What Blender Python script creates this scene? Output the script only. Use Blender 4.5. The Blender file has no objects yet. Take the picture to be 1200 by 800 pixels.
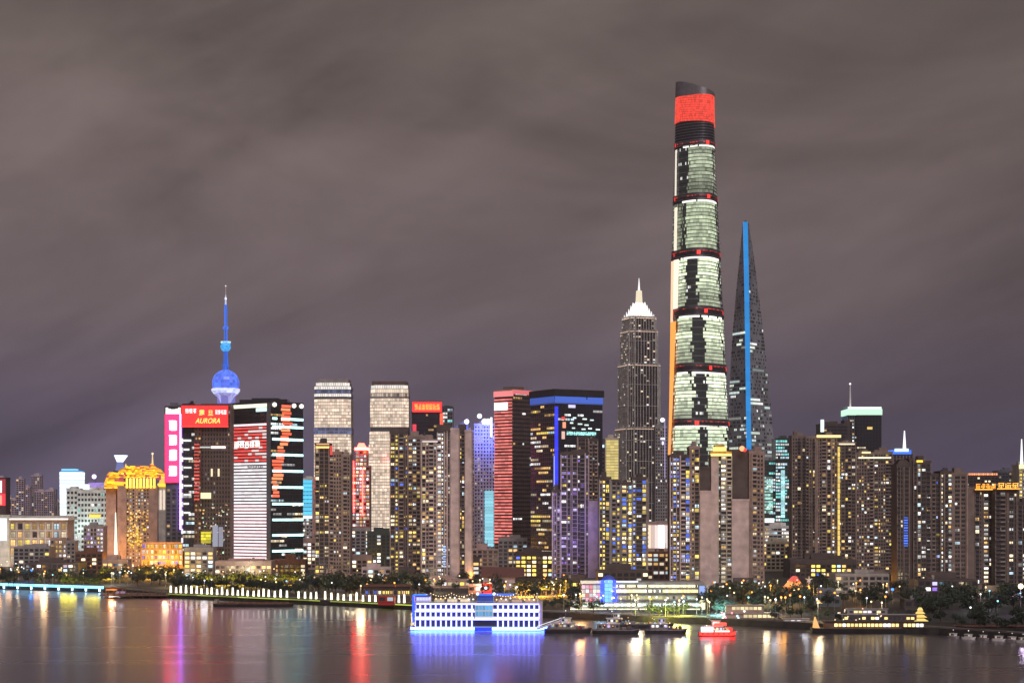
import bpy, math, random
from mathutils import Vector, Matrix

S = bpy.context.scene
COL = S.collection
rad = math.radians

# ------------------------------------------------------------------ camera
F = 2133.33            # focal length in reference pixels (1200 wide)
CZ = 60.0              # eye height above the river
HOR = 600.0            # horizon row in the reference
G = 3.5                # quay / city ground level
cam_d = bpy.data.cameras.new("camera")
cam_d.sensor_width = 36.0
cam_d.lens = 36.0 * F / 1200.0
cam_d.shift_y = (HOR - 400.0) / 1200.0
cam_d.clip_start = 1.0
cam_d.clip_end = 80000.0
cam = bpy.data.objects.new("camera", cam_d)
cam.location = (0, 0, CZ)
cam.rotation_euler = (rad(90), 0, 0)
COL.objects.link(cam)
S.camera = cam
S.view_settings.view_transform = 'Standard'
S.view_settings.look = 'None'
S.view_settings.exposure = 0.0
S.view_settings.gamma = 1.0
S.view_settings.use_curve_mapping = False
S.render.engine = 'CYCLES'
S.cycles.use_denoising = True
S.cycles.max_bounces = 6
S.cycles.diffuse_bounces = 2
S.cycles.glossy_bounces = 3
S.cycles.transmission_bounces = 2
S.cycles.sample_clamp_indirect = 6.0
S.cycles.volume_bounces = 1
HAZE = 3.5e-5          # per metre: a few kilometres of moist night air

# ------------------------------------------------------------------ sky
W = bpy.data.worlds.new("World")
S.world = W
W.use_nodes = True
nt = W.node_tree
for n in list(nt.nodes):
    nt.nodes.remove(n)
def wn(t, **k):
    n = nt.nodes.new(t)
    for a, b in k.items():
        setattr(n, a, b)
    return n
def wl(a, b):
    nt.links.new(a, b)
def ramp_set(r, stops, interp='EASE'):
    cr = r.color_ramp
    cr.interpolation = interp
    while len(cr.elements) > 1:
        cr.elements.remove(cr.elements[-1])
    cr.elements[0].position = stops[0][0]
    cr.elements[0].color = (*stops[0][1], 1)
    for p, c in stops[1:]:
        e = cr.elements.new(p)
        e.color = (*c, 1)
tc = wn('ShaderNodeTexCoord')
sx = wn('ShaderNodeSeparateXYZ'); wl(tc.outputs['Generated'], sx.inputs[0])
el = wn('ShaderNodeMapRange'); el.inputs[1].default_value = 0.0; el.inputs[2].default_value = 0.30
wl(sx.outputs['Z'], el.inputs[0])
r1 = wn('ShaderNodeValToRGB')
ramp_set(r1, [(0.0, (.088, .076, .128)), (.16, (.108, .089, .130)), (.36, (.130, .101, .108)), (.60, (.138, .106, .103)),
              (.80, (.126, .099, .091)), (1.0, (.106, .085, .077))], 'LINEAR')
wl(el.outputs[0], r1.inputs[0])
# streaky, lens-shaped cloud: direction space stretched along a slightly rising axis
mp = wn('ShaderNodeMapping', vector_type='TEXTURE'); mp.inputs['Rotation'].default_value = (0, rad(-16), 0); mp.inputs['Scale'].default_value = (1 / 2.6, 1.0, 1 / 7.0)
wl(tc.outputs['Generated'], mp.inputs[0])
n1 = wn('ShaderNodeTexNoise'); n1.inputs['Scale'].default_value = 1.0; n1.inputs['Detail'].default_value = 8.0
n1.inputs['Roughness'].default_value = 0.56; n1.inputs['Distortion'].default_value = .9
wl(mp.outputs[0], n1.inputs['Vector'])
mp2 = wn('ShaderNodeMapping', vector_type='TEXTURE'); mp2.inputs['Rotation'].default_value = (0, rad(-24), 0); mp2.inputs['Scale'].default_value = (1 / 7.0, .5, 1 / 24.0)
mp2.inputs['Location'].default_value = (3.1, 0, 1.7)
wl(tc.outputs['Generated'], mp2.inputs[0])
n2 = wn('ShaderNodeTexNoise'); n2.inputs['Scale'].default_value = 1.0; n2.inputs['Detail'].default_value = 4.0
n2.inputs['Distortion'].default_value = 0.4
wl(mp2.outputs[0], n2.inputs['Vector'])
ad = wn('ShaderNodeMath', operation='MULTIPLY_ADD'); ad.inputs[1].default_value = 0.30
wl(n2.outputs['Fac'], ad.inputs[0]); wl(n1.outputs['Fac'], ad.inputs[2])
cf = wn('ShaderNodeMapRange'); cf.inputs[1].default_value = 0.42; cf.inputs[2].default_value = 0.90
cf.inputs[3].default_value = 0.56; cf.inputs[4].default_value = 1.64
wl(ad.outputs[0], cf.inputs[0])
# darker towards the right-hand end of the city
xr = wn('ShaderNodeMapRange'); xr.inputs[1].default_value = -0.10; xr.inputs[2].default_value = 0.28
xr.inputs[3].default_value = 1.04; xr.inputs[4].default_value = 0.78
wl(sx.outputs['X'], xr.inputs[0])
mm = wn('ShaderNodeMath', operation='MULTIPLY'); wl(cf.outputs[0], mm.inputs[0]); wl(xr.outputs[0], mm.inputs[1])
mx = wn('ShaderNodeVectorMath', operation='SCALE')
wl(r1.outputs[0], mx.inputs[0]); wl(mm.outputs[0], mx.inputs['Scale'])
bg = wn('ShaderNodeBackground'); bg.inputs[1].default_value = 1.0
wl(mx.outputs[0], bg.inputs[0])
wo = wn('ShaderNodeOutputWorld'); wl(bg.outputs[0], wo.inputs[0])

# added fill sun, standing in for unseen city lights behind the viewer
sd = bpy.data.lights.new("city_fill_sun", 'SUN')
sd.energy = 1.65
sd.angle = rad(35)
sd.color = (1.0, .84, .80)
so = bpy.data.objects.new("city_fill_sun", sd)
so.rotation_euler = (rad(90 - 38), 0, rad(12))
so.location = (0, -50, 400)
COL.objects.link(so)

# ------------------------------------------------------------------ materials
MATS = {}
def mat(name, col, rough=.75, var=.25, scale=.15, metal=0.0, spec=.4):
    if name in MATS:
        return MATS[name]
    m = bpy.data.materials.new(name); m.use_nodes = True
    t = m.node_tree; b = t.nodes['Principled BSDF']
    b.inputs['Roughness'].default_value = rough
    b.inputs['Metallic'].default_value = metal
    b.inputs['Specular IOR Level'].default_value = spec
    c = t.nodes.new('ShaderNodeTexCoord')
    n = t.nodes.new('ShaderNodeTexNoise'); n.inputs['Scale'].default_value = scale; n.inputs['Detail'].default_value = 5
    t.links.new(c.outputs['Object'], n.inputs['Vector'])
    mp = t.nodes.new('ShaderNodeMapRange')
    mp.inputs[1].default_value = .3; mp.inputs[2].default_value = .7
    mp.inputs[3].default_value = 1 - var; mp.inputs[4].default_value = 1 + var
    t.links.new(n.outputs['Fac'], mp.inputs[0])
    v = t.nodes.new('ShaderNodeVectorMath'); v.operation = 'SCALE'
    v.inputs[0].default_value = col
    t.links.new(mp.outputs[0], v.inputs['Scale'])
    t.links.new(v.outputs[0], b.inputs['Base Color'])
    MATS[name] = m
    return m

def lit_material(name, base, rough, k):
    """glass / panel whose light comes from the 'emit' attribute of each pane"""
    m = bpy.data.materials.new(name); m.use_nodes = True
    t = m.node_tree; b = t.nodes['Principled BSDF']
    b.inputs['Base Color'].default_value = (*base, 1)
    b.inputs['Roughness'].default_value = rough
    a = t.nodes.new('ShaderNodeAttribute'); a.attribute_name = 'emit'
    t.links.new(a.outputs['Color'], b.inputs['Emission Color'])
    b.inputs['Emission Strength'].default_value = k
    m.cycles.emission_sampling = 'NONE'
    MATS[name] = m
    return m
GLASS = lit_material('window_glass', (.035, .037, .045), .12, 1.25)
GLOW_MAT = lit_material('glow_surface', (.06, .06, .06), .4, 1.6)  # lamps and signs, also floodlit surfaces whose light is put into emission

mat('plaster_mauve', (.56, .455, .45)); mat('plaster_umber', (.21, .165, .15)); mat('plaster_brown', (.33, .25, .225)); mat('plaster_dark', (.085, .068, .068))
mat('plaster_lilac', (.50, .42, .50)); mat('plaster_cream', (.52, .47, .38)); mat('plaster_grey', (.30, .29, .30))
mat('concrete_pale', (.48, .45, .44)); mat('stone_pink', (.42, .30, .27)); mat('stone_white', (.60, .60, .58))
mat('metal_dark', (.045, .045, .055), .45, .2, .2, .3); mat('metal_grey', (.22, .22, .24), .4, .2, .2, .4)
mat('glass_dark', (.03, .033, .045), .15, .2, .05); mat('glass_blue', (.13, .145, .18), .2, .2, .05)
mat('glass_green', (.06, .085, .08), .2, .2, .05); mat('glass_slate', (.25, .27, .31), .3, .3, .04); mat('bronze', (.13, .095, .085), .5)
mat('gold_roof', (.62, .36, .06), .45, .3, .3); mat('red_paint', (.45, .03, .025), .5); mat('white_paint', (.75, .75, .76), .45, .08)
mat('blue_paint', (.05, .12, .45), .5); mat('black_paint', (.03, .03, .035), .5); mat('rust', (.16, .07, .045), .7, .4, .4)
mat('wood_deck', (.16, .10, .07), .8, .3, .5); mat('roof_dark', (.07, .065, .07), .85, .3); mat('roof_tile', (.17, .075, .055), .85, .3, .5)
mat('bark', (.06, .045, .035), .9, .4, 2.0); mat('paving', (.07, .06, .058), .8, .3, .4); mat('asphalt', (.028, .028, .03), .85, .25, .3)
mat('quay_stone', (.04, .037, .037), .85, .4, .3); mat('tin_roof', (.34, .31, .33), .5, .2, .3)

def foliage(name, c0, c1):
    m = bpy.data.materials.new(name); m.use_nodes = True
    t = m.node_tree; b = t.nodes['Principled BSDF']
    b.inputs['Roughness'].default_value = .6
    g = t.nodes.new('ShaderNodeNewGeometry')
    oi = t.nodes.new('ShaderNodeObjectInfo')
    r = t.nodes.new('ShaderNodeValToRGB'); ramp_set(r, [(0, c0), (1, c1)], 'LINEAR')
    a = t.nodes.new('ShaderNodeMath'); a.operation = 'MULTIPLY_ADD'; a.inputs[1].default_value = .6
    mu = t.nodes.new('ShaderNodeMath'); mu.operation = 'MULTIPLY'; mu.inputs[1].default_value = .4
    t.links.new(oi.outputs['Random'], mu.inputs[0])
    t.links.new(g.outputs['Random Per Island'], a.inputs[0]); t.links.new(mu.outputs[0], a.inputs[2])
    t.links.new(a.outputs[0], r.inputs[0]); t.links.new(r.outputs[0], b.inputs['Base Color'])
    MATS[name] = m
    return m
foliage('leaves', (.012, .024, .020), (.042, .064, .040))

# ------------------------------------------------------------------ mesh builder
class Frame:
    """u along the wall, v into the wall, z up"""
    def __init__(s, o, u):
        s.o = Vector((o[0], o[1], o[2] if len(o) > 2 else 0.0)); s.u = Vector((u[0], u[1], 0)).normalized()
        s.v = Vector((-s.u.y, s.u.x, 0))
    def p(s, u, v, z):
        return s.o + s.u * u + s.v * v + Vector((0, 0, z))
WORLD = Frame((0, 0, 0), (1, 0))

class MB:
    def __init__(s):
        s.v = []; s.f = []; s.m = []; s.c = []; s.mats = []
    def slot(s, name):
        if name not in s.mats:
            s.mats.append(name)
        return s.mats.index(name)
    def face(s, pts, m, c=None):
        k = len(s.v); s.v.extend(tuple(p) for p in pts)
        s.f.append(tuple(range(k, k + len(pts)))); s.m.append(s.slot(m)); s.c.append(c)
    def box(s, u0, u1, v0, v1, z0, z1, m, c=None, fr=WORLD):
        k = len(s.v)
        for z in (z0, z1):
            for (a, b) in ((u0, v0), (u1, v0), (u1, v1), (u0, v1)):
                s.v.append(tuple(fr.p(a, b, z)))
        sl = s.slot(m)
        for q in ((0, 1, 5, 4), (1, 2, 6, 5), (2, 3, 7, 6), (3, 0, 4, 7), (4, 5, 6, 7), (3, 2, 1, 0)):
            s.f.append(tuple(k + i for i in q)); s.m.append(sl); s.c.append(c)
    def prism(s, poly, z0, z1, m, c=None, top=None):
        """vertical prism on a CCW polygon; top = another polygon for a taper"""
        n = len(poly); k = len(s.v); top = top or poly
        for (x, y) in poly: s.v.append((x, y, z0))
        for i, (x, y) in enumerate(top): s.v.append((x, y, z1 if not callable(z1) else z1(x, y)))
        sl = s.slot(m)
        for i in range(n):
            j = (i + 1) % n
            s.f.append((k + i, k + j, k + n + j, k + n + i)); s.m.append(sl); s.c.append(c)
        s.f.append(tuple(k + n + i for i in range(n))); s.m.append(sl); s.c.append(c)
        s.f.append(tuple(k + i for i in reversed(range(n)))); s.m.append(sl); s.c.append(c)
    def tube(s, a, b, r0, r1, m, n=8, c=None):
        a = Vector(a); b = Vector(b); d = (b - a).normalized()
        x = d.orthogonal().normalized(); y = d.cross(x); k = len(s.v)
        for p, r in ((a, r0), (b, r1)):
            for i in range(n):
                t = 2 * math.pi * i / n
                s.v.append(tuple(p + x * (r * math.cos(t)) + y * (r * math.sin(t))))
        sl = s.slot(m)
        for i in range(n):
            j = (i + 1) % n
            s.f.append((k + i, k + j, k + n + j, k + n + i)); s.m.append(sl); s.c.append(c)
        s.f.append(tuple(k + n + i for i in range(n))); s.m.append(sl); s.c.append(c)
        s.f.append(tuple(k + i for i in reversed(range(n)))); s.m.append(sl); s.c.append(c)
    def lathe(s, prof, cx, cy, m, n=24, cf=None):
        k = len(s.v); sl = s.slot(m)
        for (r, z) in prof:
            for i in range(n):
                t = 2 * math.pi * i / n
                s.v.append((cx + r * math.cos(t), cy + r * math.sin(t), z))
        for a in range(len(prof) - 1):
            for i in range(n):
                j = (i + 1) % n
                s.f.append((k + a * n + i, k + a * n + j, k + (a + 1) * n + j, k + (a + 1) * n + i))
                s.m.append(sl); s.c.append(cf(a, i) if cf else None)
    def sphere(s, x, y, z, r, m, n=20, c=None, sz=1.0):
        pr = [(max(.01, r * math.sin(math.pi * i / (n // 2))), z - sz * r * math.cos(math.pi * i / (n // 2))) for i in range(n // 2 + 1)]
        s.lathe(pr, x, y, m, n, (lambda a, i: c) if not callable(c) else c)
    def build(s, name, parent=None, org=(0, 0, 0), smooth=False):
        me = bpy.data.meshes.new(name)
        ox, oy, oz = org
        me.from_pydata([(x - ox, y - oy, z - oz) for x, y, z in s.v], [], s.f)
        for n in s.mats:
            me.materials.append(MATS[n])
        me.polygons.foreach_set('material_index', s.m)
        if any(c for c in s.c):
            at = me.color_attributes.new('emit', 'FLOAT_COLOR', 'CORNER')
            data = []
            for p, c in zip(s.f, s.c):
                cc = (*c, 1.0) if c else (0, 0, 0, 1)
                data.extend(cc * len(p))
            at.data.foreach_set('color', data)
        if smooth:
            me.polygons.foreach_set('use_smooth', [True] * len(me.polygons))
        me.update()
        o = bpy.data.objects.new(name, me)
        COL.objects.link(o)
        if parent:
            o.parent = parent
        return o

class Pieces:
    def __init__(s): s.q = []
    def _add(s, fn, a, k):
        b = MB(); getattr(b, fn)(*a, **k); s.q.append(b)
    def box(s, *a, **k): s._add('box', a, k)
    def sphere(s, *a, **k): s._add('sphere', a, k)
    def tube(s, *a, **k): s._add('tube', a, k)
    def prism(s, *a, **k): s._add('prism', a, k)
    def build(s, name, parent=None, org=(0, 0, 0), smooth=False):
        return [b.build(name, parent, org, smooth) for b in s.q][-1]

def tag(o, label=None, cat=None, group=None, kind=None):
    if label: o['label'] = label
    if cat: o['category'] = cat
    if group: o['group'] = group
    if kind: o['kind'] = kind
    return o
def thing(name, label, cat, loc, group=None, rz=0.0):
    o = bpy.data.objects.new(name, None); o.location = loc; o.rotation_euler = (0, 0, rz)
    o.empty_display_size = 2
    COL.objects.link(o)
    return tag(o, label, cat, group)
def copy_tree(o, parent=None):
    c = o.copy(); COL.objects.link(c)
    if parent: c.parent = parent
    for ch in o.children:
        copy_tree(ch, c)
    return c
def wx(px, Y): return (px - 600.0) / F * Y
def wz(py, Y): return CZ + (HOR - py) / F * Y
def yz(py, z=0.0): return (CZ - z) * F / (py - HOR)      # distance of a point of height z seen on row py

# ------------------------------------------------------------------ light colours (linear)
WARM = (1.0, .60, .20); YEL = (1.0, .74, .14); CREAM = (1.0, .82, .52); WHITE = (.95, .95, .92); COOL = (.62, .88, 1.0)
BLUE = (.08, .20, 1.0); CYAN = (.10, .65, 1.0); RED = (1.0, .04, .03); ORANGE = (1.0, .28, .03); PINK = (1.0, .30, .30)
GREEN = (.62, .95, .62); PURPLE = (.40, .22, 1.0); MAG = (1.0, .03, .42); TEAL = (.25, .85, .80)
def mul(c, k): return (c[0] * k, c[1] * k, c[2] * k)
PAL = {
    'home': [(CREAM, 1.1, 4), (WARM, 1.0, 4), (YEL, .9, 3), (WHITE, 1.1, 3), (CREAM, .4, 4), (WARM, .35, 3), (COOL, .9, 1)],
    'yellow': [(YEL, 1.1, 6), (YEL, .7, 3), (CREAM, 1.2, 3), (WARM, .9, 2), (COOL, .8, 1), (BLUE, .7, 2)],
    'white': [(WHITE, 1.2, 4), (CREAM, 1.1, 4), (COOL, .8, 1), (WHITE, .4, 3), (WARM, .6, 1)],
    'bluehome': [(WHITE, 1.1, 3), (BLUE, .8, 4), ((.45, .55, 1.0), 1.0, 4), (YEL, .9, 3), (CREAM, 1.0, 3)],
    'purple': [((.62, .55, 1.0), .9, 6), (WHITE, 1.1, 4), (YEL, 1.0, 2), (PURPLE, .6, 3)],
    'office': [(COOL, .9, 4), (WHITE, 1.1, 4), (WHITE, .4, 3), (CREAM, .8, 2)],
    'dim': [(CREAM, .5, 3), (WARM, .4, 3), (WHITE, .5, 2), (COOL, .4, 1), (WARM, .8, 1)],
    'teal': [(TEAL, .8, 3), (COOL, 1.0, 3), (WHITE, 1.1, 2)],
}
def pick(pal, rng):
    L = PAL[pal]; t = rng.random() * sum(w for _, _, w in L)
    for c, k, w in L:
        t -= w
        if t <= 0:
            return mul(c, k)
    return mul(L[0][0], L[0][1])

# ------------------------------------------------------------------ facades
STY = dict(fh=3.1, bw=3.6, ww=.55, wh=.55, sill=.28, pier=.5, pw=.45, slab=.7, st=.28, balc=.35, p=.25, pal='home',
           blank=False, ribbon=False, frame='plaster_brown', wall='plaster_dark', cols=None, rails=.85)
def style(**k):
    d = dict(STY); d.update(k); return d

def facade(FR, wins, P0, P1, z0, z1, st, rng):
    """piers, slabs, balconies into FR (a mesh builder); windows recorded in wins"""
    L = math.hypot(P1[0] - P0[0], P1[1] - P0[1])
    fr = Frame((P0[0], P0[1], 0), (P1[0] - P0[0], P1[1] - P0[1]))
    if L < 1.0: return
    fh = st['fh']; nf = max(1, int((z1 - z0) / fh + .2)); fh = (z1 - z0) / nf
    if st['blank']:
        for i in range(1, max(2, int(L / 3.2))):         # joints of the render panels
            u = L * i / max(2, int(L / 3.2))
            FR.box(u - .07, u + .07, -.05, .1, z0, z1, st['frame'], None, fr)
        for f in range(0, nf, 3):
            FR.box(0, L, -.09, .1, z0 + f * fh - .1, z0 + f * fh + .1, st['frame'], None, fr)
        return
    if st['balc'] > 0:
        return flats(FR, wins, fr, L, z0, z1, nf, fh, st, rng)
    nb = max(1, round(L / st['bw'])); bw = L / nb
    if st['pier'] > 0:
        for i in range(nb + 1):
            u = min(max(i * bw, st['pw'] / 2 + .01), L - st['pw'] / 2 - .01)
            FR.box(u - st['pw'] / 2, u + st['pw'] / 2, -st['pier'], .2, z0, z1 + rng.uniform(.02, .5), st['frame'], None, fr)
    colf = [rng.choice((.25, .6, 1.0, 1.4, 2.2)) for _ in range(nb)] if st['cols'] is None else [st['cols'][i % len(st['cols'])] for i in range(nb)]
    bal = [rng.random() < st['balc'] for _ in range(nb)]
    for f in range(nf):
        za = z0 + f * fh
        if st['slab'] > 0:
            FR.box(0, L, -st['slab'], .2, za - st['st'] / 2, za + st['st'] / 2, st['frame'], None, fr)
        run = 0; rc = None
        for i in range(nb):
            if bal[i] and f > 0:
                FR.box(i * bw + .25, (i + 1) * bw - .25, -st['slab'] - .75, -st['slab'] + .05, za - .13, za + st['rails'], st['frame'], None, fr)
            pr = st['p'] * colf[i]
            if st['ribbon']:
                if run <= 0:
                    run = rng.randint(1, 5); rc = pick(st['pal'], rng) if rng.random() < pr else None
                run -= 1; c = rc
            else:
                c = pick(st['pal'], rng) if rng.random() < pr else None
            if c: c = mul(c, rng.choice((.6, .85, 1.0, 1.25)))
            w = st['ww'] * bw; uc = (i + .5) * bw
            wins.append((fr, uc - w / 2, uc + w / 2, za + st['sill'] * fh, za + (st['sill'] + st['wh']) * fh, c))

def flats(FR, wins, fr, L, z0, z1, nf, fh, st, rng):
    """a housing-block facade: bays of different kinds and widths, fins, balconies, shafts, air-conditioners"""
    bays = []; tot = 0; last = ''
    while tot < L:
        k = rng.choice(('win', 'win', 'bal', 'bal', 'fin', 'shaft', 'wide'))
        if k == last and k in ('fin', 'shaft'): continue
        w = dict(win=rng.uniform(2.3, 3.1), bal=rng.uniform(3.2, 4.4), fin=rng.uniform(.8, 1.5), shaft=rng.uniform(1.1, 1.7), wide=rng.uniform(4.2, 5.4))[k]
        bays.append((k, w)); tot += w; last = k
    sc = L / tot; u = 0; nc = st['cols']; ci = 0
    for side in (0, 1):
        FR.box(.01 if side == 0 else L - .75, .75 if side == 0 else L - .01, -.55, .2, z0, z1 + .3, st['frame'], None, fr)
    for k, w in bays:
        w *= sc; a, b = u, u + w; u = b
        f = (nc[ci % len(nc)] if nc else rng.choice((.3, .6, 1.0, 1.5, 2.0))); ci += 1
        if k == 'fin':
            FR.box(a + .1, b - .1, -.8 - rng.uniform(0, .5), .2, z0 - .5, z1 + rng.uniform(.1, 1.6), st['frame'], None, fr); continue
        if k == 'shaft':
            FR.box(a + .02, a + .28, -.5, .2, z0, z1, st['frame'], None, fr); FR.box(b - .28, b - .02, -.5, .2, z0, z1, st['frame'], None, fr)
        if k in ('win', 'wide'):
            FR.box(a - .18, a + .2, -.42, .2, z0, z1 + rng.uniform(0, .3), st['frame'], None, fr)
        deep = rng.uniform(1.0, 1.7); solid = rng.random() < .5
        for i in range(nf):
            za = z0 + i * fh
            if k == 'bal':
                FR.box(a + .05, b - .05, -deep, .2, za - .16, za + .14, st['frame'], None, fr)
                if solid: FR.box(a + .1, b - .1, -deep - .02, -deep + .14, za + .14, za + .95, st['frame'] if rng.random() < .9 else 'plaster_grey', None, fr)
                else: FR.box(a + .1, b - .1, -deep - .02, -deep + .06, za + .85, za + 1.0, 'metal_grey', None, fr)
                if rng.random() < .18: FR.box(a + .3, b - .3, -deep + .2, -deep + .3, za + 1.0, za + fh - .3, 'glass_dark', None, fr)
            elif k != 'shaft' and (i % 2 == 0 or k == 'wide'):
                FR.box(a + .2, b - .2, -.3 - .3 * (k == 'wide'), .2, za + .55, za + .8, st['frame'], None, fr)
            if k in ('win', 'wide') and rng.random() < .3:
                FR.box(b - .85, b - .22, -.75, .1, za + .1, za + .52, 'metal_grey', None, fr)
            p = st['p'] * f * (.5 if k == 'shaft' else 1)
            c = pick(st['pal'], rng) if rng.random() < p else None
            if c: c = mul(c, rng.choice((.5, .9, 1.1, 1.3, 1.6)))
            m = dict(win=.45, bal=.3, shaft=.4, wide=.6)[k]; zt = dict(win=2.5, bal=2.65, shaft=1.7, wide=2.6)[k] + rng.uniform(-.12, .12)
            x0, x1 = a + m + rng.uniform(-.1, .15), b - m + rng.uniform(-.15, .1)
            if k == 'wide' and rng.random() < .5:
                xm = (x0 + x1) / 2
                wins.append((fr, x0, xm - .2, za + .9, za + zt, c)); wins.append((fr, xm + .2, x1, za + .9, za + zt, c if rng.random() < .6 else None))
            else:
                wins.append((fr, x0, x1, za + (.22 if k == 'bal' else .75), za + zt, c))

_PANE = {}; _PR = random.Random(8)
def pane_mesh(c):
    key = (tuple(round(x, 3) for x in c), _PR.randrange(4))
    if key not in _PANE:
        b = MB(); b.box(0, 1, -.9, 0, 0, 1, 'metal_dark')
        for i in range(3):
            k = _PR.choice((.35, .8, 1.0, 1.15, 1.25)) if sum(c) else 0
            for j in range(2):
                b.box(.03 + i / 3, i / 3 + .31, -1, -.85, .03 + j * .55, .55 if j == 0 else .97, 'window_glass', mul(c, k * (1.1 if j else .85)))
        o = b.build('window'); _PANE[key] = o.data
        bpy.data.objects.remove(o)
    return _PANE[key]

def set_windows(root, wins, rng, most=100, cell=None):
    """the most visible (lit) windows are parts of their own; the rest of the facade's windows is one part"""
    org = root.location
    lit = [w for w in wins if w[5]]; dark = [w for w in wins if not w[5]]
    rng.shuffle(lit)
    lit.sort(key=lambda w: -round(sum(w[5]) * 2))
    if len(wins) <= most: single, rest = lit + dark, []
    else: single, rest = lit[:most], lit[most:] + dark
    for (fr, u0, u1, z0, z1, c) in single:
        o = bpy.data.objects.new('window', pane_mesh(c or (0, 0, 0)))
        p = fr.p(u0, -.04, z0)
        o.location = (p.x - org.x, p.y - org.y, p.z - org.z)
        o.rotation_euler = (0, 0, math.atan2(fr.u.y, fr.u.x)); o.scale = (u1 - u0, .10, z1 - z0)
        o.parent = root; COL.objects.link(o)
    if rest:
        b = MB()
        for (fr, u0, u1, z0, z1, c) in rest:
            b.box(u0, u1, -.14, -.04 + .06, z0, z1, 'window_glass', c, fr)
        o = b.build('window', root, org); o['kind'] = 'stuff'

def quad(pxl, pxr, Y, dy, depth):
    Yf = Y + dy
    x0, x1 = wx(pxl, Yf), wx(pxr, Yf)
    return [(x0, Yf), (x1, Yf), (x1, Yf + depth), (x0, Yf + depth)]
def corner_quad(pxl, pxc, pxr, Y, a):
    """corner edge nearest the viewer at pxc; left wall recedes at angle a, right wall at 90 - a"""
    xc = wx(pxc, Y); kl = (pxl - 600) / F; kr = (pxr - 600) / F
    ca, sa = math.cos(rad(a)), math.sin(rad(a))
    Ll = (xc - kl * Y) / (ca + kl * sa)
    cb, sb = sa, ca
    Lr = (kr * Y - xc) / (cb - kr * sb)
    A = (xc, Y); B = (xc + Lr * cb, Y + Lr * sb); D = (xc - Ll * ca, Y + Ll * sa)
    return [D, A, B, (D[0] + B[0] - A[0], D[1] + B[1] - A[1])]

def roof_gear(poly, z, b, rng, m='plaster_dark', n=3, hmax=5.0):
    x0 = min(p[0] for p in poly); x1 = max(p[0] for p in poly); y0 = min(p[1] for p in poly); y1 = max(p[1] for p in poly)
    cx = sum(p[0] for p in poly) / len(poly); cy = sum(p[1] for p in poly) / len(poly)
    for i in range(n):
        w = (x1 - x0) * rng.uniform(.12, .25); d = (y1 - y0) * rng.uniform(.1, .2)
        x = cx + (x1 - x0) * rng.uniform(-.18, .18); y = cy + (y1 - y0) * rng.uniform(-.12, .12)
        b.box(x - w, x + w, y - d, y + d, z - .5, z + rng.uniform(1.5, hmax) + i * .013, m)
    for q in range(2):
        x = cx + (x1 - x0) * rng.uniform(-.35, .35)
        b.tube((x, cy, z), (x, cy, z + rng.uniform(4, 9)), .22, .10, 'metal_grey', 6)
    x = cx + (x1 - x0) * rng.uniform(-.3, .3); b.tube((x, cy - 2, z), (x, cy - 2, z + 2.6), 1.1, 1.1, 'plaster_grey', 10)

def building(name, label, cat, blocks, seed, group=None, most=100, gear=True, base=None):
    """blocks: dicts poly, top (row), Y, front / left / right styles, wall"""
    rng = random.Random(seed)
    b0 = blocks[0]
    cx = sum(p[0] for p in b0['poly']) / 4; cy = min(p[1] for p in b0['poly'])
    root = thing(name, label, cat, (cx, cy, G), group)
    wins = []; FR = MB()
    for k, b in enumerate(blocks):
        z1 = b['z']; z0 = b.get('z0', G)
        wb = MB()
        wb.prism(b['poly'], z0 - (.5 if z0 == G else 0), z1, b.get('wall', 'plaster_dark'))
        P = b['poly']; n = len(P)
        # parapet, a touch proud of the wall
        for i in range(n):
            A, B = P[i], P[(i + 1) % n]; L = math.hypot(B[0] - A[0], B[1] - A[1])
            fr = Frame((A[0], A[1], 0), (B[0] - A[0], B[1] - A[1]))
            FR.box(-.15 - .01 * i, L + .15 + .01 * i, -.3 - .012 * i, .35, z1 - .6, z1 + b.get('para', 1.0) + .01 * i, b.get('trim', b.get('wall', 'plaster_dark')), None, fr)
        if gear and b.get('gear', True):
            roof_gear(P, z1, FR, rng, b.get('wall', 'plaster_dark'))
        wb.build('wall' if len(blocks) == 1 else 'wing', root, root.location)
        for i, st in b['faces'].items():
            facade(FR, wins, P[i], P[(i + 1) % n], b.get('fz0', z0 + 4), b.get('fz1', z1 - 1.2), st, rng)
    if FR.v:
        FR.build('facade_frame', root, root.location)
    set_windows(root, wins, rng, most)
    return root

def part(root, name, mb, label=None, smooth=False):
    o = mb.build(name, root, root.location, smooth)
    if label: o['label'] = label
    return o
def blk(pxl, pxr, top, Y, dy=0, depth=18, front=None, left=None, right=None, **k):
    P = quad(pxl, pxr, Y, dy, depth)
    fc = {}
    if front: fc[0] = front
    if right: fc[1] = right
    if left: fc[3] = left
    return dict(poly=P, z=wz(top, Y + dy), faces=fc, **k)
def cblk(pxl, pxc, pxr, top, Y, a, left=None, right=None, **k):
    P = corner_quad(pxl, pxc, pxr, Y, a)
    fc = {}
    if left: fc[0] = left
    if right: fc[1] = right
    return dict(poly=P, z=wz(top, Y), faces=fc, **k)

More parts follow.
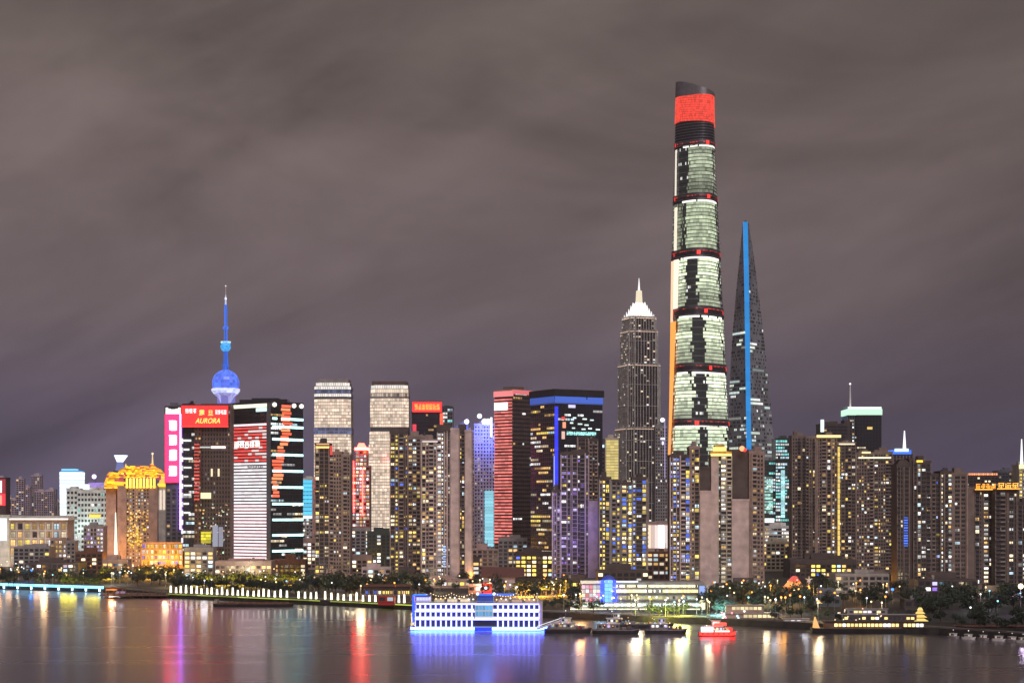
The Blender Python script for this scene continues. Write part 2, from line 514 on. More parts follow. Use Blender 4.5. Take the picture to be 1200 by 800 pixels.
def glyphs(mb, fr, u0, u1, z0, z1, n, m, c, rng, v=-.5, t=.35, gap=.15, vert=False):
    """a row (or column) of blocky illegible strokes"""
    for i in range(n):
        if vert:
            h = (z1 - z0) / n; a0, a1 = u0, u1; b1 = z1 - i * h; b0 = b1 - h * (1 - gap)
        else:
            w = (u1 - u0) / n; a0 = u0 + i * w; a1 = a0 + w * (1 - gap); b0, b1 = z0, z1
        w_, h_ = a1 - a0, b1 - b0; sw = w_ * .11; sh = h_ * .10
        for q in range(4):
            zc = b0 + h_ * (.06 + .29 * q)
            ua, ub = a0 + w_ * rng.choice((0, .05, .3)), a1 - w_ * rng.choice((0, .05, .3))
            mb.box(ua, ub, v, v + t, zc - sh / 2, zc + sh / 2, m, c, fr)
        for q in range(3):
            uc = a0 + w_ * (.14 + .36 * q + rng.uniform(-.05, .05))
            mb.box(uc - sw / 2, uc + sw / 2, v - .02, v + t - .02, b0 + h_ * rng.choice((0, .06, .35)), b1 - h_ * rng.choice((0, .06, .35)), m, c, fr)

def emit_mat(name, c):
    if name not in MATS:
        m = bpy.data.materials.new(name); m.use_nodes = True
        b = m.node_tree.nodes['Principled BSDF']
        b.inputs['Base Color'].default_value = (.3, .3, .3, 1)
        b.inputs['Emission Color'].default_value = (*[min(1, x) for x in c], 1)
        b.inputs['Emission Strength'].default_value = max(1.0, max(c))
        m.cycles.emission_sampling = 'NONE'
        MATS[name] = m
    return MATS[name]
def words(txt, fr, u, v, z, width, height, c, parent, name='lettering', shear=0.0):
    cu = bpy.data.curves.new(name, 'FONT'); cu.body = txt; cu.align_x = 'CENTER'; cu.align_y = 'CENTER'
    cu.extrude = .02; cu.offset = .012; cu.shear = shear
    to = bpy.data.objects.new(name, cu); COL.objects.link(to)
    bpy.context.view_layer.update()
    dg = bpy.context.evaluated_depsgraph_get()
    me = bpy.data.meshes.new_from_object(to.evaluated_get(dg))
    bpy.data.objects.remove(to)
    xs = [p.co.x for p in me.vertices]; ys = [p.co.y for p in me.vertices]
    cx, cy = (min(xs) + max(xs)) / 2, (min(ys) + max(ys)) / 2; sxx = width / max(.01, max(xs) - min(xs)); syy = height / max(.01, max(ys) - min(ys))
    for p in me.vertices:
        q = fr.p(u + (p.co.x - cx) * sxx, v - p.co.z * 8, z + (p.co.y - cy) * syy) - parent.location
        p.co = q
    me.materials.clear(); me.materials.append(emit_mat('light_%.2f_%.2f_%.2f' % c, c))
    o = bpy.data.objects.new(name, me); COL.objects.link(o); o.parent = parent
    return o
def glow(x, y, z, c, w, r=1.0):
    """point light of a lit lamp, also added without a fitting to brighten facades"""
    l = bpy.data.lights.new("lamp_or_fill", 'POINT'); l.energy = w * (.09 if w > 5e4 else .35); l.color = c; l.shadow_soft_size = 9.0 if w > 5e4 else 2.6
    o = bpy.data.objects.new("lamp_or_fill", l); o.location = (x, y, z); COL.objects.link(o)
    return o

# ================================================================== THE SETTING
# river: one sheet, calm long-exposure water
def water_material():
    m = bpy.data.materials.new('river_water'); m.use_nodes = True
    t = m.node_tree; t.nodes.remove(t.nodes['Principled BSDF']); out = t.nodes['Material Output']
    df = t.nodes.new('ShaderNodeBsdfDiffuse'); df.inputs['Color'].default_value = (.03, .027, .028, 1)
    b = t.nodes.new('ShaderNodeBsdfGlossy'); b.distribution = 'MULTI_GGX'; b.inputs['Color'].default_value = (.86, .83, .90, 1)
    g2 = t.nodes.new('ShaderNodeBsdfGlossy'); g2.distribution = 'MULTI_GGX'; g2.inputs['Color'].default_value = (.86, .83, .90, 1); g2.inputs['Roughness'].default_value = .13
    fz = t.nodes.new('ShaderNodeFresnel'); fz.inputs['IOR'].default_value = 1.36
    mg = t.nodes.new('ShaderNodeMixShader'); mg.inputs[0].default_value = .33
    t.links.new(b.outputs[0], mg.inputs[1]); t.links.new(g2.outputs[0], mg.inputs[2])
    ms = t.nodes.new('ShaderNodeMixShader'); t.links.new(fz.outputs[0], ms.inputs[0]); t.links.new(df.outputs[0], ms.inputs[1]); t.links.new(mg.outputs[0], ms.inputs[2])
    t.links.new(ms.outputs[0], out.inputs['Surface'])
    c = t.nodes.new('ShaderNodeTexCoord')
    mp = t.nodes.new('ShaderNodeMapping'); mp.inputs['Scale'].default_value = (.006, .05, 1); mp.inputs['Rotation'].default_value = (0, 0, rad(4))
    t.links.new(c.outputs['Object'], mp.inputs[0])
    n = t.nodes.new('ShaderNodeTexNoise'); n.inputs['Scale'].default_value = 1.0; n.inputs['Detail'].default_value = 4
    t.links.new(mp.outputs[0], n.inputs['Vector'])
    r = t.nodes.new('ShaderNodeMapRange'); r.inputs[1].default_value = .3; r.inputs[2].default_value = .7
    r.inputs[3].default_value = .25; r.inputs[4].default_value = .36
    t.links.new(n.outputs['Fac'], r.inputs[0]); t.links.new(r.outputs[0], b.inputs['Roughness'])
    mp2 = t.nodes.new('ShaderNodeMapping'); mp2.inputs['Scale'].default_value = (.03, .13, 1); mp2.inputs['Rotation'].default_value = (0, 0, rad(-6))
    t.links.new(c.outputs['Object'], mp2.inputs[0])
    n2 = t.nodes.new('ShaderNodeTexNoise'); n2.inputs['Scale'].default_value = 1.0; n2.inputs['Detail'].default_value = 3
    t.links.new(mp2.outputs[0], n2.inputs['Vector'])
    bp = t.nodes.new('ShaderNodeBump'); bp.inputs['Strength'].default_value = .22; bp.inputs['Distance'].default_value = .2
    t.links.new(n2.outputs['Fac'], bp.inputs['Height']); t.links.new(bp.outputs[0], b.inputs['Normal']); t.links.new(bp.outputs[0], g2.inputs['Normal'])
    MATS['river_water'] = m
water_material()
b = MB(); b.face([(-12000, -900, 0), (12000, -900, 0), (12000, 2200, 0), (-12000, 2200, 0)], 'river_water')
tag(b.build('river'), kind='structure')

BANK = [(-900, 672), (-300, 683), (0, 690), (125, 694), (190, 700), (340, 707), (480, 714), (640, 724), (820, 731), (960, 738), (1100, 744), (1320, 760), (1900, 800)]
BK = [(wx(px, yz(py)), yz(py)) for px, py in BANK]
def bank_y(px):
    for (a, pa), (c, pc) in zip(BANK, BANK[1:]):
        if a <= px <= c:
            return yz(pa + (pc - pa) * (px - a) / (c - a))
    return 900.0
BK = [(-12000, BK[0][1] + 300)] + BK + [(12000, BK[-1][1] - 50)]
b = MB()
for (x0, y0), (x1, y1) in zip(BK, BK[1:]):
    b.face([(x0, y0, G), (x1, y1, G), (x1 * 1.0, 9500, G), (x0 * 1.0, 9500, G)], 'asphalt')
tag(b.build('ground'), kind='structure')
b = MB()
for (x0, y0), (x1, y1) in zip(BK, BK[1:]):
    b.face([(x0, y0, -2), (x1, y1, -2), (x1, y1, G), (x0, y0, G)], 'quay_stone')
tag(b.build('quay_bank'), kind='structure')
def strip(name, m, d0, d1, z, h=None):
    b = MB()
    q = BK[1:-1]
    for (x0, y0), (x1, y1) in zip(q, q[1:]):
        P = [(x0, y0 + d0), (x1, y1 + d0), (x1, y1 + d1), (x0, y0 + d1)]
        if h: b.prism(P, z, z + h, m)
        else: b.face([(x, y, z) for x, y in P], m)
    tag(b.build(name), kind='structure')
strip('promenade', 'paving', .6, 17, G + .004)
strip('kerb', 'concrete_pale', 17.0, 17.4, G, .14)
strip('road', 'asphalt', 60, 74, G + .004)
strip('pavement', 'paving', 74.5, 79, G, .12)

# ================================================================== LANDMARK TOWERS
# ---- the tallest tower: rounded triangle, twisting and tapering, nine lit zones
def tallest_tower():
    Y = 2406.0; rng = random.Random(5); mpp = Y / F
    root = thing('skyscraper', 'tallest tower, twisting rounded glass shaft in pale green lit zones under a red crown', 'skyscraper', (wx(816.5, Y), Y + 40, G))
    cx, cy = wx(816.5, Y + 40), Y + 40
    prof = [(660, 38.5), (600, 37.5), (530, 35.5), (495, 34.5), (432, 32.6), (365, 30.3), (297, 28.0), (230, 25.6), (165, 23.6), (93, 21.4)]
    def R(py):
        for (a, ra), (c, rc) in zip(prof, prof[1:]):
            if a >= py >= c: return (ra + (rc - ra) * (a - py) / (a - c)) * mpp
        return prof[0][1] * mpp if py > 600 else prof[-1][1] * mpp
    def theta(py): return math.pi * (530 - py) / (530 - 93) / 3.0 * 1.0
    def pt(py, a, off=0.0):
        r = R(py) * (1 + .105 * math.cos(3 * (a - theta(py)))) + off
        return (cx + r * math.cos(a), cy + r * math.sin(a), wz(py, Y + 40 - 30))
    N = 96
    def ring(b, py0, py1, m, off, c=None, cf=None, tilt=0.0):
        for i in range(N):
            a0, a1 = 2 * math.pi * i / N, 2 * math.pi * (i + 1) / N
            t0, t1 = 6 * tilt * math.cos(a0), 6 * tilt * math.cos(a1)
            b.face([pt(py0 + t0, a0, off), pt(py0 + t1, a1, off), pt(py1 + t1, a1, off), pt(py1 + t0, a0, off)], m, cf(i) if cf else c)
    core = MB()
    for k in range(60):
        p0, p1 = 668 - k * 9.35, 668 - (k + 1) * 9.35
        ring(core, p0, p1, 'metal_dark', -5.0)
    part(root, 'core', core)
    # per zone: rows of the lit bays as x/R spans, brightness
    zones = [(570, 660, [(-.9, .9, .5)]), (500, 566, [(-.85, -.05, .8), (.30, .95, .9)]), (438, 491, [(-.9, -.22, .95), (.28, 1.0, 1.1)]),
             (372, 426, [(-.9, -.25, .9), (.18, 1.0, 1.1)]), (303, 359, [(-.95, -.52, 1.0), (-.08, .95, 1.0)]),
             (236, 291, [(-1, -.80, .3), (-.62, .95, .75)]), (171, 226, [(-.55, .72, .65), (.86, 1.0, .6)])]
    zc = [(.78, .92, .60), (.84, .98, .68), (.87, .98, .70), (.87, .98, .68), (.84, .96, .66), (.72, .84, .56), (.62, .71, .49)]
    for zi, (pt0, pb0, spans) in enumerate(zones):
        g = MB(); fl = MB()
        nf = max(6, round((pb0 - pt0) / 4.1))
        hold = {}
        for f in range(nf):
            p0 = pb0 - (pb0 - pt0) * f / nf; p1 = pb0 - (pb0 - pt0) * (f + 1) / nf
            rowk = rng.uniform(.55, 1.1)
            def cf(i):
                a = 2 * math.pi * (i + .5) / N; x = math.cos(a)
                if math.sin(a) > .25: return None
                for (s0, s1, k) in spans:
                    d = min(x - s0, s1 - x)                      # bays thin out towards the unlit stair shafts
                    if d > 0 or rng.random() < .55 + d * 5.0:
                        if d < .10 and rng.random() > .55 + d * 5: continue
                        key = (i // 2, f)
                        if key not in hold: hold[key] = rng.choice((.6, .8, .95, 1, 1, 1.05, 1.2))
                        edge = min(1, .35 + (f + 1) / nf) if zi != 5 else .9
                        return mul(zc[zi], 1.12 * k * rowk * hold[key] * rng.uniform(.85, 1.12) * edge)
                if rng.random() < .05: return mul(WHITE, rng.uniform(.3, 1.0))
                return mul((.5, .6, .5), .02)
            ring(g, p0 - .9, p1, 'window_glass', -.6, None, cf)
            ring(fl, p0, p0 - .75, 'metal_dark' if f % 2 else 'metal_grey', .35); 
        # bright rim light at the head of every zone
        rim = MB()
        ring(rim, pt0 + .2, pt0 - 2.0, 'window_glass', .5, None, lambda i: mul((1, .97, .88), 1.25) if -.8 < math.cos(2 * math.pi * i / N) < .95 and math.sin(2 * math.pi * i / N) < 0 and rng.random() < .93 else None)
        z = part(root, 'glass_zone', g)
        fo = fl.build('floor_edge', z, root.location)
        part(root, 'rim_light', rim)
    # dark mechanical rings with a few red lamps
    for (a, c) in ((500, 491), (436, 426), (370, 359), (301, 291), (234, 226), (170, 163), (570, 566)):
        b = MB()
        ring(b, a, c, 'metal_dark', .5); ring(b, a, a - .01, 'metal_dark', 0); ring(b, a - 1.2, a - 2.0, 'metal_grey', .9); ring(b, c + 2.0, c + 1.2, 'metal_grey', .9)
        o = part(root, 'mechanical_ring', b)
        l = MB()
        for i in range(N):
            a0 = 2 * math.pi * i / N; a1 = a0 + 2 * math.pi / N
            if math.sin(a0) > .2: continue
            l.face([pt(c + 3.4, a0, .75), pt(c + 3.4, a1, .75), pt(c + 2.3, a1, .75), pt(c + 2.3, a0, .75)], 'glow_surface', mul((1, .05, .03), rng.choice((.02, .02, .12, .25, .5))))
        l.build('red_light_line', o, root.location)
        for q, ang in enumerate((rng.uniform(4.5, 5.1), 3.35, 6.0)):
            l = MB(); m0 = (a + c) / 2
            for i in range(2 if q == 0 else 1):
                a0 = ang + i * .07
                l.face([pt(m0 + 2.6, a0, 2.5), pt(m0 + 2.6, a0 + .06, 2.5), pt(m0 - 2.2, a0 + .06, 2.5), pt(m0 - 2.2, a0, 2.5)], 'glow_surface', mul(RED, 1.1 if q == 0 else .7))
            lo = l.build('red_lamp', o, root.location)
    # the notch fin running up the shaft: orange below, cream above
    for (p0, p1, c, w) in ((540, 375, (1.0, .34, .06), .19), (375, 303, (1.0, .55, .34), .08), (360, 302, (.95, .80, .62), .15), (291, 240, (.8, .70, .54), .08), (226, 172, (.7, .63, .52), .05)):
        b = MB(); n = 24
        for k in range(n):
            q0, q1 = p0 + (p1 - p0) * k / n, p0 + (p1 - p0) * (k + 1) / n
            A = math.pi + (.02 if p0 > 362 or p0 == 375 else .18)
            for s in range(4):
                a0, a1 = A + w * 2.6 * s / 4, A + w * 2.6 * (s + 1) / 4
                b.face([pt(q0, a0, 2.7 - (p0 <= 360) * 1.0), pt(q0, a1, 2.7 - (p0 <= 360) * 1.0), pt(q1, a1, 2.7 - (p0 <= 360) * 1.0), pt(q1, a0, 2.7 - (p0 <= 360) * 1.0)], 'window_glass', mul(c, 1.15))
        part(root, 'light_fin', b)
    # upper dark drum, red screen crown, slanting parapet
    b = MB()
    for k in range(8):
        ring(b, 166 - k * 3.3, 166 - k * 3.3 - 3.3 + .6, 'glass_dark', .2); ring(b, 166 - k * 3.3 - 2.7, 166 - k * 3.3 - 3.3, 'metal_grey', .6)
    part(root, 'upper_drum', b)
    b = MB()
    for k in range(12):
        q0, q1 = 141 - k * 2.75, 141 - (k + 1) * 2.75
        ring(b, q0, q1 + .25, 'window_glass', 1.2, None, lambda i: mul((1.0, .075, .045), rng.uniform(.6, 1.0)), .35)
    part(root, 'red_screen', b)
    b = MB(); top = lambda a: 99.5 + 8.5 * math.cos(a)
    for i in range(N):
        a0, a1 = 2 * math.pi * i / N, 2 * math.pi * (i + 1) / N
        for off, flip in ((1.6, 0), (-3.0, 1)):
            b.face([pt(109.5, a0, off), pt(109.5, a1, off), pt(top(a1), a1, off), pt(top(a0), a0, off)], 'metal_grey')
        b.face([pt(top(a0), a0, 1.6), pt(top(a1), a1, 1.6), pt(top(a1), a1, -3), pt(top(a0), a0, -3)], 'metal_grey')
        b.face([pt(106.5, a0, -3), pt(106.5, a1, -3), (cx, cy, wz(106.5, Y + 10)), (cx, cy, wz(106.5, Y + 10))], 'metal_dark')
    part(root, 'crown', b)
tallest_tower()

# ---- tapering wedge tower with the blue edge
def wedge_tower():
    Y = 2710.0; rng = random.Random(11)
    root = thing('skyscraper', 'dark tapering wedge tower with one glowing blue edge up to a pointed top', 'skyscraper', (wx(877, Y), Y, G))
    rows = [(260, 870.2, 873.6, 878.0), (300, 866.4, 874.4, 884), (340, 862.4, 875.2, 889), (380, 859.2, 875.8, 893.6), (420, 856.4, 876.3, 898), (470, 854.4, 877, 903), (520, 853, 877.6, 907), (600, 852, 878.4, 911), (662, 851.5, 879, 913)]
    def at(py):
        py = min(max(py, 260), 662)
        for A, B in zip(rows, rows[1:]):
            if A[0] <= py <= B[0]:
                t = (py - A[0]) / (B[0] - A[0]); return [A[i] + (B[i] - A[i]) * t for i in (1, 2, 3)]
    def sec(py):
        l, c, r = at(py); z = wz(py, Y)
        dl = (c - l); dr = (r - c)
        return (Vector((wx(l, Y + 38), Y + 38, z)), Vector((wx(c, Y), Y, z)), Vector((wx(r, Y + 40), Y + 40, z)), Vector((wx((l + r) / 2, Y + 76), Y + 76, z)))
    body = MB(); gz = MB(); n = 92
    for k in range(n):
        p0 = 662 - (662 - 260) * k / n; p1 = 662 - (662 - 260) * (k + 1) / n
        a, b_ = sec(p0), sec(p1)
        for i in range(4):
            j = (i + 1) % 4
            body.face([a[i], a[j], b_[j], b_[i]], 'glass_slate')
        # glazing rows in relief on the two near faces
        for i in (0, 1):
            j = i + 1
            nm = (a[j] - a[i]).cross(Vector((0, 0, 1))).normalized()
            L = (a[j] - a[i]).length; m = max(3, int(L / 3.2)); c = None; run = 0
            dens = .30 if p0 > 455 else .17 if p0 > 385 else .22 if 372 < p0 < 386 else .05 if p0 > 330 else .0
            if abs(p0 - 378) < 5 and i == 0: dens = .5
            for q in range(m):
                if run <= 0:
                    run = rng.randint(1, 4) if rng.random() < .7 else rng.randint(4, 9)
                    c = mul(rng.choice(((.8, .9, .75), WHITE, (.75, .95, .9))), rng.choice((.25, .5, .8, 1.1))) if rng.random() < dens else None
                run -= 1
                if c is None and rng.random() > .35: continue
                t0, t1 = (q + .12) / m, (q + .88) / m
                P = lambda t, s: (a[i].lerp(a[j], t)).lerp(b_[i].lerp(b_[j], t), s) + nm * .25
                gz.face([P(t0, .22), P(t1, .22), P(t1, .8), P(t0, .8)], 'window_glass', c)
    T = T_ = sec(260); body.face(list(T), 'metal_dark')
    part(root, 'body', body); part(root, 'glazing', gz)
    e = MB(); nn = 40
    for k in range(nn):
        p0 = 600 - (600 - 260) * k / nn; p1 = 600 - (600 - 260) * (k + 1) / nn
        a, b_ = sec(p0), sec(p1); w0 = min(3.3, .26 * (a[2] - a[1]).length + 1.2); w1 = min(3.3, .26 * (b_[2] - b_[1]).length + 1.2)
        A0, B0 = a[1] + Vector((-w0, -.9, 0)), b_[1] + Vector((-w1, -.9, 0)); A1, B1 = a[1] + Vector((w0, -.9, 0)), b_[1] + Vector((w1, -.9, 0))
        A2, B2 = a[1] + Vector((-w0, 4, 0)), b_[1] + Vector((-w1, 4, 0)); A3, B3 = a[1] + Vector((w0, 4, 0)), b_[1] + Vector((w1, 4, 0))
        col = mul((.010, .22, .58), rng.uniform(.9, 1.1))
        e.face([A0, A1, B1, B0], 'window_glass', col); e.face([A2, A0, B0, B2], 'window_glass', col); e.face([A1, A3, B3, B1], 'window_glass', col)
    part(root, 'edge_light', e)
    c = MB(); z = wz(260, Y); x = wx(873.8, Y)
    c.prism([(p.x, p.y) for p in T_], z, z + 3.0, 'metal_grey')
    part(root, 'cap', c)
wedge_tower()

# ---- stepped pagoda-like tower with the bright pinnacle
def stepped_tower():
    Y = 2770.0; rng = random.Random(21); mpp = Y / F
    cx, cy = wx(751, Y), Y + 40
    root = thing('skyscraper', 'slender stepped stone tower with a bright white tiered pinnacle and spire', 'skyscraper', (cx, cy, G))
    ang = rad(20)
    def octo(h, ch):
        P = []
        for (sx, sy) in ((1, -1), (1, 1), (-1, 1), (-1, -1)):
            if sx * sy < 0: P += [(sx * (h - ch), sy * h), (sx * h, sy * (h - ch))]
            else: P += [(sx * h, sy * (h - ch)), (sx * (h - ch), sy * h)]
        return [(cx + x * math.cos(ang) - y * math.sin(ang), cy + x * math.sin(ang) + y * math.cos(ang)) for x, y in P]
    tiers = [(664, 500, 23.4), (500, 425, 20.6), (425, 385, 18.2), (385, 369, 16.6)]
    for (pb, ptp, hp) in tiers:
        h = hp * mpp; z0, z1 = wz(pb, Y), wz(ptp, Y)
        b = MB(); b.prism(octo(h, h * .28), z0, z1, 'plaster_dark'); g = MB(); f_ = MB()
        P = octo(h, h * .28)
        for i in range(8):
            A, B = P[i], P[(i + 1) % 8]; fr = Frame((A[0], A[1], 0), (B[0] - A[0], B[1] - A[1])); L = math.hypot(B[0] - A[0], B[1] - A[1])
            mid_y = (A[1] + B[1]) / 2
            if mid_y > cy + 2: continue
            nb = max(3, int(L / 4.4)); nf = int((z1 - z0) / 4.0)
            for q in range(nb + 1):
                u = min(max(q * L / nb, .5), L - .5)
                f_.box(u - .4, u + .4, -1.1, .1, z0, z1 + rng.uniform(0, 1.5), 'stone_white', None, fr)
            for k in range(nf):
                za = z0 + (z1 - z0) * k / nf
                if k % 8 == 0: f_.box(0, L, -.8, .1, za, za + .8, 'stone_white', None, fr)
                for q in range(nb):
                    pr = .17 if pb < 500 else .09
                    c = mul(rng.choice((CREAM, WHITE, (1, .75, .6))), rng.choice((.25, .4, .7, 1.0))) if rng.random() < pr else None
                    g.box(q * L / nb + .7, (q + 1) * L / nb - .7, -.16, .1, za + 1.1, za + 3.2, 'window_glass', c, fr)
            # band of lights at the tier's head
            g.box(1, L - 1, -1.3, -.9, z1 - 3.2, z1 - 2.0, 'window_glass', mul((1, .7, .55), .55 if pb > 400 else .75), fr)
        w = part(root, 'tier', b); g.build('glazing', w, root.location); f_.build('mullion', w, root.location)
    # lit crown tiers
    lit = MB()
    for k, (pb, ptp, hp) in enumerate(((369, 366, 14.6), (366, 362.5, 12.4), (362.5, 359, 10.2), (359, 355, 8.2), (355, 351.5, 6.2))):
        h = hp * mpp; h2 = (hp - 2.2) * mpp
        lit.prism(octo(h, h * .3), wz(pb, Y), wz(ptp, Y) + .02 * k, 'window_glass', mul((1, .93, .82), (.95, 1.05, 1.2, 1.3, 1.2)[k]), octo(h2, h2 * .3))
        P = octo(h, h * .3)
        for (x, y) in P: lit.tube((x, y, wz(pb, Y)), (x, y, wz(ptp, Y) + .8), .9, .4, 'window_glass', 5, mul(WHITE, 1.1))
    part(root, 'crown', lit)
    s = MB()
    s.prism(octo(3.6 * mpp, 1.4 * mpp), wz(351.5, Y), wz(337, Y), 'window_glass', mul((1, .86, .62), .8), octo(2.9 * mpp, 1.1 * mpp))
    s.tube((cx, cy, wz(337, Y)), (cx, cy, wz(322, Y)), 1.9, .4, 'window_glass', 8, mul(WHITE, 1.0))
    part(root, 'spire', s)
stepped_tower()

# ---- television tower with spheres
def tv_tower():
    Y = 3284.0; rng = random.Random(2); m = Y / F; cx, cy = wx(264.5, Y), Y
    root = thing('tv_tower', 'blue-lit television tower with two globes and a needle antenna behind the red sign', 'tower', (cx, cy, G))
    Z = lambda py: wz(py, Y)
    b = MB()
    for k in range(3):
        a = rad(90 + 120 * k + 60)
        b.tube((cx + 7.5 * m * math.cos(a), cy + 7.5 * m * math.sin(a), G), (cx + 7.5 * m * math.cos(a), cy + 7.5 * m * math.sin(a), Z(455)), 4.2 * m, 4.2 * m, 'window_glass', 14, mul((.22, .20, .62), .75))
    part(root, 'shaft', b)
    b = MB()
    def pc(k0, col):
        def f(a, i):
            return mul(col, k0 * rng.uniform(.55, 1.15))
        return f
    b.sphere(cx, cy, Z(449), 16 * m, 'window_glass', 28, pc(1.0, (.10, .20, 1.0)))
    part(root, 'globe', b)
    b = MB(); b.lathe([(14.5 * m, Z(461)), (16.6 * m, Z(458)), (16.8 * m, Z(456)), (15.5 * m, Z(455))], cx, cy, 'window_glass', 28, pc(1.1, (.62, .66, 1.0)))
    b.lathe([(6 * m, Z(472)), (9.5 * m, Z(465)), (14.0 * m, Z(461.5))], cx, cy, 'window_glass', 28, pc(.8, (.5, .5, 1.0)))
    part(root, 'globe_gallery', b)
    b = MB(); b.sphere(cx, cy, Z(170 * 0 + 640), 14 * m, 'window_glass', 20, pc(.5, (.3, .1, .8))); part(root, 'globe', b)
    b = MB()
    b.lathe([(3.6 * m, Z(436)), (3.4 * m, Z(429)), (4.6 * m, Z(428.5)), (4.6 * m, Z(427.5)), (3.0 * m, Z(427)), (2.6 * m, Z(411))], cx, cy, 'window_glass', 14, pc(.75, (.04, .16, .85)))
    part(root, 'upper_shaft', b)
    b = MB(); b.sphere(cx, cy, Z(406), 6.2 * m, 'window_glass', 18, pc(.95, (.06, .42, .95)))
    b.lathe([(5.5 * m, Z(402)), (6.3 * m, Z(401)), (5.8 * m, Z(400))], cx, cy, 'window_glass', 18, pc(1.1, (.45, .8, 1.0)))
    part(root, 'small_globe', b)
    b = MB()
    b.lathe([(2.2 * m, Z(400)), (2.0 * m, Z(386)), (3.4 * m, Z(385.5)), (3.4 * m, Z(383)), (2.0 * m, Z(382.5)), (1.9 * m, Z(366)), (2.2 * m, Z(365)), (1.5 * m, Z(357))], cx, cy, 'window_glass', 12, pc(.85, (.06, .20, .95)))
    b.tube((cx, cy, Z(357)), (cx, cy, Z(346)), 1.1 * m, .7 * m, 'window_glass', 8, mul((.6, .65, 1), .8))
    b.tube((cx, cy, Z(346)), (cx, cy, Z(334)), .6 * m, .3 * m, 'white_paint', 8)
    b.sphere(cx, cy, Z(350), 1.4 * m, 'glow_surface', 8, mul(WHITE, .9)); b.sphere(cx, cy, Z(335), .9 * m, 'glow_surface', 8, mul(WHITE, .6))
    part(root, 'antenna', b)
tv_tower()

# ================================================================== OFFICE TOWERS
HOME = dict(fh=3.1, bw=3.4, ww=.6, wh=.55)
R = random.Random(77)

# -- tower with the red roof sign
Y = 1650.0
gl = style(fh=4.0, bw=3.0, ribbon=True, ww=.92, wh=.6, pier=.25, pw=.25, slab=.35, st=.5, p=.32, pal='office', balc=0, frame='metal_dark')
br = style(fh=4.0, bw=2.6, ww=.5, wh=.55, pier=.7, pw=.55, slab=.4, st=.5, p=.05, pal='dim', balc=0, frame='bronze')
rd = style(fh=4.0, bw=3.5, ww=.5, wh=.45, pier=.5, pw=.6, slab=.5, st=.9, p=.35, pal='dim', balc=0, frame='rust')
t = building('office_tower', 'bronze office tower carrying a big red sign with yellow lettering on its roof', 'office tower', [
    blk(214, 228, 474, Y, 6, 40, front=gl, wall='glass_dark'),
    blk(227.8, 236, 499, Y, 0, 45, front=rd, wall='bronze', gear=False),
    blk(235.8, 270, 474, Y, 3, 42, front=br, right=br, wall='bronze', gear=False)], 31)
fr = Frame((wx(213, Y), Y - 3, 0), (1, 0)); k = Y / F
b = MB(); b.box(0, 55 * k, 0, 2.5, wz(500, Y), wz(474, Y), 'metal_dark', None, fr); b.box(.4, 54.6 * k, -.3, .1, wz(499.5, Y), wz(475.5, Y), 'glow_surface', mul((1, .005, .006), 3.2), fr)
b.box(-.3, 55.3 * k, -.7, -.2, wz(500.4, Y), wz(499.2, Y), 'glow_surface', mul(RED, 1.2), fr)
sg = part(t, 'roof_sign', b)
sg_l = MB(); glyphs(sg_l, fr, 5 * k, 18.5 * k, wz(484, Y), wz(479, Y), 3, 'glow_surface', mul(WHITE, 1.1), R, -.75)
glyphs(sg_l, fr, 40 * k, 53.5 * k, wz(485.5, Y), wz(480.5, Y), 4, 'glow_surface', mul(WHITE, 1.1), R, -.75)
sg_l.build('lettering', sg, t.location)
o = words('震', fr, 24.3 * k, -.6, wz(483.5, Y), 6.5 * k, 6.5 * k, mul(YEL, 1.15), t); o.parent = sg
o = words('旦', fr, 34.5 * k, -.6, wz(483.8, Y), 6.0 * k, 6.2 * k, mul(YEL, 1.15), t); o.parent = sg
o = words('AURORA', fr, 31 * k, -.6, wz(493, Y), 29 * k, 6 * k, mul((1, .72, .08), 1.2), t, shear=.3); o.parent = sg
b = Pieces()
for i in range(17):          # red lit studs down the brown column, lit belt
    z = wz(521 + i * 4.0, Y); b.box(15.4 * k, 21.5 * k, -1.6, -.8, z - .5, z + .9, 'glow_surface', mul((.9, .10, .08), R.uniform(.35, .8)), fr)
b.box(22 * k, 34 * k, -1.2, -.3, wz(524.8, Y), wz(523.2, Y), 'glow_surface', mul(WHITE, .45), fr); b.box(35 * k, 52 * k, -1.3, -.3, wz(525.3, Y), wz(522.7, Y), 'glow_surface', mul((1, .88, .84), 1.1), fr)
for u in (35, 43): b.box(u * k, (u + 2) * k, -1.2, -.3, wz(558, Y), wz(549, Y), 'glow_surface', mul(CREAM, .75), fr)
b.box(23 * k, 35 * k, -1.2, -.3, wz(584, Y), wz(577, Y), 'glow_surface', mul((1, .85, .5), .8), fr)
for i in range(60):
    u = R.uniform(22, 56); q = R.uniform(590, 650); b.box(u * k, (u + R.uniform(.6, 2)) * k, -1.2, -.3, wz(q, Y), wz(q - R.uniform(.6, 2), Y), 'glow_surface', mul(R.choice((CREAM, WARM, WHITE, GREEN)), R.uniform(.2, .8)), fr)
for i in range(4):
    for q in range(4): b.box((23.5 + q * 2.9) * k, (26.1 + q * 2.9) * k, -1.4, -.3, wz(636 - i * 3.5, Y), wz(633 - i * 3.5, Y), 'glow_surface', mul((1, .85, .03), R.uniform(.3, .8)), fr); b.box(37 * k, 43 * k, -1.3, -.3, wz(640, Y), wz(615, Y), 'glow_surface', mul((.6, .6, .75), .35), fr); b.box(44 * k, 49 * k, -1.3, -.3, wz(640, Y), wz(617, Y), 'glow_surface', mul((.6, .6, .75), .3), fr)
part(t, 'facade_light', b)
b = MB()
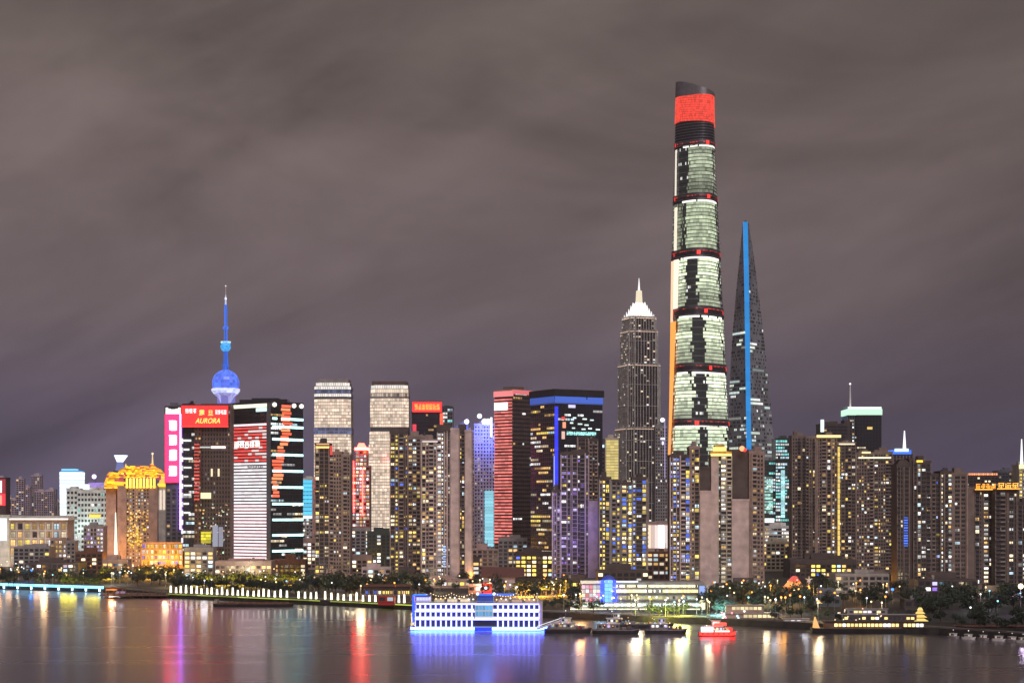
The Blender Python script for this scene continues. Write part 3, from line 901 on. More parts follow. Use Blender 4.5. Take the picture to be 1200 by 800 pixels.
for i in range(12):
    z = wz(520 + i * 10.5, Y + 6); u = 0.2 * k
    b.box(u, u + 2.2 * k, -.9, -.3, z, z + 6.0 * k, 'glow_surface', mul((.9, .88, 1.0), R.uniform(.5, 1.1)), fr)
    if i < 9: b.box(3 * k, R.uniform(8, 13.5) * k, -.9, -.3, z + 2, z + 3.6, 'glow_surface', mul(WHITE, R.uniform(.5, 1.1)), fr)
part(t, 'edge_light', b)

# -- magenta signboard tower behind it
Y = 1850.0; k = Y / F
t = building('office_tower', 'narrow tower with a vertical magenta sign of white characters', 'office tower', [
    blk(194, 214, 476, Y, 0, 30, front=style(fh=4, bw=5, p=.05, pal='dim', balc=0, frame='metal_grey'), wall='glass_blue', fz1=wz(572, Y))], 32)
fr = Frame((wx(193.5, Y), Y - 2.5, 0), (1, 0))
b = MB(); b.box(0, 19 * k, 0, 2, wz(566, Y), wz(476, Y), 'metal_dark', None, fr); b.box(.5, 17.5 * k, -.3, .1, wz(565, Y), wz(485, Y), 'glow_surface', mul((1, .008, .05), 4.0), fr)
b.box(17.6 * k, 19.4 * k, -.3, .1, wz(620, Y), wz(485, Y), 'glow_surface', mul((.30, .12, 1), 9.0), fr)
for i in range(6): b.box((1.3 + i * 2.9) * k, (4.1 + i * 2.9) * k, -.35, .1, wz(485, Y), wz(476 + (1.6, 3, 3.6, 3.6, 3, 1.6)[i], Y), 'glow_surface', mul(WHITE, 1.1), fr)
sg = part(t, 'sign_board', b)
b = MB()
for i, (q0, q1) in enumerate(((504, 493), (521, 510), (539, 527), (557, 546))):
    b.box(5.5 * k, 14.5 * k, -.55, -.25, wz(q0, Y), wz(q1, Y), 'glow_surface', mul((1, .82, 1), .95), fr)
    glyphs(b, fr, 5 * k, 15 * k, wz(q0 + .6, Y), wz(q1 - .6, Y), 1, 'glow_surface', mul(WHITE, 1.25), R, -.85)
b.build('lettering', sg, t.location)

# -- tower with the giant striped screen
Y = 1640.0; k = Y / F
P = corner_quad(270, 317, 355, Y, 40)
fl = style(fh=4.0, bw=3.2, ribbon=True, ww=.95, wh=.62, pier=.0, slab=.3, st=.5, p=.0, pal='office', balc=0, frame='metal_dark')
frr = style(fh=4.0, bw=3.2, ribbon=True, ww=.9, wh=.5, pier=.25, pw=.3, slab=.35, st=.6, p=.16, pal='white', balc=0, frame='metal_dark')
t = building('office_tower', 'dark glass office tower with a giant striped white and red screen on one face', 'office tower', [
    dict(poly=P, z=wz(471, Y), faces={0: fl, 1: frr}, wall='glass_dark', trim='metal_dark')], 33)
A, Bc, C = P[0], P[1], P[2]
fr = Frame((A[0], A[1], 0), (Bc[0] - A[0], Bc[1] - A[1])); L = math.hypot(Bc[0] - A[0], Bc[1] - A[1])
b = MB()
b.box(1, L - 4, -1.2, -.4, wz(476.5, Y), wz(472.3, Y), 'glow_surface', mul((1, .96, .72), .85), fr)
b.box(L * .66, L - 4, -1.0, -.4, wz(481.5, Y), wz(477, Y), 'glow_surface', mul((.7, .95, .95), .8), fr)
part(t, 'crown_light', b)
b = MB(); rows = 42; q0, q1 = 655, 494
for i in range(rows):
    pa = q0 + (q1 - q0) * i / rows; pb = q0 + (q1 - q0) * (i + .62) / rows
    segs = 10; 
    for s in range(segs):
        u0, u1 = 1.2 + (L - 6.2) * s / segs, 1.2 + (L - 6.2) * (s + 1) / segs
        py = pa
        if 500 < py < 541: c = mul((1, .09, .08), R.uniform(.5, .65)) if R.random() < (.8 if s < 7 else .45) else mul((1, .74, .72), .62)
        elif 541 <= py < 592: c = mul((.95, .88, .92), R.uniform(.6, .85))
        else: c = mul((1, .72, .76), R.uniform(.82, .98))
        b.box(u0, u1 + .003, -.9, -.35, wz(pa, Y), wz(pb, Y), 'glow_surface', c, fr)
sc = part(t, 'screen', b)
b = MB(); glyphs(b, fr, 7, L - 12, wz(523, Y), wz(516, Y), 5, 'glow_surface', mul((1, .9, .85), 1.2), R, -1.3)
glyphs(b, fr, L * .45, L - 8, wz(549, Y), wz(545, Y), 3, 'glow_surface', mul((.25, .22, .28), .3), R, -1.3)
b.build('lettering', sc, t.location)
fr2 = Frame((Bc[0], Bc[1], 0), (C[0] - Bc[0], C[1] - Bc[1])); L2 = math.hypot(C[0] - Bc[0], C[1] - Bc[1])
b = MB()
for i, q in enumerate((491, 500.5, 515, 533, 552, 571, 590.5, 609, 627, 645.5)):
    qq = q + 1.0
    n = 7
    for s in range(n):
        if i < 1 and s in (1,): continue
        b.box(L2 * (.05 + .94 * s / n), L2 * (.05 + .94 * (s + 1) / n), -.9, -.3, wz(qq, Y + 12), wz(qq - 2.6, Y + 12), 'glow_surface', mul((.45, .97, .92), R.uniform(1.6, 2.4) * (1 if i > 2 else 1.05)), fr2)
part(t, 'lit_floor_band', b)
b = MB()
for i in range(27):
    q = 474 + i * 4.05; x = (.34, .62) if i < 9 else (.30, .56) if i < 12 else (.18, .42) if i < 16 else (.06, .36) if i < 22 else (.05, .22)
    b.box(L2 * (x[0] + R.uniform(-.03, .03)), L2 * (x[1] + R.uniform(-.05, .05)), -.7, -.25, wz(q + 3.0, Y + 10), wz(q, Y + 10), 'glow_surface', mul(R.choice(((1, .13, .05), (1, .16, .08), (1, .3, .12))), R.uniform(.6, .95)), fr2)
part(t, 'red_screen', b)
b = Pieces()
for u in (.10, .70, .93): b.sphere(*tuple(fr2.p(L2 * u, -1.0, wz(474.5, Y + 10))), 2.1, 'glow_surface', 10, mul((1, .93, .8), 1.2))
part(t, 'flood_lamp', b)
b = MB(); b.box(0, 5, -.8, -.2, wz(660, Y), wz(472, Y), 'glass_blue', None, Frame((Bc[0] - fr.u.x * 4.5, Bc[1] - fr.u.y * 4.5, 0), fr.u)); part(t, 'corner_glass', b)

# -- twin pale towers
def twin(label, pl, pr, ptop, Y, seed, bands):
    k = Y / F; rng = random.Random(seed)
    root = thing('office_tower', label, 'office tower', (wx((pl + pr) / 2, Y), Y, G), 'pair of pale lit office towers')
    xl, xr = wx(pl, Y), wx(pr, Y); w = xr - xl; ch = w * .12
    def poly(ins=0.0, y0=0.0):
        l, r = xl + ins, xr - ins
        return [(l + ch, Y + y0), (r - ch, Y + y0), (r, Y + y0 + ch), (r, Y + w - ch), (r - ch, Y + w), (l + ch, Y + w), (l, Y + w - ch), (l, Y + y0 + ch)]
    for (qa, qb, ins, kind) in bands:      # lower row, upper row
        b = MB(); p = poly(ins * k, ins * k); z0, z1 = (G if qa > 640 else wz(qa, Y)), wz(qb, Y)
        b.prism(p, z0, z1, 'plaster_cream' if kind == 'lit' else 'glass_dark')
        g = MB(); f_ = MB()
        for i in (7, 0, 1):
            A, B = p[i], p[(i + 1) % 8]; fr = Frame((A[0], A[1], 0), (B[0] - A[0], B[1] - A[1])); Lk = math.hypot(B[0] - A[0], B[1] - A[1])
            nf = max(1, round((z1 - z0) / 4.2)); nb = max(1, round(Lk / 3.0))
            for f in range(nf):
                za, zb = z0 + (z1 - z0) * f / nf, z0 + (z1 - z0) * (f + 1) / nf
                f_.box(-.02, Lk + .02, -.55, .1, zb - .55, zb - .02, 'stone_white', None, fr)
                rk = rng.uniform(.62, 1.0)
                for q in range(nb):
                    if kind == 'lit': c = mul((1, .80, .62), rk * rng.choice((.6, .8, .95, .95, 1.05, 1.2)))
                    elif kind == 'white': c = mul((1, .93, .85), rk * rng.uniform(.8, 1.15))
                    elif kind == 'blue': c = mul((.30, .36, .70), rk * rng.uniform(.15, .5))
                    elif kind == 'dim': c = mul((1, .8, .65), rng.choice((.08, .2, .35, .5)))
                    else: c = mul((.6, .6, .6), .05)
                    g.box(Lk * q / nb + .18, Lk * (q + 1) / nb - .18, -.25, .1, za + .15, zb - .75, 'window_glass', c, fr)
        o = part(root, 'section', b); g.build('glazing', o, root.location); f_.build('floor_edge', o, root.location)
    return root, k
t, k = twin('pale lit office tower with slanting grey crown and dark blue belt', 367.5, 411, 441, 2450, 41,
    [(662, 508, 0, 'lit'), (508, 500.5, -.3, 'blue'), (500.5, 467, .3, 'lit'), (467, 464.5, 1.0, 'dark'), (464.5, 460.5, .2, 'white'), (460.5, 456, 1.2, 'blue'), (456, 452, .4, 'white'), (452, 447.5, 2, 'white')])
b = MB(); xa, xb = wx(371, 2450), wx(408, 2450); b.prism([(xa, 2454), (xb, 2454), (xb, 2494), (xa, 2494)], wz(448, 2450), lambda x, y: wz(441.2 if x > 0 * xa and x > (xa + xb) / 2 else 443.5, 2450), 'plaster_grey'); part(t, 'crown', b)
t, k = twin('pale lit office tower with stepped cream crown and no blue belt', 433, 479, 446, 2450, 42,
    [(662, 520, -1.2, 'lit'), (520, 505, -.4, 'lit'), (505, 500, 1.0, 'dark'), (500, 466, .4, 'lit'), (466, 464.5, 1.2, 'dark'), (464.5, 460, .6, 'dim'), (460, 455, 1.0, 'lit'), (455, 450.5, 1.4, 'white')])
b = MB(); xa, xb = wx(435.5, 2450), wx(476.5, 2450); b.prism([(xa, 2453), (xb, 2453), (xb, 2494), (xa, 2494)], wz(451, 2450), wz(446.3, 2450), 'bronze')
for i in range(6): b.tube((xa + 4 + i * 7, 2456, wz(446.3, 2450)), (xa + 4 + i * 7, 2456, wz(444.6, 2450)), .3, .2, 'metal_grey', 6)
part(t, 'crown', b)

# -- glowing cream tower with the red halo cap
Y = 2200.0; k = Y / F
b1 = style(fh=4.2, bw=4, ww=.8, wh=.68, pier=.4, pw=.5, slab=.5, st=.9, p=.9, pal='white', balc=0, frame='red_paint', cols=[1])
t = building('office_tower', 'glowing cream tower ribbed in red light under a red cap, between the two pale towers', 'office tower', [blk(413, 433, 546, Y, 0, 30, front=b1, wall='stone_pink', gear=False), blk(416.5, 430, 527, Y, 4, 22, front=b1, wall='stone_pink', z0=wz(547, Y), fz0=wz(546, Y), gear=False)], 34)
b = MB(); b.prism(quad(415.5, 431, Y, 2, 26), wz(527, Y), wz(524, Y), 'glow_surface', mul((1, .02, .015), 45.0)); b.prism(quad(418, 428.5, Y, 4, 20), wz(524, Y), wz(518.5, Y), 'glow_surface', mul((1, .06, .04), 8.0), quad(420.5, 426, Y, 9, 9))
b.box(wx(414, Y), wx(414.8, Y), Y - 1.2, Y - .2, wz(600, Y), wz(540, Y), 'glow_surface', mul((1, .02, .015), 18.0)); b.box(wx(424.4, Y), wx(425.6, Y), Y - 1.4, Y - .2, wz(604, Y), wz(548, Y), 'glow_surface', mul((1, .02, .015), 18.0))
part(t, 'cap_light', b)

# -- dark tower with the orange roof sign
Y = 2000.0; k = Y / F
dk = style(fh=4, bw=3, ribbon=True, ww=.9, wh=.5, pier=0, slab=.4, st=.6, p=.10, pal='dim', balc=0, frame='metal_dark')
tg = style(fh=4, bw=3, ribbon=True, ww=.9, wh=.6, pier=.3, slab=.4, st=.6, p=.3, pal='teal', balc=0, frame='metal_grey')
t = building('office_tower', 'dark office tower with a glowing red roof sign in orange characters', 'office tower', [
    blk(482.5, 518, 483, Y, 0, 40, front=dk, wall='glass_dark', gear=False), blk(518.2, 530.5, 477, Y, 6, 34, front=tg, wall='glass_green')], 35)
fr = Frame((wx(483.5, Y), Y - 1, 0), (1, 0))
b = MB(); b.box(0, 34.5 * k, 0, 3, wz(483, Y), wz(470, Y), 'metal_dark', None, fr); b.box(.4, 34 * k, -.3, .1, wz(482.5, Y), wz(471, Y), 'glow_surface', mul((1, .006, .006), 5.0), fr)
b.box(32 * k, 36 * k, -1.2, -.6, wz(503, Y), wz(484, Y), 'glow_surface', mul((1, .12, .05), .75), fr); b.box(0, 4.5 * k, -1.2, -.6, wz(505, Y), wz(497, Y), 'glow_surface', mul((1, .05, .1), .55), fr)
sg = part(t, 'roof_sign', b); b = MB(); glyphs(b, fr, 2.5 * k, 32.5 * k, wz(480, Y), wz(473.5, Y), 7, 'glow_surface', mul((1, .42, .05), 1.2), R, -.7); b.build('lettering', sg, t.location)

# -- grey slanted-roof building in blue floodlight
Y = 1900.0; k = Y / F
gb = style(fh=3.6, bw=3.2, ww=.5, wh=.5, pier=.5, pw=.4, slab=.35, st=.5, p=.16, pal='dim', balc=0, frame='plaster_lilac')
t = building('office_tower', 'grey block in blue floodlight with white roof lamps and a pale cyan light strip', 'office tower', [
    blk(530, 556, 505, Y, 4, 34, front=gb, wall='plaster_lilac'), blk(555.8, 580, 497, Y, 0, 38, front=gb, wall='plaster_lilac')], 36)
b = MB(); P = quad(530, 549, Y, 3, 30); b.prism(P, wz(505, Y), lambda x, y: wz(502 if x < wx(540, Y) else 488.5, Y), 'metal_grey'); part(t, 'slant_roof', b)
fr = Frame((wx(530, Y), Y - 2, 0), (1, 0)); b = MB()
for i in range(17): b.box(38 * k, 48.5 * k, -1, -.2, wz(640 - i * 3.85, Y), wz(636.4 - i * 3.85, Y), 'glow_surface', mul((.35, .80, .95), R.uniform(.42, .6)), fr); part(t, 'strip_light', b)
b = Pieces()
for (u, q, r, c) in ((17, 494, 2.6, WHITE), (32, 487.5, 2.6, (.9, .9, 1)), (38, 494, 3.2, (.95, .95, 1)), (42, 494, 3.2, (.95, .95, 1))): b.sphere(*tuple(fr.p(u * k, -1.5, wz(q, Y))), r, 'glow_surface', 10, mul(c, 1.3))
b.box(44.5 * k, 47 * k, -1.5, -.5, wz(512, Y), wz(489, Y), 'glow_surface', mul((.8, .82, 1), 1.2), fr)
b.tube(fr.p(34 * k, 1, wz(497, Y)), fr.p(34 * k, 1, wz(472, Y)), .35, .2, 'metal_grey', 6); b.tube(fr.p(46 * k, 1, wz(497, Y)), fr.p(46 * k, 1, wz(472, Y)), .35, .2, 'metal_grey', 6)
part(t, 'flood_lamp', b)
for u, q, w in ((20, 508, 2.2e5), (36, 502, 4.5e5), (44, 520, 3e5)): glow(*tuple(fr.p(u * k, -14, wz(q, Y))), (.12, .2, 1), w, 2)

# -- pink striped tower
Y = 1750.0; k = Y / F
pk = style(fh=4.0, bw=4, ww=1.0, wh=.60, pier=0, slab=.9, st=1.0, p=0, pal='dim', balc=0, frame='stone_pink')
pd = style(fh=4.0, bw=3.2, ribbon=True, ww=.85, wh=.45, pier=0, slab=.45, st=.7, p=.07, pal='white', balc=0, frame='bronze')
bl = cblk(580, 601, 625, 457, Y, 42, left=pk, right=pd, wall='bronze', trim='stone_pink')
t = building('office_tower', 'square tower with one face banded in pink light and the other dark brown', 'office tower', [bl], 37)
P = bl['poly']; fr = Frame(P[0], (P[1][0] - P[0][0], P[1][1] - P[0][1])); L = math.hypot(P[1][0] - P[0][0], P[1][1] - P[0][1])
b = MB(); n = 46
for i in range(n):
    q = 636 - i * 3.72; s0 = 0
    for s in range(5):
        b.box(L * s / 5 + .15, L * (s + 1) / 5 - .05, -1.35, -.95, wz(q, Y), wz(q - 1.9, Y), 'glow_surface', mul((.95, .22, .19), R.uniform(.4, .9)), fr)  # pink floodlight on the fins, put into the bands as emission
part(t, 'lit_floor_band', b)
fr2 = Frame(P[1], (P[2][0] - P[1][0], P[2][1] - P[1][1])); L2 = math.hypot(P[2][0] - P[1][0], P[2][1] - P[1][1])
b = MB(); b.box(-1, L + 1, -1.0, -.3, wz(464, Y), wz(457.5, Y), 'glow_surface', mul((1, .28, .28), .62), fr); b.box(-1, L2 + 1, -1.0, -.3, wz(461.5, Y), wz(456.5, Y), 'glow_surface', mul((1, .22, .24), .5), fr2)
b.box(.5, L * .75, -1.6, -1.0, wz(480, Y), wz(471, Y), 'glow_surface', mul((1, .9, .9), 1.15), fr)
for (u, q, c) in ((.45, 485, WHITE), (.9, 477, ORANGE), (.82, 537, WHITE), (.82, 545, COOL)): b.box(L2 * u, L2 * u + 4, -.9, -.4, wz(q, Y), wz(q - 2, Y), 'glow_surface', mul(c, .9), fr2)
part(t, 'crown_light', b)
b = MB(); cx = wx(605, Y + 25); b.prism([(cx - 7, Y + 14), (cx + 7, Y + 14), (cx + 7, Y + 30), (cx - 7, Y + 30)], wz(457, Y), wz(452.6, Y), 'rust'); part(t, 'roof_house', b)

# -- dark tower with blue crown belt and blue edge
Y = 1600.0; k = Y / F
lf = style(fh=3.9, bw=3.4, ribbon=True, ww=.9, wh=.5, pier=.2, pw=.3, slab=.5, st=.7, p=.28, pal='home', balc=0, frame='bronze')
rf = style(fh=3.9, bw=3.4, ribbon=True, ww=.9, wh=.5, pier=.15, pw=.2, slab=.25, st=.4, p=.05, pal='office', balc=0, frame='metal_dark')
bl = cblk(622, 650, 706, 466, Y, 60, left=lf, right=rf, wall='glass_dark', trim='metal_dark')
t = building('office_tower', 'black glass tower with blue light belt under its flat crown and blue corner line', 'office tower', [bl], 38)
P = bl['poly']; cxm = sum(p[0] for p in P) / 4; cym = sum(p[1] for p in P) / 4
b = MB(); b.prism([(cxm + (x - cxm) * 1.05, cym + (y - cym) * 1.05) for x, y in P], wz(463.5, Y), wz(455.5, Y), 'metal_dark'); part(t, 'crown', b)
fr = Frame(P[0], (P[1][0] - P[0][0], P[1][1] - P[0][1])); L = math.hypot(P[1][0] - P[0][0], P[1][1] - P[0][1])
fr2 = Frame(P[1], (P[2][0] - P[1][0], P[2][1] - P[1][1])); L2 = math.hypot(P[2][0] - P[1][0], P[2][1] - P[1][1])
b = MB()
for q0, q1, c in ((471, 464, (.06, .17, .80)), (472.5, 470.8, (.05, .10, .4))):
    b.box(0, L, -.9 + .05 * (q0 > 471), -.2, wz(q0, Y), wz(q1, Y), 'glow_surface', mul(c, .35), fr); b.box(0, L2, -.9 + .05 * (q0 > 471), -.2, wz(q0, Y), wz(q1, Y), 'glow_surface', mul(c, .5), fr2)
part(t, 'belt_light', b)
b = MB()
for i in range(40):
    q = 476 + i * 4.3; b.box(-.2, 3.0, -1.0, -.3, wz(q + 4.25, Y), wz(q, Y), 'glow_surface', mul((.015, .03, .75), R.uniform(.8, 1.3)), fr2)
b.box(-1.2, -.5, -1.0, -.3, wz(650, Y), wz(534, Y), 'glow_surface', mul((.3, .36, 1), .8), fr2)
part(t, 'edge_light', b)
b = Pieces()
for (u0, u1, q, h, c, e) in ((.28, .42, 473.5, 3.5, (.75, .7, 1), .7), (.14, .2, 488, 3, RED, .8), (.16, .22, 494, 7, (1, .35, .2), .8), (.14, .2, 505, 9, (1, .6, .5), .6)):
    b.box(L2 * u0, L2 * u1, -.9, -.3, wz(q + h, Y), wz(q, Y), 'glow_surface', mul(c, e), fr2)
for (u, q) in ((.42, 488), (.62, 489), (.78, 490), (.36, 494), (.52, 495), (.66, 496), (.40, 500), (.6, 501), (.74, 500), (.9, 501)): b.box(L2 * u - 2.2, L2 * u + R.uniform(.5, 3), -.8, -.3, wz(q + 1.6, Y), wz(q, Y), 'glow_surface', mul((.8, 1, .95), R.uniform(.5, 1.1)), fr2)
sg = part(t, 'facade_light', b)
b = MB(); glyphs(b, fr2, L2 * .24, L2 * .86, wz(509, Y), wz(505, Y), 13, 'glow_surface', mul((.45, 1, .95), 1.0), R, -.9); b.build('lettering', sg, t.location)

# -- narrow yellow lit building
Y = 1750.0
ye = style(fh=3.6, bw=6, ww=.92, wh=.78, pier=.2, pw=.3, slab=.3, st=.4, p=3, pal='yellow', balc=0, frame='plaster_cream', cols=[1])
t = building('office_tower', 'slim building lit yellow from top to bottom beside the stepped stone tower', 'office tower', [blk(709, 725, 514, Y, 0, 24, wall='plaster_cream', trim='plaster_cream'), blk(701, 709.2, 519, Y, 4, 18, front=style(fh=4, bw=4, p=.5, pal='office', balc=0, ribbon=True, frame='metal_grey'), wall='glass_blue')], 39)
fr = Frame((wx(709, Y), Y - .1, 0), (1, 0)); b = MB(); k = Y / F
for i in range(28):
    q = 515.5 + i * 3.3
    for s in range(3): b.box(1.2 + s * 3.9, 4.9 + s * 3.9, -.5, .1, wz(q + 2.6, Y), wz(q, Y), 'window_glass', mul((1, .80, .28), R.uniform(.45, .75)), fr)
part(t, 'glazing', b)
b = Pieces(); b.box(-5 * k, -1 * k, -.8, -.2, wz(524, Y), wz(521, Y), 'glow_surface', mul(COOL, 1.2), fr); part(t, 'flood_lamp', b)

# -- slim lit mast building between stepped tower and tallest tower
Y = 2300.0; k = Y / F
t = building('office_tower', 'slim grey tower with a lit blue roof lamp, squeezed beside the tallest tower', 'office tower', [blk(768, 782, 500, Y, 0, 26, front=style(fh=4, bw=3, p=.12, pal='white', balc=0, frame='plaster_grey', wall='plaster_grey'), wall='plaster_grey')], 40)
fr = Frame((wx(768, Y), Y - 1, 0), (1, 0)); b = Pieces()
b.sphere(*tuple(fr.p(8 * k, -2, wz(492, Y))), 2.8, 'glow_surface', 10, mul(WHITE, 1.2)); b.box(6 * k, 11 * k, -1.6, -.6, wz(515, Y), wz(513, Y), 'glow_surface', mul((.9, .85, 1), 1.1), fr); b.box(7.5 * k, 9.5 * k, -1.6, -.6, wz(521, Y), wz(517, Y), 'glow_surface', mul((.8, .75, 1), 1.1), fr)
b.box(10.5 * k, 11.4 * k, -1.3, -.5, wz(560, Y), wz(490, Y), 'glow_surface', mul((.55, .45, .8), .5), fr); b.tube(fr.p(8 * k, 3, wz(500, Y)), fr.p(8 * k, 3, wz(487, Y)), .5, .3, 'metal_grey', 6)
part(t, 'flood_lamp', b)

# -- bright podium hall at the foot of the stepped tower
Y = 1950.0; k = Y / F
t = building('hall', 'bright glass-fronted hall glowing pinkish white at the foot of the stepped tower', 'hall', [blk(750, 787, 612, Y, 0, 40, wall='stone_pink', gear=False)], 401)
fr = Frame((wx(750, Y), Y - .5, 0), (1, 0)); b = MB()
for i in range(9):
    u0 = (1 + i * 4) * k
    b.box(u0, u0 + 3.7 * k, -.4, .1, wz(642, Y), wz(615 if i > 1 else 622, Y), 'window_glass', mul(((1, .62, .30), (1, .72, .4), (1, .8, .6), (1, .75, .65), (1, .85, .8), (1, .97, .95), (1, .97, .95), (1, .85, .8), (1, .7, .62))[i], (.7, .9, .9, .6, .8, 1.3, 1.3, .7, .55)[i]), fr)
part(t, 'glazing', b)

# -- teal glass building at the foot of the wedge
Y = 2250.0; k = Y / F
te = style(fh=4, bw=3, ribbon=True, ww=.85, wh=.6, pier=.4, pw=.5, slab=.3, st=.5, p=.45, pal='teal', balc=0, frame='glass_green')
t = building('office_tower', 'teal lit glass building with a bright cyan column beside the dark wedge tower', 'office tower', [blk(893, 909, 540, Y, 6, 30, front=te, wall='glass_green', gear=False), blk(908.8, 928, 514, Y, 0, 34, front=te, wall='glass_green')], 402)
b = MB(); fr = Frame((wx(893, Y), Y - 1, 0), (1, 0))
for i in range(14): b.box(22 * k, 26.5 * k, -1, -.2, wz(606 - i * 4, Y), wz(602.6 - i * 4, Y), 'glow_surface', mul((.45, .9, .95), R.uniform(.4, .9)), fr); b.box(0 * k, 2 * k, -1, -.2, wz(606, Y), wz(548, Y), 'glow_surface', mul((1, .9, .6), .7), fr); b.box(3 * k, 14 * k, -1, -.2, wz(612, Y), wz(607, Y), 'glow_surface', mul((.9, 1, 1), .9), fr)
for i in range(11):
    for q in range(4): b.box((2.4 + q * 2.7) * k, (4.9 + q * 2.7) * k, 4.6, 5.6, wz(601 - i * 4, Y), wz(598.2 - i * 4, Y), 'glow_surface', mul((.45, .85, .75), R.choice((.1, .3, .5, .7))), fr)
part(t, 'strip_light', b)
Y = 2000.0
building('low_block', 'pale low block glowing white under the teal glass building', 'building', [blk(896, 926, 617, Y, 0, 25, front=style(fh=4, bw=5, ww=.9, p=.5, pal='white', balc=0, frame='stone_white'), wall='stone_white')], 403)

# -- tower with pale green roof light, and its neighbours
Y = 2300.0; k = Y / F
gw = style(fh=4.2, bw=4, ribbon=True, ww=.85, wh=.5, pier=.3, slab=.3, st=.5, p=.06, pal='white', balc=0, frame='metal_dark')
t = building('office_tower', 'dark tower with a pale green lit roof rim and a thin mast', 'office tower', [blk(993, 1004, 478, Y, 4, 36, front=style(fh=4.2, bw=3, ww=.7, p=.4, pal='white', balc=0, frame='metal_grey'), wall='glass_dark', gear=False), blk(1003.8, 1033, 482, Y, 0, 40, front=gw, wall='glass_dark', gear=False)], 404)
b = MB(); b.prism(quad(992.5, 1034, Y, -1, 42), wz(486, Y), wz(479, Y), 'glow_surface', mul((.60, .95, .72), .72)); b.prism(quad(994, 1033, Y, 1, 38), wz(479, Y), wz(476.5, Y), 'glow_surface', mul((.8, 1, .85), .95)); part(t, 'roof_light', b)
b = MB(); x = wx(998, Y); b.tube((x, Y + 10, wz(477, Y)), (x, Y + 10, wz(449, Y)), 1.3, .6, 'white_paint', 6); b.sphere(x, Y + 10, wz(449, Y), 1.3, 'glow_surface', 8, mul(WHITE, 1.1)); part(t, 'mast', b)
b = Pieces(); fr = Frame((wx(993, Y), Y - 1, 0), (1, 0)); b.box(23 * k, 29 * k, -1.2, -.5, wz(503, Y), wz(500, Y), 'glow_surface', mul((1, .7, .2), .6), fr); part(t, 'facade_light', b)
Y = 2250.0; k = Y / F
t = building('office_tower', 'dark squat tower with one tall white light, below the green-rimmed tower', 'office tower', [blk(961, 993, 497, Y, 0, 30, front=gw, wall='plaster_dark'), blk(989, 996, 493, Y, 4, 20, wall='plaster_dark', gear=False)], 405)
b = MB(); b.box(wx(961.5, Y), wx(965.5, Y), Y - 1.4, Y - .4, wz(506, Y), wz(491.5, Y), 'glow_surface', mul((.75, .95, .95), .9)); part(t, 'strip_light', b)

# -- blue roof light and white spire
Y = 1750.0; k = Y / F
t = building('office_tower', 'plain tower with blue-lit roof and white lit spire', 'office tower', [blk(1043, 1070, 532, Y, 0, 24, front=style(p=.12, pal='dim', balc=0, frame='plaster_brown', **HOME), wall='plaster_dark', gear=False)], 406)
b = MB(); b.prism(quad(1044.5, 1068, Y, -1, 22), wz(532, Y), wz(527, Y), 'glow_surface', mul((.04, .17, .9), .8)); b.box(wx(1048, Y), wx(1064, Y), Y - 3, Y - 1.2, wz(529, Y), wz(525.5, Y), 'glow_surface', mul((.5, .75, 1), 1.2)); part(t, 'roof_light', b)
b = MB(); x = wx(1062, Y); b.tube((x, Y + 8, wz(527, Y)), (x, Y + 8, wz(504, Y)), 1.8, .5, 'glow_surface', 8, mul((.9, .88, 1), .95)); part(t, 'spire', b)

# -- cyan lit block by the screen tower, glowing white-blue tower far left
Y = 2150.0
t = building('office_tower', 'cyan lit block peeking out beside the screen tower', 'office tower', [blk(354, 367, 561, Y, 0, 24, front=style(fh=4, bw=4, p=.3, pal='office', balc=0, frame='metal_grey'), wall='stone_white')], 407)
b = MB()
for i in range(10): b.box(wx(354.6, Y), wx(365.8, Y), Y - 1.2, Y - .3, wz(566 + i * 4.6, Y), wz(562.2 + i * 4.6, Y), 'glow_surface', mul((.08, .55, .85) if i < 9 else (.8, .95, 1), R.uniform(.6, .9)))
part(t, 'lit_panel', b)
Y = 2600.0
root = thing('office_tower', 'glowing white-blue tower flared towards its blue top, standing far off', 'office tower', (wx(82, Y), Y, G))
b = MB()
for i in range(24):
    q0, q1 = 664 - i * 4.65, 664 - (i + .93) * 4.65; h0, h1 = 11.0 + i * .06, 11.0 + (i + 1) * .06
    b.prism(quad(82 - h0, 82 + h0, Y, 0, 26), wz(q0, Y), wz(q1, Y), 'window_glass', mul((.82, .95, 1.0), R.uniform(.95, 1.2)), quad(82 - h1, 82 + h1, Y, 0, 26))
    b.prism(quad(82 - h1 + .4, 82 + h1 - .4, Y, .5, 25), wz(q1, Y), wz(q1 - .33, Y), 'metal_grey')
part(root, 'shaft', b)
b = MB(); b.prism(quad(71, 93, Y, 1, 24), wz(553.5, Y), wz(551, Y), 'glow_surface', mul((.05, .35, .75), .7)); b.prism(quad(72, 88, Y, 2, 20), wz(551, Y), wz(549, Y), 'glow_surface', mul((.2, .6, .9), .9)); part(root, 'crown', b)
for (dx, w) in ((-14, 3e5), (16, 3e5)): glow(wx(82 + dx, Y), Y - 12, wz(575, Y), (.1, .35, 1), w, 3)

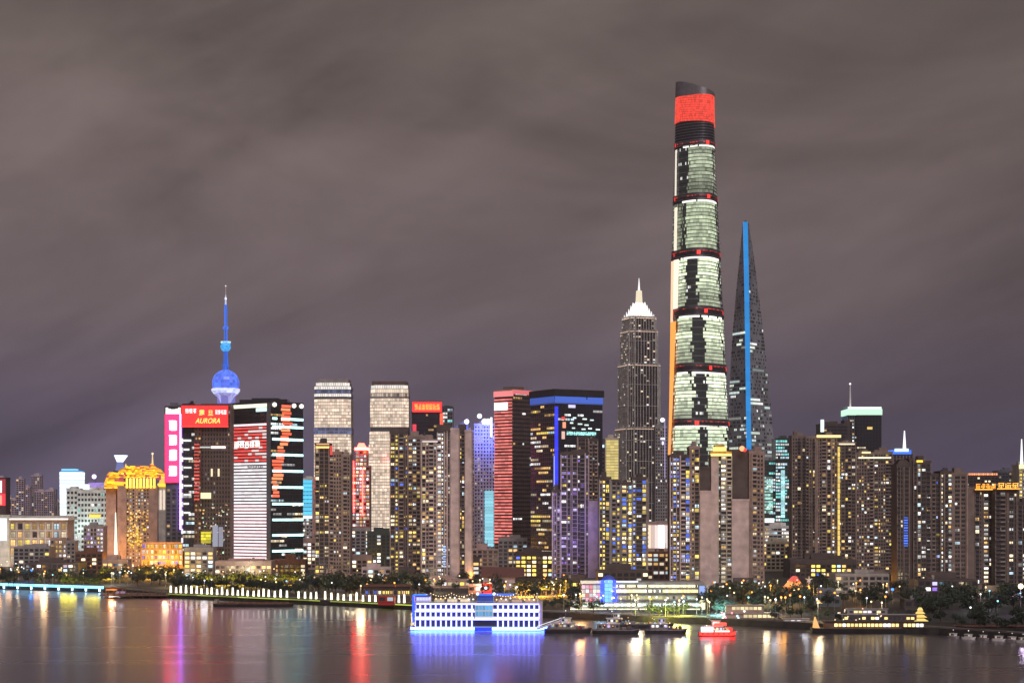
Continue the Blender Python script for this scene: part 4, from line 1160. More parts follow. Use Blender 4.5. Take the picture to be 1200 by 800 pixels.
# ================================================================== APARTMENT TOWERS
AP = dict(group='apartment towers near the river')
def ap(p, pal='home', **k): return style(**{**HOME, **dict(p=p * 1.55 + .04, pal=pal), **k})
mv = dict(frame='plaster_mauve')
Y = 1480.0
t = building('apartment_tower', 'single brown apartment tower with lit orange top storey, in front of a pale office tower', 'apartment tower', [
    blk(369, 386, 520, Y, 0, 20, front=ap(.20, frame='plaster_brown', cols=[1.6, .6, .9, .4]), wall='plaster_dark'),
    blk(386, 400.5, 530, Y, 2, 18, front=ap(.05, frame='plaster_brown', balc=.8), wall='plaster_brown'),
    blk(400.5, 410.5, 533, Y, 0, 20, front=ap(.10, frame='plaster_brown'), wall='plaster_brown')], 51, **AP)
b = MB(); fr = Frame((wx(369, Y), Y - 1, 0), (1, 0)); k = Y / F
b.box(3 * k, 17 * k, -.9, -.2, wz(525, Y), wz(522.8, Y), 'glow_surface', mul((1, .62, .2), 1.0), fr); b.box(2 * k, 17 * k, -.8, -.2, wz(521, Y), wz(519.5, Y), 'glow_surface', mul((1, .55, .25), .6), fr); b.box(18 * k, 21 * k, -.9, -.2, wz(533, Y), wz(522, Y), 'glow_surface', mul((1, .08, .06), .5), fr)
part(t, 'roof_light', b)
Y = 1400.0
building('apartment_tower', 'tall brown apartment tower with scattered yellow windows, joined behind a stepped neighbour', 'apartment tower', [
    blk(457, 478, 507, Y + 40, 0, 20, front=ap(.42, 'yellow', frame='plaster_brown', cols=[.4, 1.2, 1.5, .6, 1]), wall='plaster_dark', para=4),
    blk(478, 500, 512, Y + 40, 2, 18, front=ap(.30, 'home', frame='plaster_brown'), wall='plaster_brown')], 52, **AP)
t = building('apartment_tower', 'tall apartment tower with plain mauve corner piers and a white lit mid column', 'apartment tower', [
    blk(493, 512, 516, Y, 0, 20, front=ap(.22, 'home', frame='plaster_mauve', bw=3.2, cols=[.5, 1.5, .7, .7]), wall='plaster_brown'),
    blk(512, 528, 505, Y, 2, 20, front=ap(.40, 'white', frame='plaster_mauve', cols=[1.6, 1.6, .3]), wall='plaster_dark', para=5),
    blk(528, 537.5, 503, Y, -.6, 20, front=ap(0, blank=True, frame='plaster_mauve'), wall='plaster_mauve', gear=False),
    blk(537.5, 545, 503, Y, 2, 20, front=ap(.12, frame='plaster_brown', bw=4.6, ww=.8), wall='plaster_dark', para=4, gear=False),
    blk(545, 552.5, 505, Y, 0, 20, front=ap(0, blank=True, frame='plaster_mauve'), right=ap(.1), wall='plaster_mauve', gear=False)], 53, **AP)
b = Pieces(); fr = Frame((wx(493, Y), Y - 1, 0), (1, 0)); k = Y / F
b.box(2 * k, 20 * k, -1.2, -.3, wz(518, Y), wz(516.5, Y), 'glow_surface', mul((1, .85, .85), .55), fr)
for i in range(9): b.box(26 * k, 29.5 * k, -.9 - .1, -.6, wz(664 - i * 2.9, Y), wz(662.4 - i * 2.9, Y), 'glow_surface', mul((.4, .6, 1), R.uniform(.4, 1.0)), fr)
part(t, 'facade_light', b)
Y = 1390.0
t = building('apartment_tower', 'apartment tower with violet-lit balconies and a plain lilac end wall', 'apartment tower', [
    blk(647, 657, 575, Y, 0, 20, front=ap(.10, 'purple', frame='plaster_lilac'), wall='plaster_dark'),
    blk(657, 690, 531, Y, 2, 20, front=ap(.20, 'purple', frame='plaster_lilac', bw=3.6, cols=[1.4, .5, .3, 1, .5, .4]), wall='plaster_dark'),
    blk(690, 700.5, 588, Y, -.6, 22, front=ap(0, blank=True, frame='plaster_lilac'), wall='plaster_lilac', gear=False)], 54, **AP)
k = Y / F
for (px, q) in ((650, 600), (672, 640), (684, 610)): glow(wx(px, Y), Y - 14, wz(q, Y), (.42, .32, 1), 5.2e4, 2)
building('apartment_tower', 'dark slope-topped apartment tower in front of the black glass tower', 'apartment tower', [
    blk(676, 690, 512, Y + 60, 0, 20, front=ap(.05, 'dim', frame='plaster_brown'), wall='plaster_dark', gear=False),
    blk(690, 701, 515, Y + 60, 2, 20, front=ap(.07, 'dim', frame='plaster_brown'), wall='plaster_dark')], 540, **AP)
Y = 1350.0
t = building('apartment_tower', 'wide apartment tower full of yellow and blue lit windows', 'apartment tower', [
    blk(702, 716, 560, Y, 0, 20, front=ap(.62, 'yellow', frame='plaster_grey', bw=3.2, cols=[.4, 1.3, .5]), wall='plaster_dark'),
    blk(716, 727, 563, Y, 2, 20, front=ap(.18, 'yellow', frame='plaster_grey'), wall='plaster_dark', gear=False),
    blk(727, 741, 566, Y, 0, 20, front=ap(.60, 'yellow', frame='plaster_grey', bw=3.2, cols=[1.2, .6, 1.2]), wall='plaster_dark'),
    blk(741, 758, 560, Y, 2, 20, front=ap(.45, 'bluehome', frame='plaster_grey', bw=3.2, cols=[1.3, .4, 1, 1]), right=ap(.2), wall='plaster_dark')], 55, **AP)
Y = 1340.0
t = building('apartment_tower', 'apartment tower with blue lit windows and plain mauve end wall', 'apartment tower', [
    blk(785, 809, 534, Y, 1, 20, front=ap(.50, 'bluehome', frame='plaster_mauve', bw=3.1, cols=[.3, 1.2, .8, 1.3]), wall='plaster_dark'),
    blk(808, 820, 524, Y, 0, 20, front=ap(.25, 'yellow', frame='plaster_brown', bw=3.2), wall='plaster_brown'),
    blk(820, 834, 548, Y, 2, 18, wall='plaster_dark', gear=False), blk(820.4, 833.6, 576, Y, -.6, 20, front=ap(0, blank=True, frame='plaster_mauve'), wall='plaster_mauve', gear=False)], 56, **AP)
t = building('apartment_tower', 'apartment tower with gold-lit crown, white balconies and broad plain end wall', 'apartment tower', [
    blk(833.5, 841, 534, Y, 0, 20, front=ap(0, blank=True, frame='plaster_mauve'), wall='plaster_mauve', gear=False),
    blk(841, 858, 532, Y, 1.5, 20, front=ap(.50, 'white', frame='plaster_cream', bw=2.7, cols=[.5, 1.5, 1.2, .3]), wall='plaster_dark', gear=False),
    blk(857, 878, 528, Y, 3, 18, wall='plaster_dark', trim='plaster_dark', gear=False), blk(857.6, 877.6, 586, Y, -.6, 20, front=ap(0, blank=True, frame='plaster_mauve'), wall='plaster_mauve', gear=False),
    blk(878, 895, 530, Y, 1, 22, front=ap(.14, 'dim', frame='plaster_brown', bw=3.0), right=ap(.1), wall='plaster_brown')], 57, **AP)
k = Y / F; b = MB(); fr = Frame((wx(833, Y), Y - 1, 0), (1, 0))
b.box(0, 24 * k, -.9, 4, wz(534, Y), wz(531.4, Y), 'glow_surface', mul((1, .78, .25), .95), fr); b.box(3 * k, 18 * k, -.6, 5, wz(528.6, Y), wz(523.5, Y), 'glow_surface', mul((1, .72, .2), .9), fr); b.box(5 * k, 16 * k, 1, 12, wz(523.5, Y), wz(521, Y), 'gold_roof', None, fr); b.box(-.6, 24.5 * k, .3, 8, wz(531.4, Y), wz(528.6, Y), 'gold_roof', None, fr)
part(t, 'crown', b)
b = MB(); b.sphere(*tuple(fr.p(36 * k, -2, wz(525.5, Y))), 2.0, 'glow_surface', 10, mul((1, .35, .15), 1.2)); b.sphere(*tuple(fr.p(39 * k, -2, wz(527, Y))), 1.5, 'glow_surface', 10, mul(RED, 1.1)); part(t, 'roof_light', b)

Y = 1620.0
building('apartment_tower', 'brown apartment tower with few lit windows at the left end of the gold-striped slab', 'apartment tower', [
    blk(928, 944, 511, Y, 2, 18, front=ap(.10, frame='plaster_umber', balc=.7), wall='plaster_umber'),
    blk(944, 955.5, 512, Y, 0, 20, front=ap(.08, frame='plaster_umber'), wall='plaster_umber', gear=False)], 58, **AP)
t = building('apartment_tower', 'broad brown apartment slab with one gold light strip down its middle', 'apartment tower', [
    blk(955.5, 981, 512, Y, 1, 20, front=ap(.12, frame='plaster_brown', balc=.6), wall='plaster_umber'),
    blk(981, 1003, 519, Y, 0, 20, front=ap(.10, frame='plaster_umber', balc=.5), wall='plaster_umber')], 59, **AP)
k = Y / F; fr = Frame((wx(955, Y), Y - 1.6, 0), (1, 0)); b = MB()
for i in range(22): b.box(26.2 * k, 28.6 * k, -1.2, -.2, wz(657 - i * 6.1, Y), wz(651.4 - i * 6.1, Y), 'glow_surface', mul((1, .70, .16), R.uniform(.5, .72)), fr)
b.box(2 * k, 30 * k, -1.3, 2, wz(512.5, Y), wz(509.5, Y), 'glow_surface', mul((1, .78, .35), .8), fr); b.box(28 * k, 46 * k, -1.1, 2, wz(521, Y), wz(519.4, Y), 'glow_surface', mul((1, .86, .6), .7), fr)
part(t, 'gold_strip_light', b)
building('apartment_tower', 'brown apartment tower with white lit top storey beside the gold-striped slab', 'apartment tower', [
    blk(1003, 1024, 531, Y + 30, 0, 20, front=ap(.12, frame='plaster_brown', balc=.5), wall='plaster_umber'),
    blk(1024, 1046, 530, Y + 30, 1.5, 20, front=ap(.11, frame='plaster_umber', balc=.5), wall='plaster_umber')], 60, **AP)
b = MB(); Yb = Y + 28; t = bpy.data.objects['apartment_tower.%03d' % (len([o for o in bpy.data.objects if o.name.startswith('apartment_tower')]) - 1)]
b.box(wx(1006, Yb), wx(1044, Yb), Yb - 1.2, Yb + .4, wz(537, Yb), wz(535.2, Yb), 'glow_surface', mul((1, .92, .7), .8)); b.box(wx(1010, Yb), wx(1020, Yb), Yb - 1.4, Yb + .4, wz(531, Yb), wz(529, Yb), 'glow_surface', mul((1, .8, .4), .9)); part(t, 'roof_light', b)

Y = 1320.0
t = building('apartment_tower', 'dark round-topped apartment tower with a blue window column and gold roof lamp', 'apartment tower', [
    blk(1051, 1066, 545, Y, 0, 20, front=ap(.06, frame='plaster_umber', cols=[.2, .3, .4, .2]), wall='plaster_dark', gear=False),
    blk(1065.5, 1070, 538, Y, 1.5, 18, wall='plaster_dark', gear=False),
    blk(1070, 1091, 541, Y, 0, 20, front=ap(.40, 'white', frame='plaster_umber', bw=3.0, cols=[.2, 1.5, .8, .3]), wall='plaster_dark')], 61, **AP)
k = Y / F; b = MB(); x0, x1 = wx(1052, Y), wx(1066, Y)
for i in range(12):
    a0, a1 = math.pi * i / 12, math.pi * (i + 1) / 12; xc = (x0 + x1) / 2; r = (x1 - x0) / 2
    b.prism([(xc + r * math.cos(a1), Y + .3), (xc + r * math.cos(a0), Y + .3), (xc + r * math.cos(a0), Y + 16), (xc + r * math.cos(a1), Y + 16)], wz(545, Y), wz(545, Y) + r * math.sin((a0 + a1) / 2), 'plaster_dark')
part(t, 'roof_vault', b)
b = Pieces(); b.box(wx(1074, Y), wx(1081, Y), Y - 1.4, Y, wz(541.5, Y), wz(539, Y), 'glow_surface', mul((1, .6, .05), 1.1))
for i in range(12): b.box(wx(1059, Y), wx(1063.5, Y), Y - 1.2, Y - .5, wz(640 - i * 3.0, Y), wz(638.3 - i * 3.0, Y), 'glow_surface', mul((.06, .2, 1), R.uniform(.3, .9)))
part(t, 'facade_light', b)
building('apartment_tower', 'apartment tower with bright white windows clustered under a rounded dark top', 'apartment tower', [
    blk(1091, 1102, 556, Y, 2, 18, front=ap(.18, 'bluehome', frame='plaster_umber', cols=[1, .2, .5]), wall='plaster_dark', gear=False),
    blk(1102, 1116, 553, Y, 0, 20, front=ap(.48, 'white', frame='plaster_umber', bw=2.9, cols=[1.3, 1.3, .2]), wall='plaster_dark'),
    blk(1116, 1134, 555, Y, 1.5, 20, front=ap(.15, 'white', frame='plaster_brown', cols=[1, .3, .2, .1]), wall='plaster_umber')], 62, **AP)
t = building('apartment_tower', 'plain dim apartment tower topped by a row of orange neon', 'apartment tower', [
    blk(1134, 1142, 572, Y + 20, 0, 20, front=ap(0, blank=True, frame='plaster_umber'), wall='plaster_umber', gear=False),
    blk(1142, 1151, 574, Y + 20, 1, 20, front=ap(.05, 'white', frame='plaster_umber'), wall='plaster_umber', gear=False),
    blk(1151, 1166, 576, Y + 20, 2, 20, front=ap(.45, 'white', frame='plaster_umber', bw=3.0, cols=[.8, 1.4, .2]), wall='plaster_dark')], 63, **AP)
Yb = Y + 18; fr = Frame((wx(1142, Yb), Yb - 1.0, 0), (1, 0)); k = Yb / F
b = MB(); b.box(0, 25 * k, 0, 1.2, wz(574, Yb), wz(571.6, Yb), 'metal_dark', None, fr); sg = part(t, 'roof_sign', b)
b = MB(); glyphs(b, fr, 1 * k, 25 * k, wz(573, Yb), wz(566.5, Yb), 4, 'glow_surface', mul((1, .36, .03), 1.3), R, -.8); b.box(0, 25 * k, -.9, -.4, wz(573.8, Yb), wz(572.6, Yb), 'glow_surface', mul((1, .4, .05), 1.2), fr); b.build('neon', sg, t.location)
t = building('apartment_tower', 'dim apartment tower with orange neon and cool white window column at the photo\'s edge', 'apartment tower', [
    blk(1166, 1180, 574, Y + 10, 1, 20, front=ap(.10, 'white', frame='plaster_umber', cols=[.3, .3, 1]), wall='plaster_dark', gear=False),
    blk(1180, 1192, 575, Y + 10, 0, 20, front=ap(.42, 'white', frame='plaster_umber', bw=3.0, cols=[1.4, .8, .2]), wall='plaster_dark'),
    blk(1192, 1216, 590, Y + 10, 2, 20, front=ap(.12, 'white', frame='plaster_umber'), wall='plaster_dark')], 64, **AP)
Yb = Y + 8; fr = Frame((wx(1168, Yb), Yb - 1.0, 0), (1, 0)); k = Yb / F
b = MB(); b.box(0, 26 * k, 0, 1.2, wz(573, Yb), wz(571.4, Yb), 'metal_dark', None, fr); sg = part(t, 'roof_sign', b)
b = MB(); glyphs(b, fr, 1 * k, 26 * k, wz(572.5, Yb), wz(565.5, Yb), 3, 'glow_surface', mul((1, .45, .06), 1.3), R, -.8); b.box(0, 26 * k, -.9, -.4, wz(573, Yb), wz(571.8, Yb), 'glow_surface', mul((1, .42, .05), 1.2), fr); b.build('neon', sg, t.location)
Y = 1800.0
t = building('office_tower', 'far dark block with a dotted orange light row on its roof', 'office tower', [blk(1132, 1170, 557, Y, 0, 24, front=style(p=.15, pal='white', balc=0, frame='plaster_dark', **HOME), wall='plaster_dark', gear=False), blk(1170, 1190, 552, Y, 3, 22, wall='glass_blue', front=style(p=.1, pal='dim', balc=0, frame='metal_dark', **HOME))], 408)
b = MB()
for i in range(14): b.box(wx(1133 + i * 2.6, Y), wx(1134.8 + i * 2.6, Y), Y - 1.2, Y - .3, wz(556.5, Y), wz(554.2, Y), 'glow_surface', mul((1, .36, .15), R.uniform(.6, 1.1)))
part(t, 'roof_light', b)
Y = 1700.0
t = building('office_tower', 'pale yellow lit tower with a lit spike, cut by the photo\'s edge', 'office tower', [blk(1194, 1216, 545, Y, 0, 24, front=style(p=.5, pal='yellow', balc=0, frame='plaster_cream', **HOME), wall='plaster_cream')], 409)
b = MB(); b.tube((wx(1199, Y), Y + 5, wz(545, Y)), (wx(1199, Y), Y + 5, wz(514, Y)), 1.6, .5, 'glow_surface', 8, mul((.9, .9, .9), .9)); b.box(wx(1194, Y), wx(1216, Y), Y - 1.2, Y - .35, wz(549, Y), wz(544, Y), 'glow_surface', mul((1, .9, .5), .8)); part(t, 'spire', b)

# ================================================================== LEFT BANK BLOCKS
# -- hotel with golden tiered roofs
Y = 1900.0; k = Y / F
hs = style(fh=3.4, bw=3.2, ww=.5, wh=.5, pier=.4, pw=.6, slab=.25, st=.5, p=.55, pal='home', balc=0, frame='stone_pink')
t = building('hotel', 'pink stone hotel with golden lit pagoda roofs', 'hotel', [
    blk(124, 136, 572, Y, 6, 34, front=style(blank=True, frame='stone_pink'), wall='stone_pink', gear=False),
    blk(137.5, 148, 570, Y, 0, 40, front=style(blank=True, frame='stone_pink'), wall='stone_pink', gear=False),
    blk(148, 175, 571, Y, 2, 36, front=hs, wall='stone_pink', gear=False),
    blk(175, 184.5, 570, Y, 0, 40, front=style(blank=True, frame='stone_pink'), wall='stone_pink', gear=False)], 71)
fr = Frame((wx(124, Y), Y - 1.5, 0), (1, 0))
b = MB()
GO = (1, .62, .05)
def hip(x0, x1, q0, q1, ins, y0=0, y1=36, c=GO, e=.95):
    b.prism(quad(x0, x1, Y, y0 - 3, y1 - y0 + 6), wz(q0, Y), wz(q1, Y), 'gold_roof' if e == 0 else 'glow_surface', mul(c, e) if e else None, quad(x0 + ins, x1 - ins, Y, y0 + 6, y1 - y0 - 10))
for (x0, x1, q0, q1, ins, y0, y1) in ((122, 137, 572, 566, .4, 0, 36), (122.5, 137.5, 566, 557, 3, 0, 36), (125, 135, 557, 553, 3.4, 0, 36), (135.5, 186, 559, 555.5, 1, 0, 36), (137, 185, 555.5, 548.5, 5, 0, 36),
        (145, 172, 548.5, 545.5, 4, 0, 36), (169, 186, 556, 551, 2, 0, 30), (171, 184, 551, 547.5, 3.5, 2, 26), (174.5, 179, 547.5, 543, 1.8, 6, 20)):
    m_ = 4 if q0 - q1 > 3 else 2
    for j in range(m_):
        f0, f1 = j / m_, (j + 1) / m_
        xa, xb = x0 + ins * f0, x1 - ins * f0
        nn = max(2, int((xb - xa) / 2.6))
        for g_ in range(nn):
            c = mul((1, .46 + R.uniform(-.14, .1), .015), R.choice((.3, .45, .7, .95, 1.2)) * (1.4 if j == 0 else 1.0))  # golden light put into the roof cells as emission, stronger at the eaves
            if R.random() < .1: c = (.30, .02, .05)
            b.prism(quad(xa + (xb - xa) * g_ / nn, xa + (xb - xa) * (g_ + .93) / nn, Y, y0 - 3 + 5 * f0, y1 - y0 + 6 - 10 * f0), wz(q0 + (q1 - q0) * f0, Y), wz(q0 + (q1 - q0) * (f0 + (f1 - f0) * .97), Y), 'glow_surface', c)
    b.prism(quad(x0 + .3, x1 - .3, Y, y0 - 1, y1 - y0 + 2), wz(q0, Y), wz(q1, Y) - .2, 'gold_roof', None, quad(x0 + ins + .3, x1 - ins - .3, Y, y0 + 5, y1 - y0 - 8))
b.tube((wx(176.5, Y), Y + 10, wz(543, Y)), (wx(176.5, Y), Y + 10, wz(531, Y)), 1.0, .4, 'glow_surface', 8, mul((1, .7, .35), .7)); b.sphere(wx(176.5, Y), Y + 10, wz(531, Y), 1.3, 'glow_surface', 8, mul((1, .8, .5), .8))
b.tube((wx(145, Y), Y + 10, wz(552, Y)), (wx(145, Y), Y + 10, wz(543, Y)), 1.2, .6, 'glow_surface', 8, mul((1, .6, .3), .7))
part(t, 'pagoda_roof', b)
b = MB()
for i in range(9):
    u = (24 + i * 4.0) * k; b.box(u, u + 2.3 * k, -.6, 0, wz(571.5, Y), wz(560.5, Y), 'glow_surface', mul((1, .60, .05), 1.9), fr); b.box(u + .5, u + 1.8 * k, -.6, 0, wz(560.5, Y), wz(559, Y), 'glow_surface', mul((1, .7, .1), .7), fr)
for u in (16, 46.5, 60): b.box(u * k, (u + 5) * k, -.5, .2, wz(562, Y), wz(556, Y), 'glow_surface', mul((.6, .06, .12), .5), fr)
part(t, 'arcade_light', b)
b = MB(); b.prism(quad(133.7, 137.6, Y, -1.6, 1), wz(650, Y), wz(600, Y), 'glow_surface', mul((1, .88, .7), 1.0), [(wx(135.3, Y), Y - 1.6), (wx(136.2, Y), Y - 1.6), (wx(136.2, Y), Y - .7), (wx(135.3, Y), Y - .7)]); part(t, 'beam_light', b)
b = MB(); b.prism(quad(185, 194, Y, 6, 20), wz(645, Y), wz(570, Y), 'stone_white')
part(t, 'side_wing', b)
b = MB(); b.prism(quad(184.6, 194.6, Y, 4, 24), wz(570, Y), wz(566, Y), 'glow_surface', mul(GO, .9)); b.prism(quad(186, 193.5, Y, 5, 20), wz(566, Y), wz(559, Y), 'glow_surface', mul((1, .55, .12), .7), quad(188, 191, Y, 9, 10))
for u in (62, 66): b.box(u * k, (u + 2.2) * k, 6.4, 7.4, wz(597, Y), wz(574, Y), 'glow_surface', mul((1, .8, .65), .6), fr)
part(t, 'side_roof', b)
b = Pieces()
for i in range(90):
    u = R.uniform(25, 50); q = 640 - abs(R.gauss(0, 20)); u = min(u, 37) if R.random() < .5 else u
    b.box(u * k, (u + R.uniform(.8, 2)) * k, -.6, .6, wz(q, Y), wz(q - R.uniform(1, 2.6), Y), 'glow_surface', mul(R.choice(((1, .6, .05), (1, .5, .05), WARM)), R.uniform(.5, 1)), fr)
part(t, 'facade_light', b)
for (px, q, w) in ((130, 645, 1.6e5), (143, 645, 1.0e5), (158, 648, 1.3e5), (127, 600, 5.1e4)): glow(wx(px, Y), Y - 16, wz(q, Y), (1, .42, .06), w, 2)

# -- golden lit podium wall beside the hotel
Y = 1780.0; k = Y / F
t = building('podium', 'low podium glowing gold behind trees between hotel and red sign tower', 'building', [blk(166, 214, 636, Y, 0, 26, front=style(fh=5, bw=4, ww=.7, wh=.7, pier=.6, pw=.8, slab=.4, st=.7, p=3, pal='yellow', balc=0, frame='gold_roof', cols=[1]), wall='stone_pink', gear=False)], 72)
for px, w in ((172, 2e5), (184, 2.6e5), (196, 3e5), (207, 2e5)): glow(wx(px, Y), Y - 16, wz(658, Y), (1, .40, .03), w, 2)
Y = 2000.0
building('low_block', 'grey flat-roofed block with lit ground floor right of the hotel', 'building', [blk(185, 213, 612, Y, 0, 25, front=style(fh=4, bw=4, p=.35, pal='white', balc=0, frame='plaster_grey'), wall='stone_white')], 73)

# -- white office block, arcaded hall, bright end block
Y = 2000.0; k = Y / F
ow = style(fh=5.5, bw=3.8, ww=.62, wh=.5, pier=.5, pw=.7, slab=.4, st=1.2, p=.15, pal='teal', balc=0, frame='stone_white')
t = building('office_block', 'white office block with rows of dark windows left of the hotel', 'building', [
    blk(78, 91, 573, Y, 2, 30, front=ow, wall='stone_white'), blk(90.8, 126, 575, Y, 0, 30, front=ow, wall='stone_white')], 74)
b = MB(); fr = Frame((wx(78, Y), Y - 1, 0), (1, 0)); b.box(27 * k, 40 * k, -1.5, 0, wz(606, Y), wz(602.5, Y), 'glow_surface', mul((1, .62, .04), .9), fr); b.box(18 * k, 24 * k, 6, 12, wz(573, Y), wz(567, Y), 'glow_surface', mul((.8, .95, 1), 1.0), fr); part(t, 'roof_sign', b)
for px in (84, 100, 116): glow(wx(px, Y), Y - 22, wz(618, Y), (.75, 1.0, .95), 1.6e5, 3)
Y = 1900.0; k = Y / F
hl = style(fh=8.5, bw=7.2, ww=.6, wh=.7, sill=.1, pier=.9, pw=1.3, slab=.6, st=1.2, p=.9, pal='home', balc=0, frame='concrete_pale', cols=[1])
t = building('hall', 'long low hall with two rows of warm lit arches under a pale roof', 'hall', [blk(11, 79, 610, Y, 0, 30, front=hl, wall='stone_pink', gear=False)], 75)
b = MB(); b.prism(quad(9, 81, Y, -5, 40), wz(608.5, Y), wz(604, Y), 'stone_white', None, quad(11, 80, Y, 4, 22)); b.box(wx(9, Y), wx(81, Y), Y - 5.2, Y - 4.6, wz(608.8, Y), wz(607, Y), 'glow_surface', mul((1, .86, .74), 1.0)); part(t, 'roof', b)
t = building('hall', 'square bright white end block of the arcaded hall, by the photo\'s edge', 'hall', [blk(-16, 10.5, 604, Y, -6, 30, wall='stone_white', gear=False)], 76)
b = MB()
for i in range(5): b.box(wx(-15 + i * 5, Y), wx(-10.3 + i * 5, Y), Y - 6.9, Y - 6.2, wz(633, Y), wz(607, Y), 'glow_surface', mul((.85, 1, .92), .9)); 
part(t, 'glazing', b)
Y = 1750.0
building('low_house', 'small cream house with lit upper windows below the white office block', 'house', [blk(59, 78, 631, Y, 0, 14, front=style(fh=4, bw=4, p=.6, pal='home', balc=0, frame='stone_pink'), wall='stone_pink', gear=False), blk(78, 88, 634, Y, 1, 14, front=style(fh=4, bw=4, p=.2, pal='home', balc=0, frame='plaster_grey'), wall='plaster_grey', gear=False)], 77)
building('low_house', 'grey house with violet-white lit floors below the office block and beside the hotel', 'house', [blk(98, 121, 617, Y + 40, 0, 18, front=style(fh=4, bw=3, p=.55, pal='purple', balc=0, frame='plaster_lilac'), wall='plaster_grey')], 78)
Y = 2300.0
t = building('low_block', 'dark building with a stacked red and white edge sign at the photo\'s edge', 'building', [blk(-14, 7, 560, Y, 0, 20, wall='plaster_dark', gear=False)], 79)
b = MB()
for q0, q1, c in ((577, 563, (1, .85, .85)), (591, 580, (1, .3, .2))): b.box(wx(-4, Y), wx(2.5, Y), Y - 1.4, Y - .5, wz(q0, Y), wz(q1, Y), 'glow_surface', mul(c, 1.0))
b.box(wx(-4, Y), wx(6.5, Y), Y - 1.2, Y - .4, wz(592, Y), wz(578, Y), 'glow_surface', mul((1, .03, .06), .8)); b.box(wx(-4, Y), wx(6.5, Y), Y - 1.2, Y - .4, wz(577.8, Y), wz(561, Y), 'glow_surface', mul((.6, .02, .05), .4)); part(t, 'edge_sign', b)
Y = 2700.0
t = building('office_tower', 'far slim tower crowned by a flared white-blue lamp above the hotel roof', 'office tower', [blk(133, 147, 552, Y, 0, 20, wall='plaster_dark', gear=False)], 791)
b = MB(); b.prism(quad(137, 143, Y, 3, 8), wz(541, Y), wz(533, Y), 'glow_surface', mul((.75, .85, 1), 1.2), quad(133.5, 147, Y, 0, 18)); b.prism(quad(135, 145, Y, 2, 14), wz(552, Y), wz(541, Y), 'glow_surface', mul((.25, .3, .75), .35), quad(137, 143, Y, 3, 8)); part(t, 'crown_light', b)
t = building('office_tower', 'far violet building with a round white lamp beside the hotel', 'office tower', [blk(104, 124, 566, Y, 20, 20, wall='plaster_lilac', gear=False)], 792)
b = Pieces(); b.sphere(wx(108.5, Y), Y + 10, wz(558, Y), 3.6, 'glow_surface', 10, mul((.8, .75, 1), 1.2)); b.tube((wx(108.5, Y), Y + 24, wz(567, Y)), (wx(108.5, Y), Y + 10, wz(558, Y)), .6, .4, 'metal_grey', 6); part(t, 'roof_lamp', b)
glow(wx(108.5, Y), Y + 4, wz(563, Y), (.3, .2, 1), 2e5, 2)

# ================================================================== FAR AND LOW BUILDINGS
def small_block(name, label, cat, pl, pr, top, Y, seed, group=None, wall='plaster_dark', p=.15, pal='dim', frame=None, fh=3.6, bw=4.2, gear=True):
    """far block: too small in the picture to show parts, one mesh with its windows in it"""
    rng = random.Random(seed); P = quad(pl, pr, Y, 0, max(12, (pr - pl) * Y / F * .7)); z1 = wz(top, Y)
    b = MB(); b.prism(P, G - .5, z1, wall)
    A, B = P[0], P[1]; L = B[0] - A[0]; fr = Frame(A, (1, 0))
    nb = max(2, int(L / bw)); nf = max(1, int((z1 - G - 2) / fh))
    for f in range(nf + 1): b.box(-.1, L + .1, -.4, .1, G + 1.5 + f * fh - .2, G + 1.5 + f * fh + .2, frame or wall, None, fr)
    for i in range(nb):
        cfac = rng.choice((.2, .6, 1, 1.8))
        for f in range(nf):
            c = pick(pal, rng) if rng.random() < p * cfac else None
            b.box((i + .15) * L / nb, (i + .85) * L / nb, -.2, .1, G + 2.1 + f * fh, G + 4.3 + f * fh, 'window_glass', mul(c, 1.3) if c else None, fr)
    if gear: roof_gear(P, z1, b, rng, wall, 2, 5)
    cx = (A[0] + B[0]) / 2
    o = b.build(name, None, (cx, Y, G)); o.location = (cx, Y, G)
    return tag(o, label, cat, group)

rng = random.Random(909)
far = [  # span of rows, distance, how it is described
    (-20, 72, 14, (556, 592), (3300, 4600), 'dim violet apartment block in the far cluster left of the glowing white-blue tower', .10),
    (84, 200, 10, (585, 606), (2900, 3900), 'far dim block seen low between the white office block and the magenta sign tower', .15),
    (330, 372, 5, (598, 612), (2600, 3200), 'far dim block behind the gap beside the screen tower', .25),
    (405, 460, 7, (604, 622), (2500, 3000), 'far block with lit windows at the feet of the two pale office towers', .40),
    (545, 590, 5, (598, 616), (2500, 3100), 'far dim block behind the grey blue-floodlit building', .3),
    (690, 800, 9, (592, 612), (2900, 3600), 'far dim block at the foot of the stepped stone tower', .25),
    (885, 960, 8, (588, 612), (2900, 3600), 'far dim block beyond the teal glass building', .22),
    (1222, 1420, 12, (568, 604), (1700, 3000), 'far dark block beyond the right end of the apartment towers', .16),
    (-190, -24, 9, (575, 604), (2300, 3600), 'far dim block beyond the left end of the bank', .14),
    (1035, 1215, 14, (560, 600), (2200, 3200), 'far dark block behind the apartment towers under the orange neon signs', .14),
]
for (a, c, n, tops, ys, lab, p) in far:
    for i in range(n):
        w = rng.uniform(8, 15); x = a + (c - a) * (i + rng.uniform(.1, .9)) / n
        small_block('far_block', lab, 'building', x - w / 2, x + w / 2, rng.uniform(*tops), rng.uniform(*ys), rng.random(), 'far dim city blocks', rng.choice(('plaster_lilac', 'plaster_grey') if c < 80 else ('plaster_grey', 'plaster_dark', 'plaster_umber', 'plaster_brown')), p)  # leftmost clusters get lilac walls: violet haze put into the wall colour

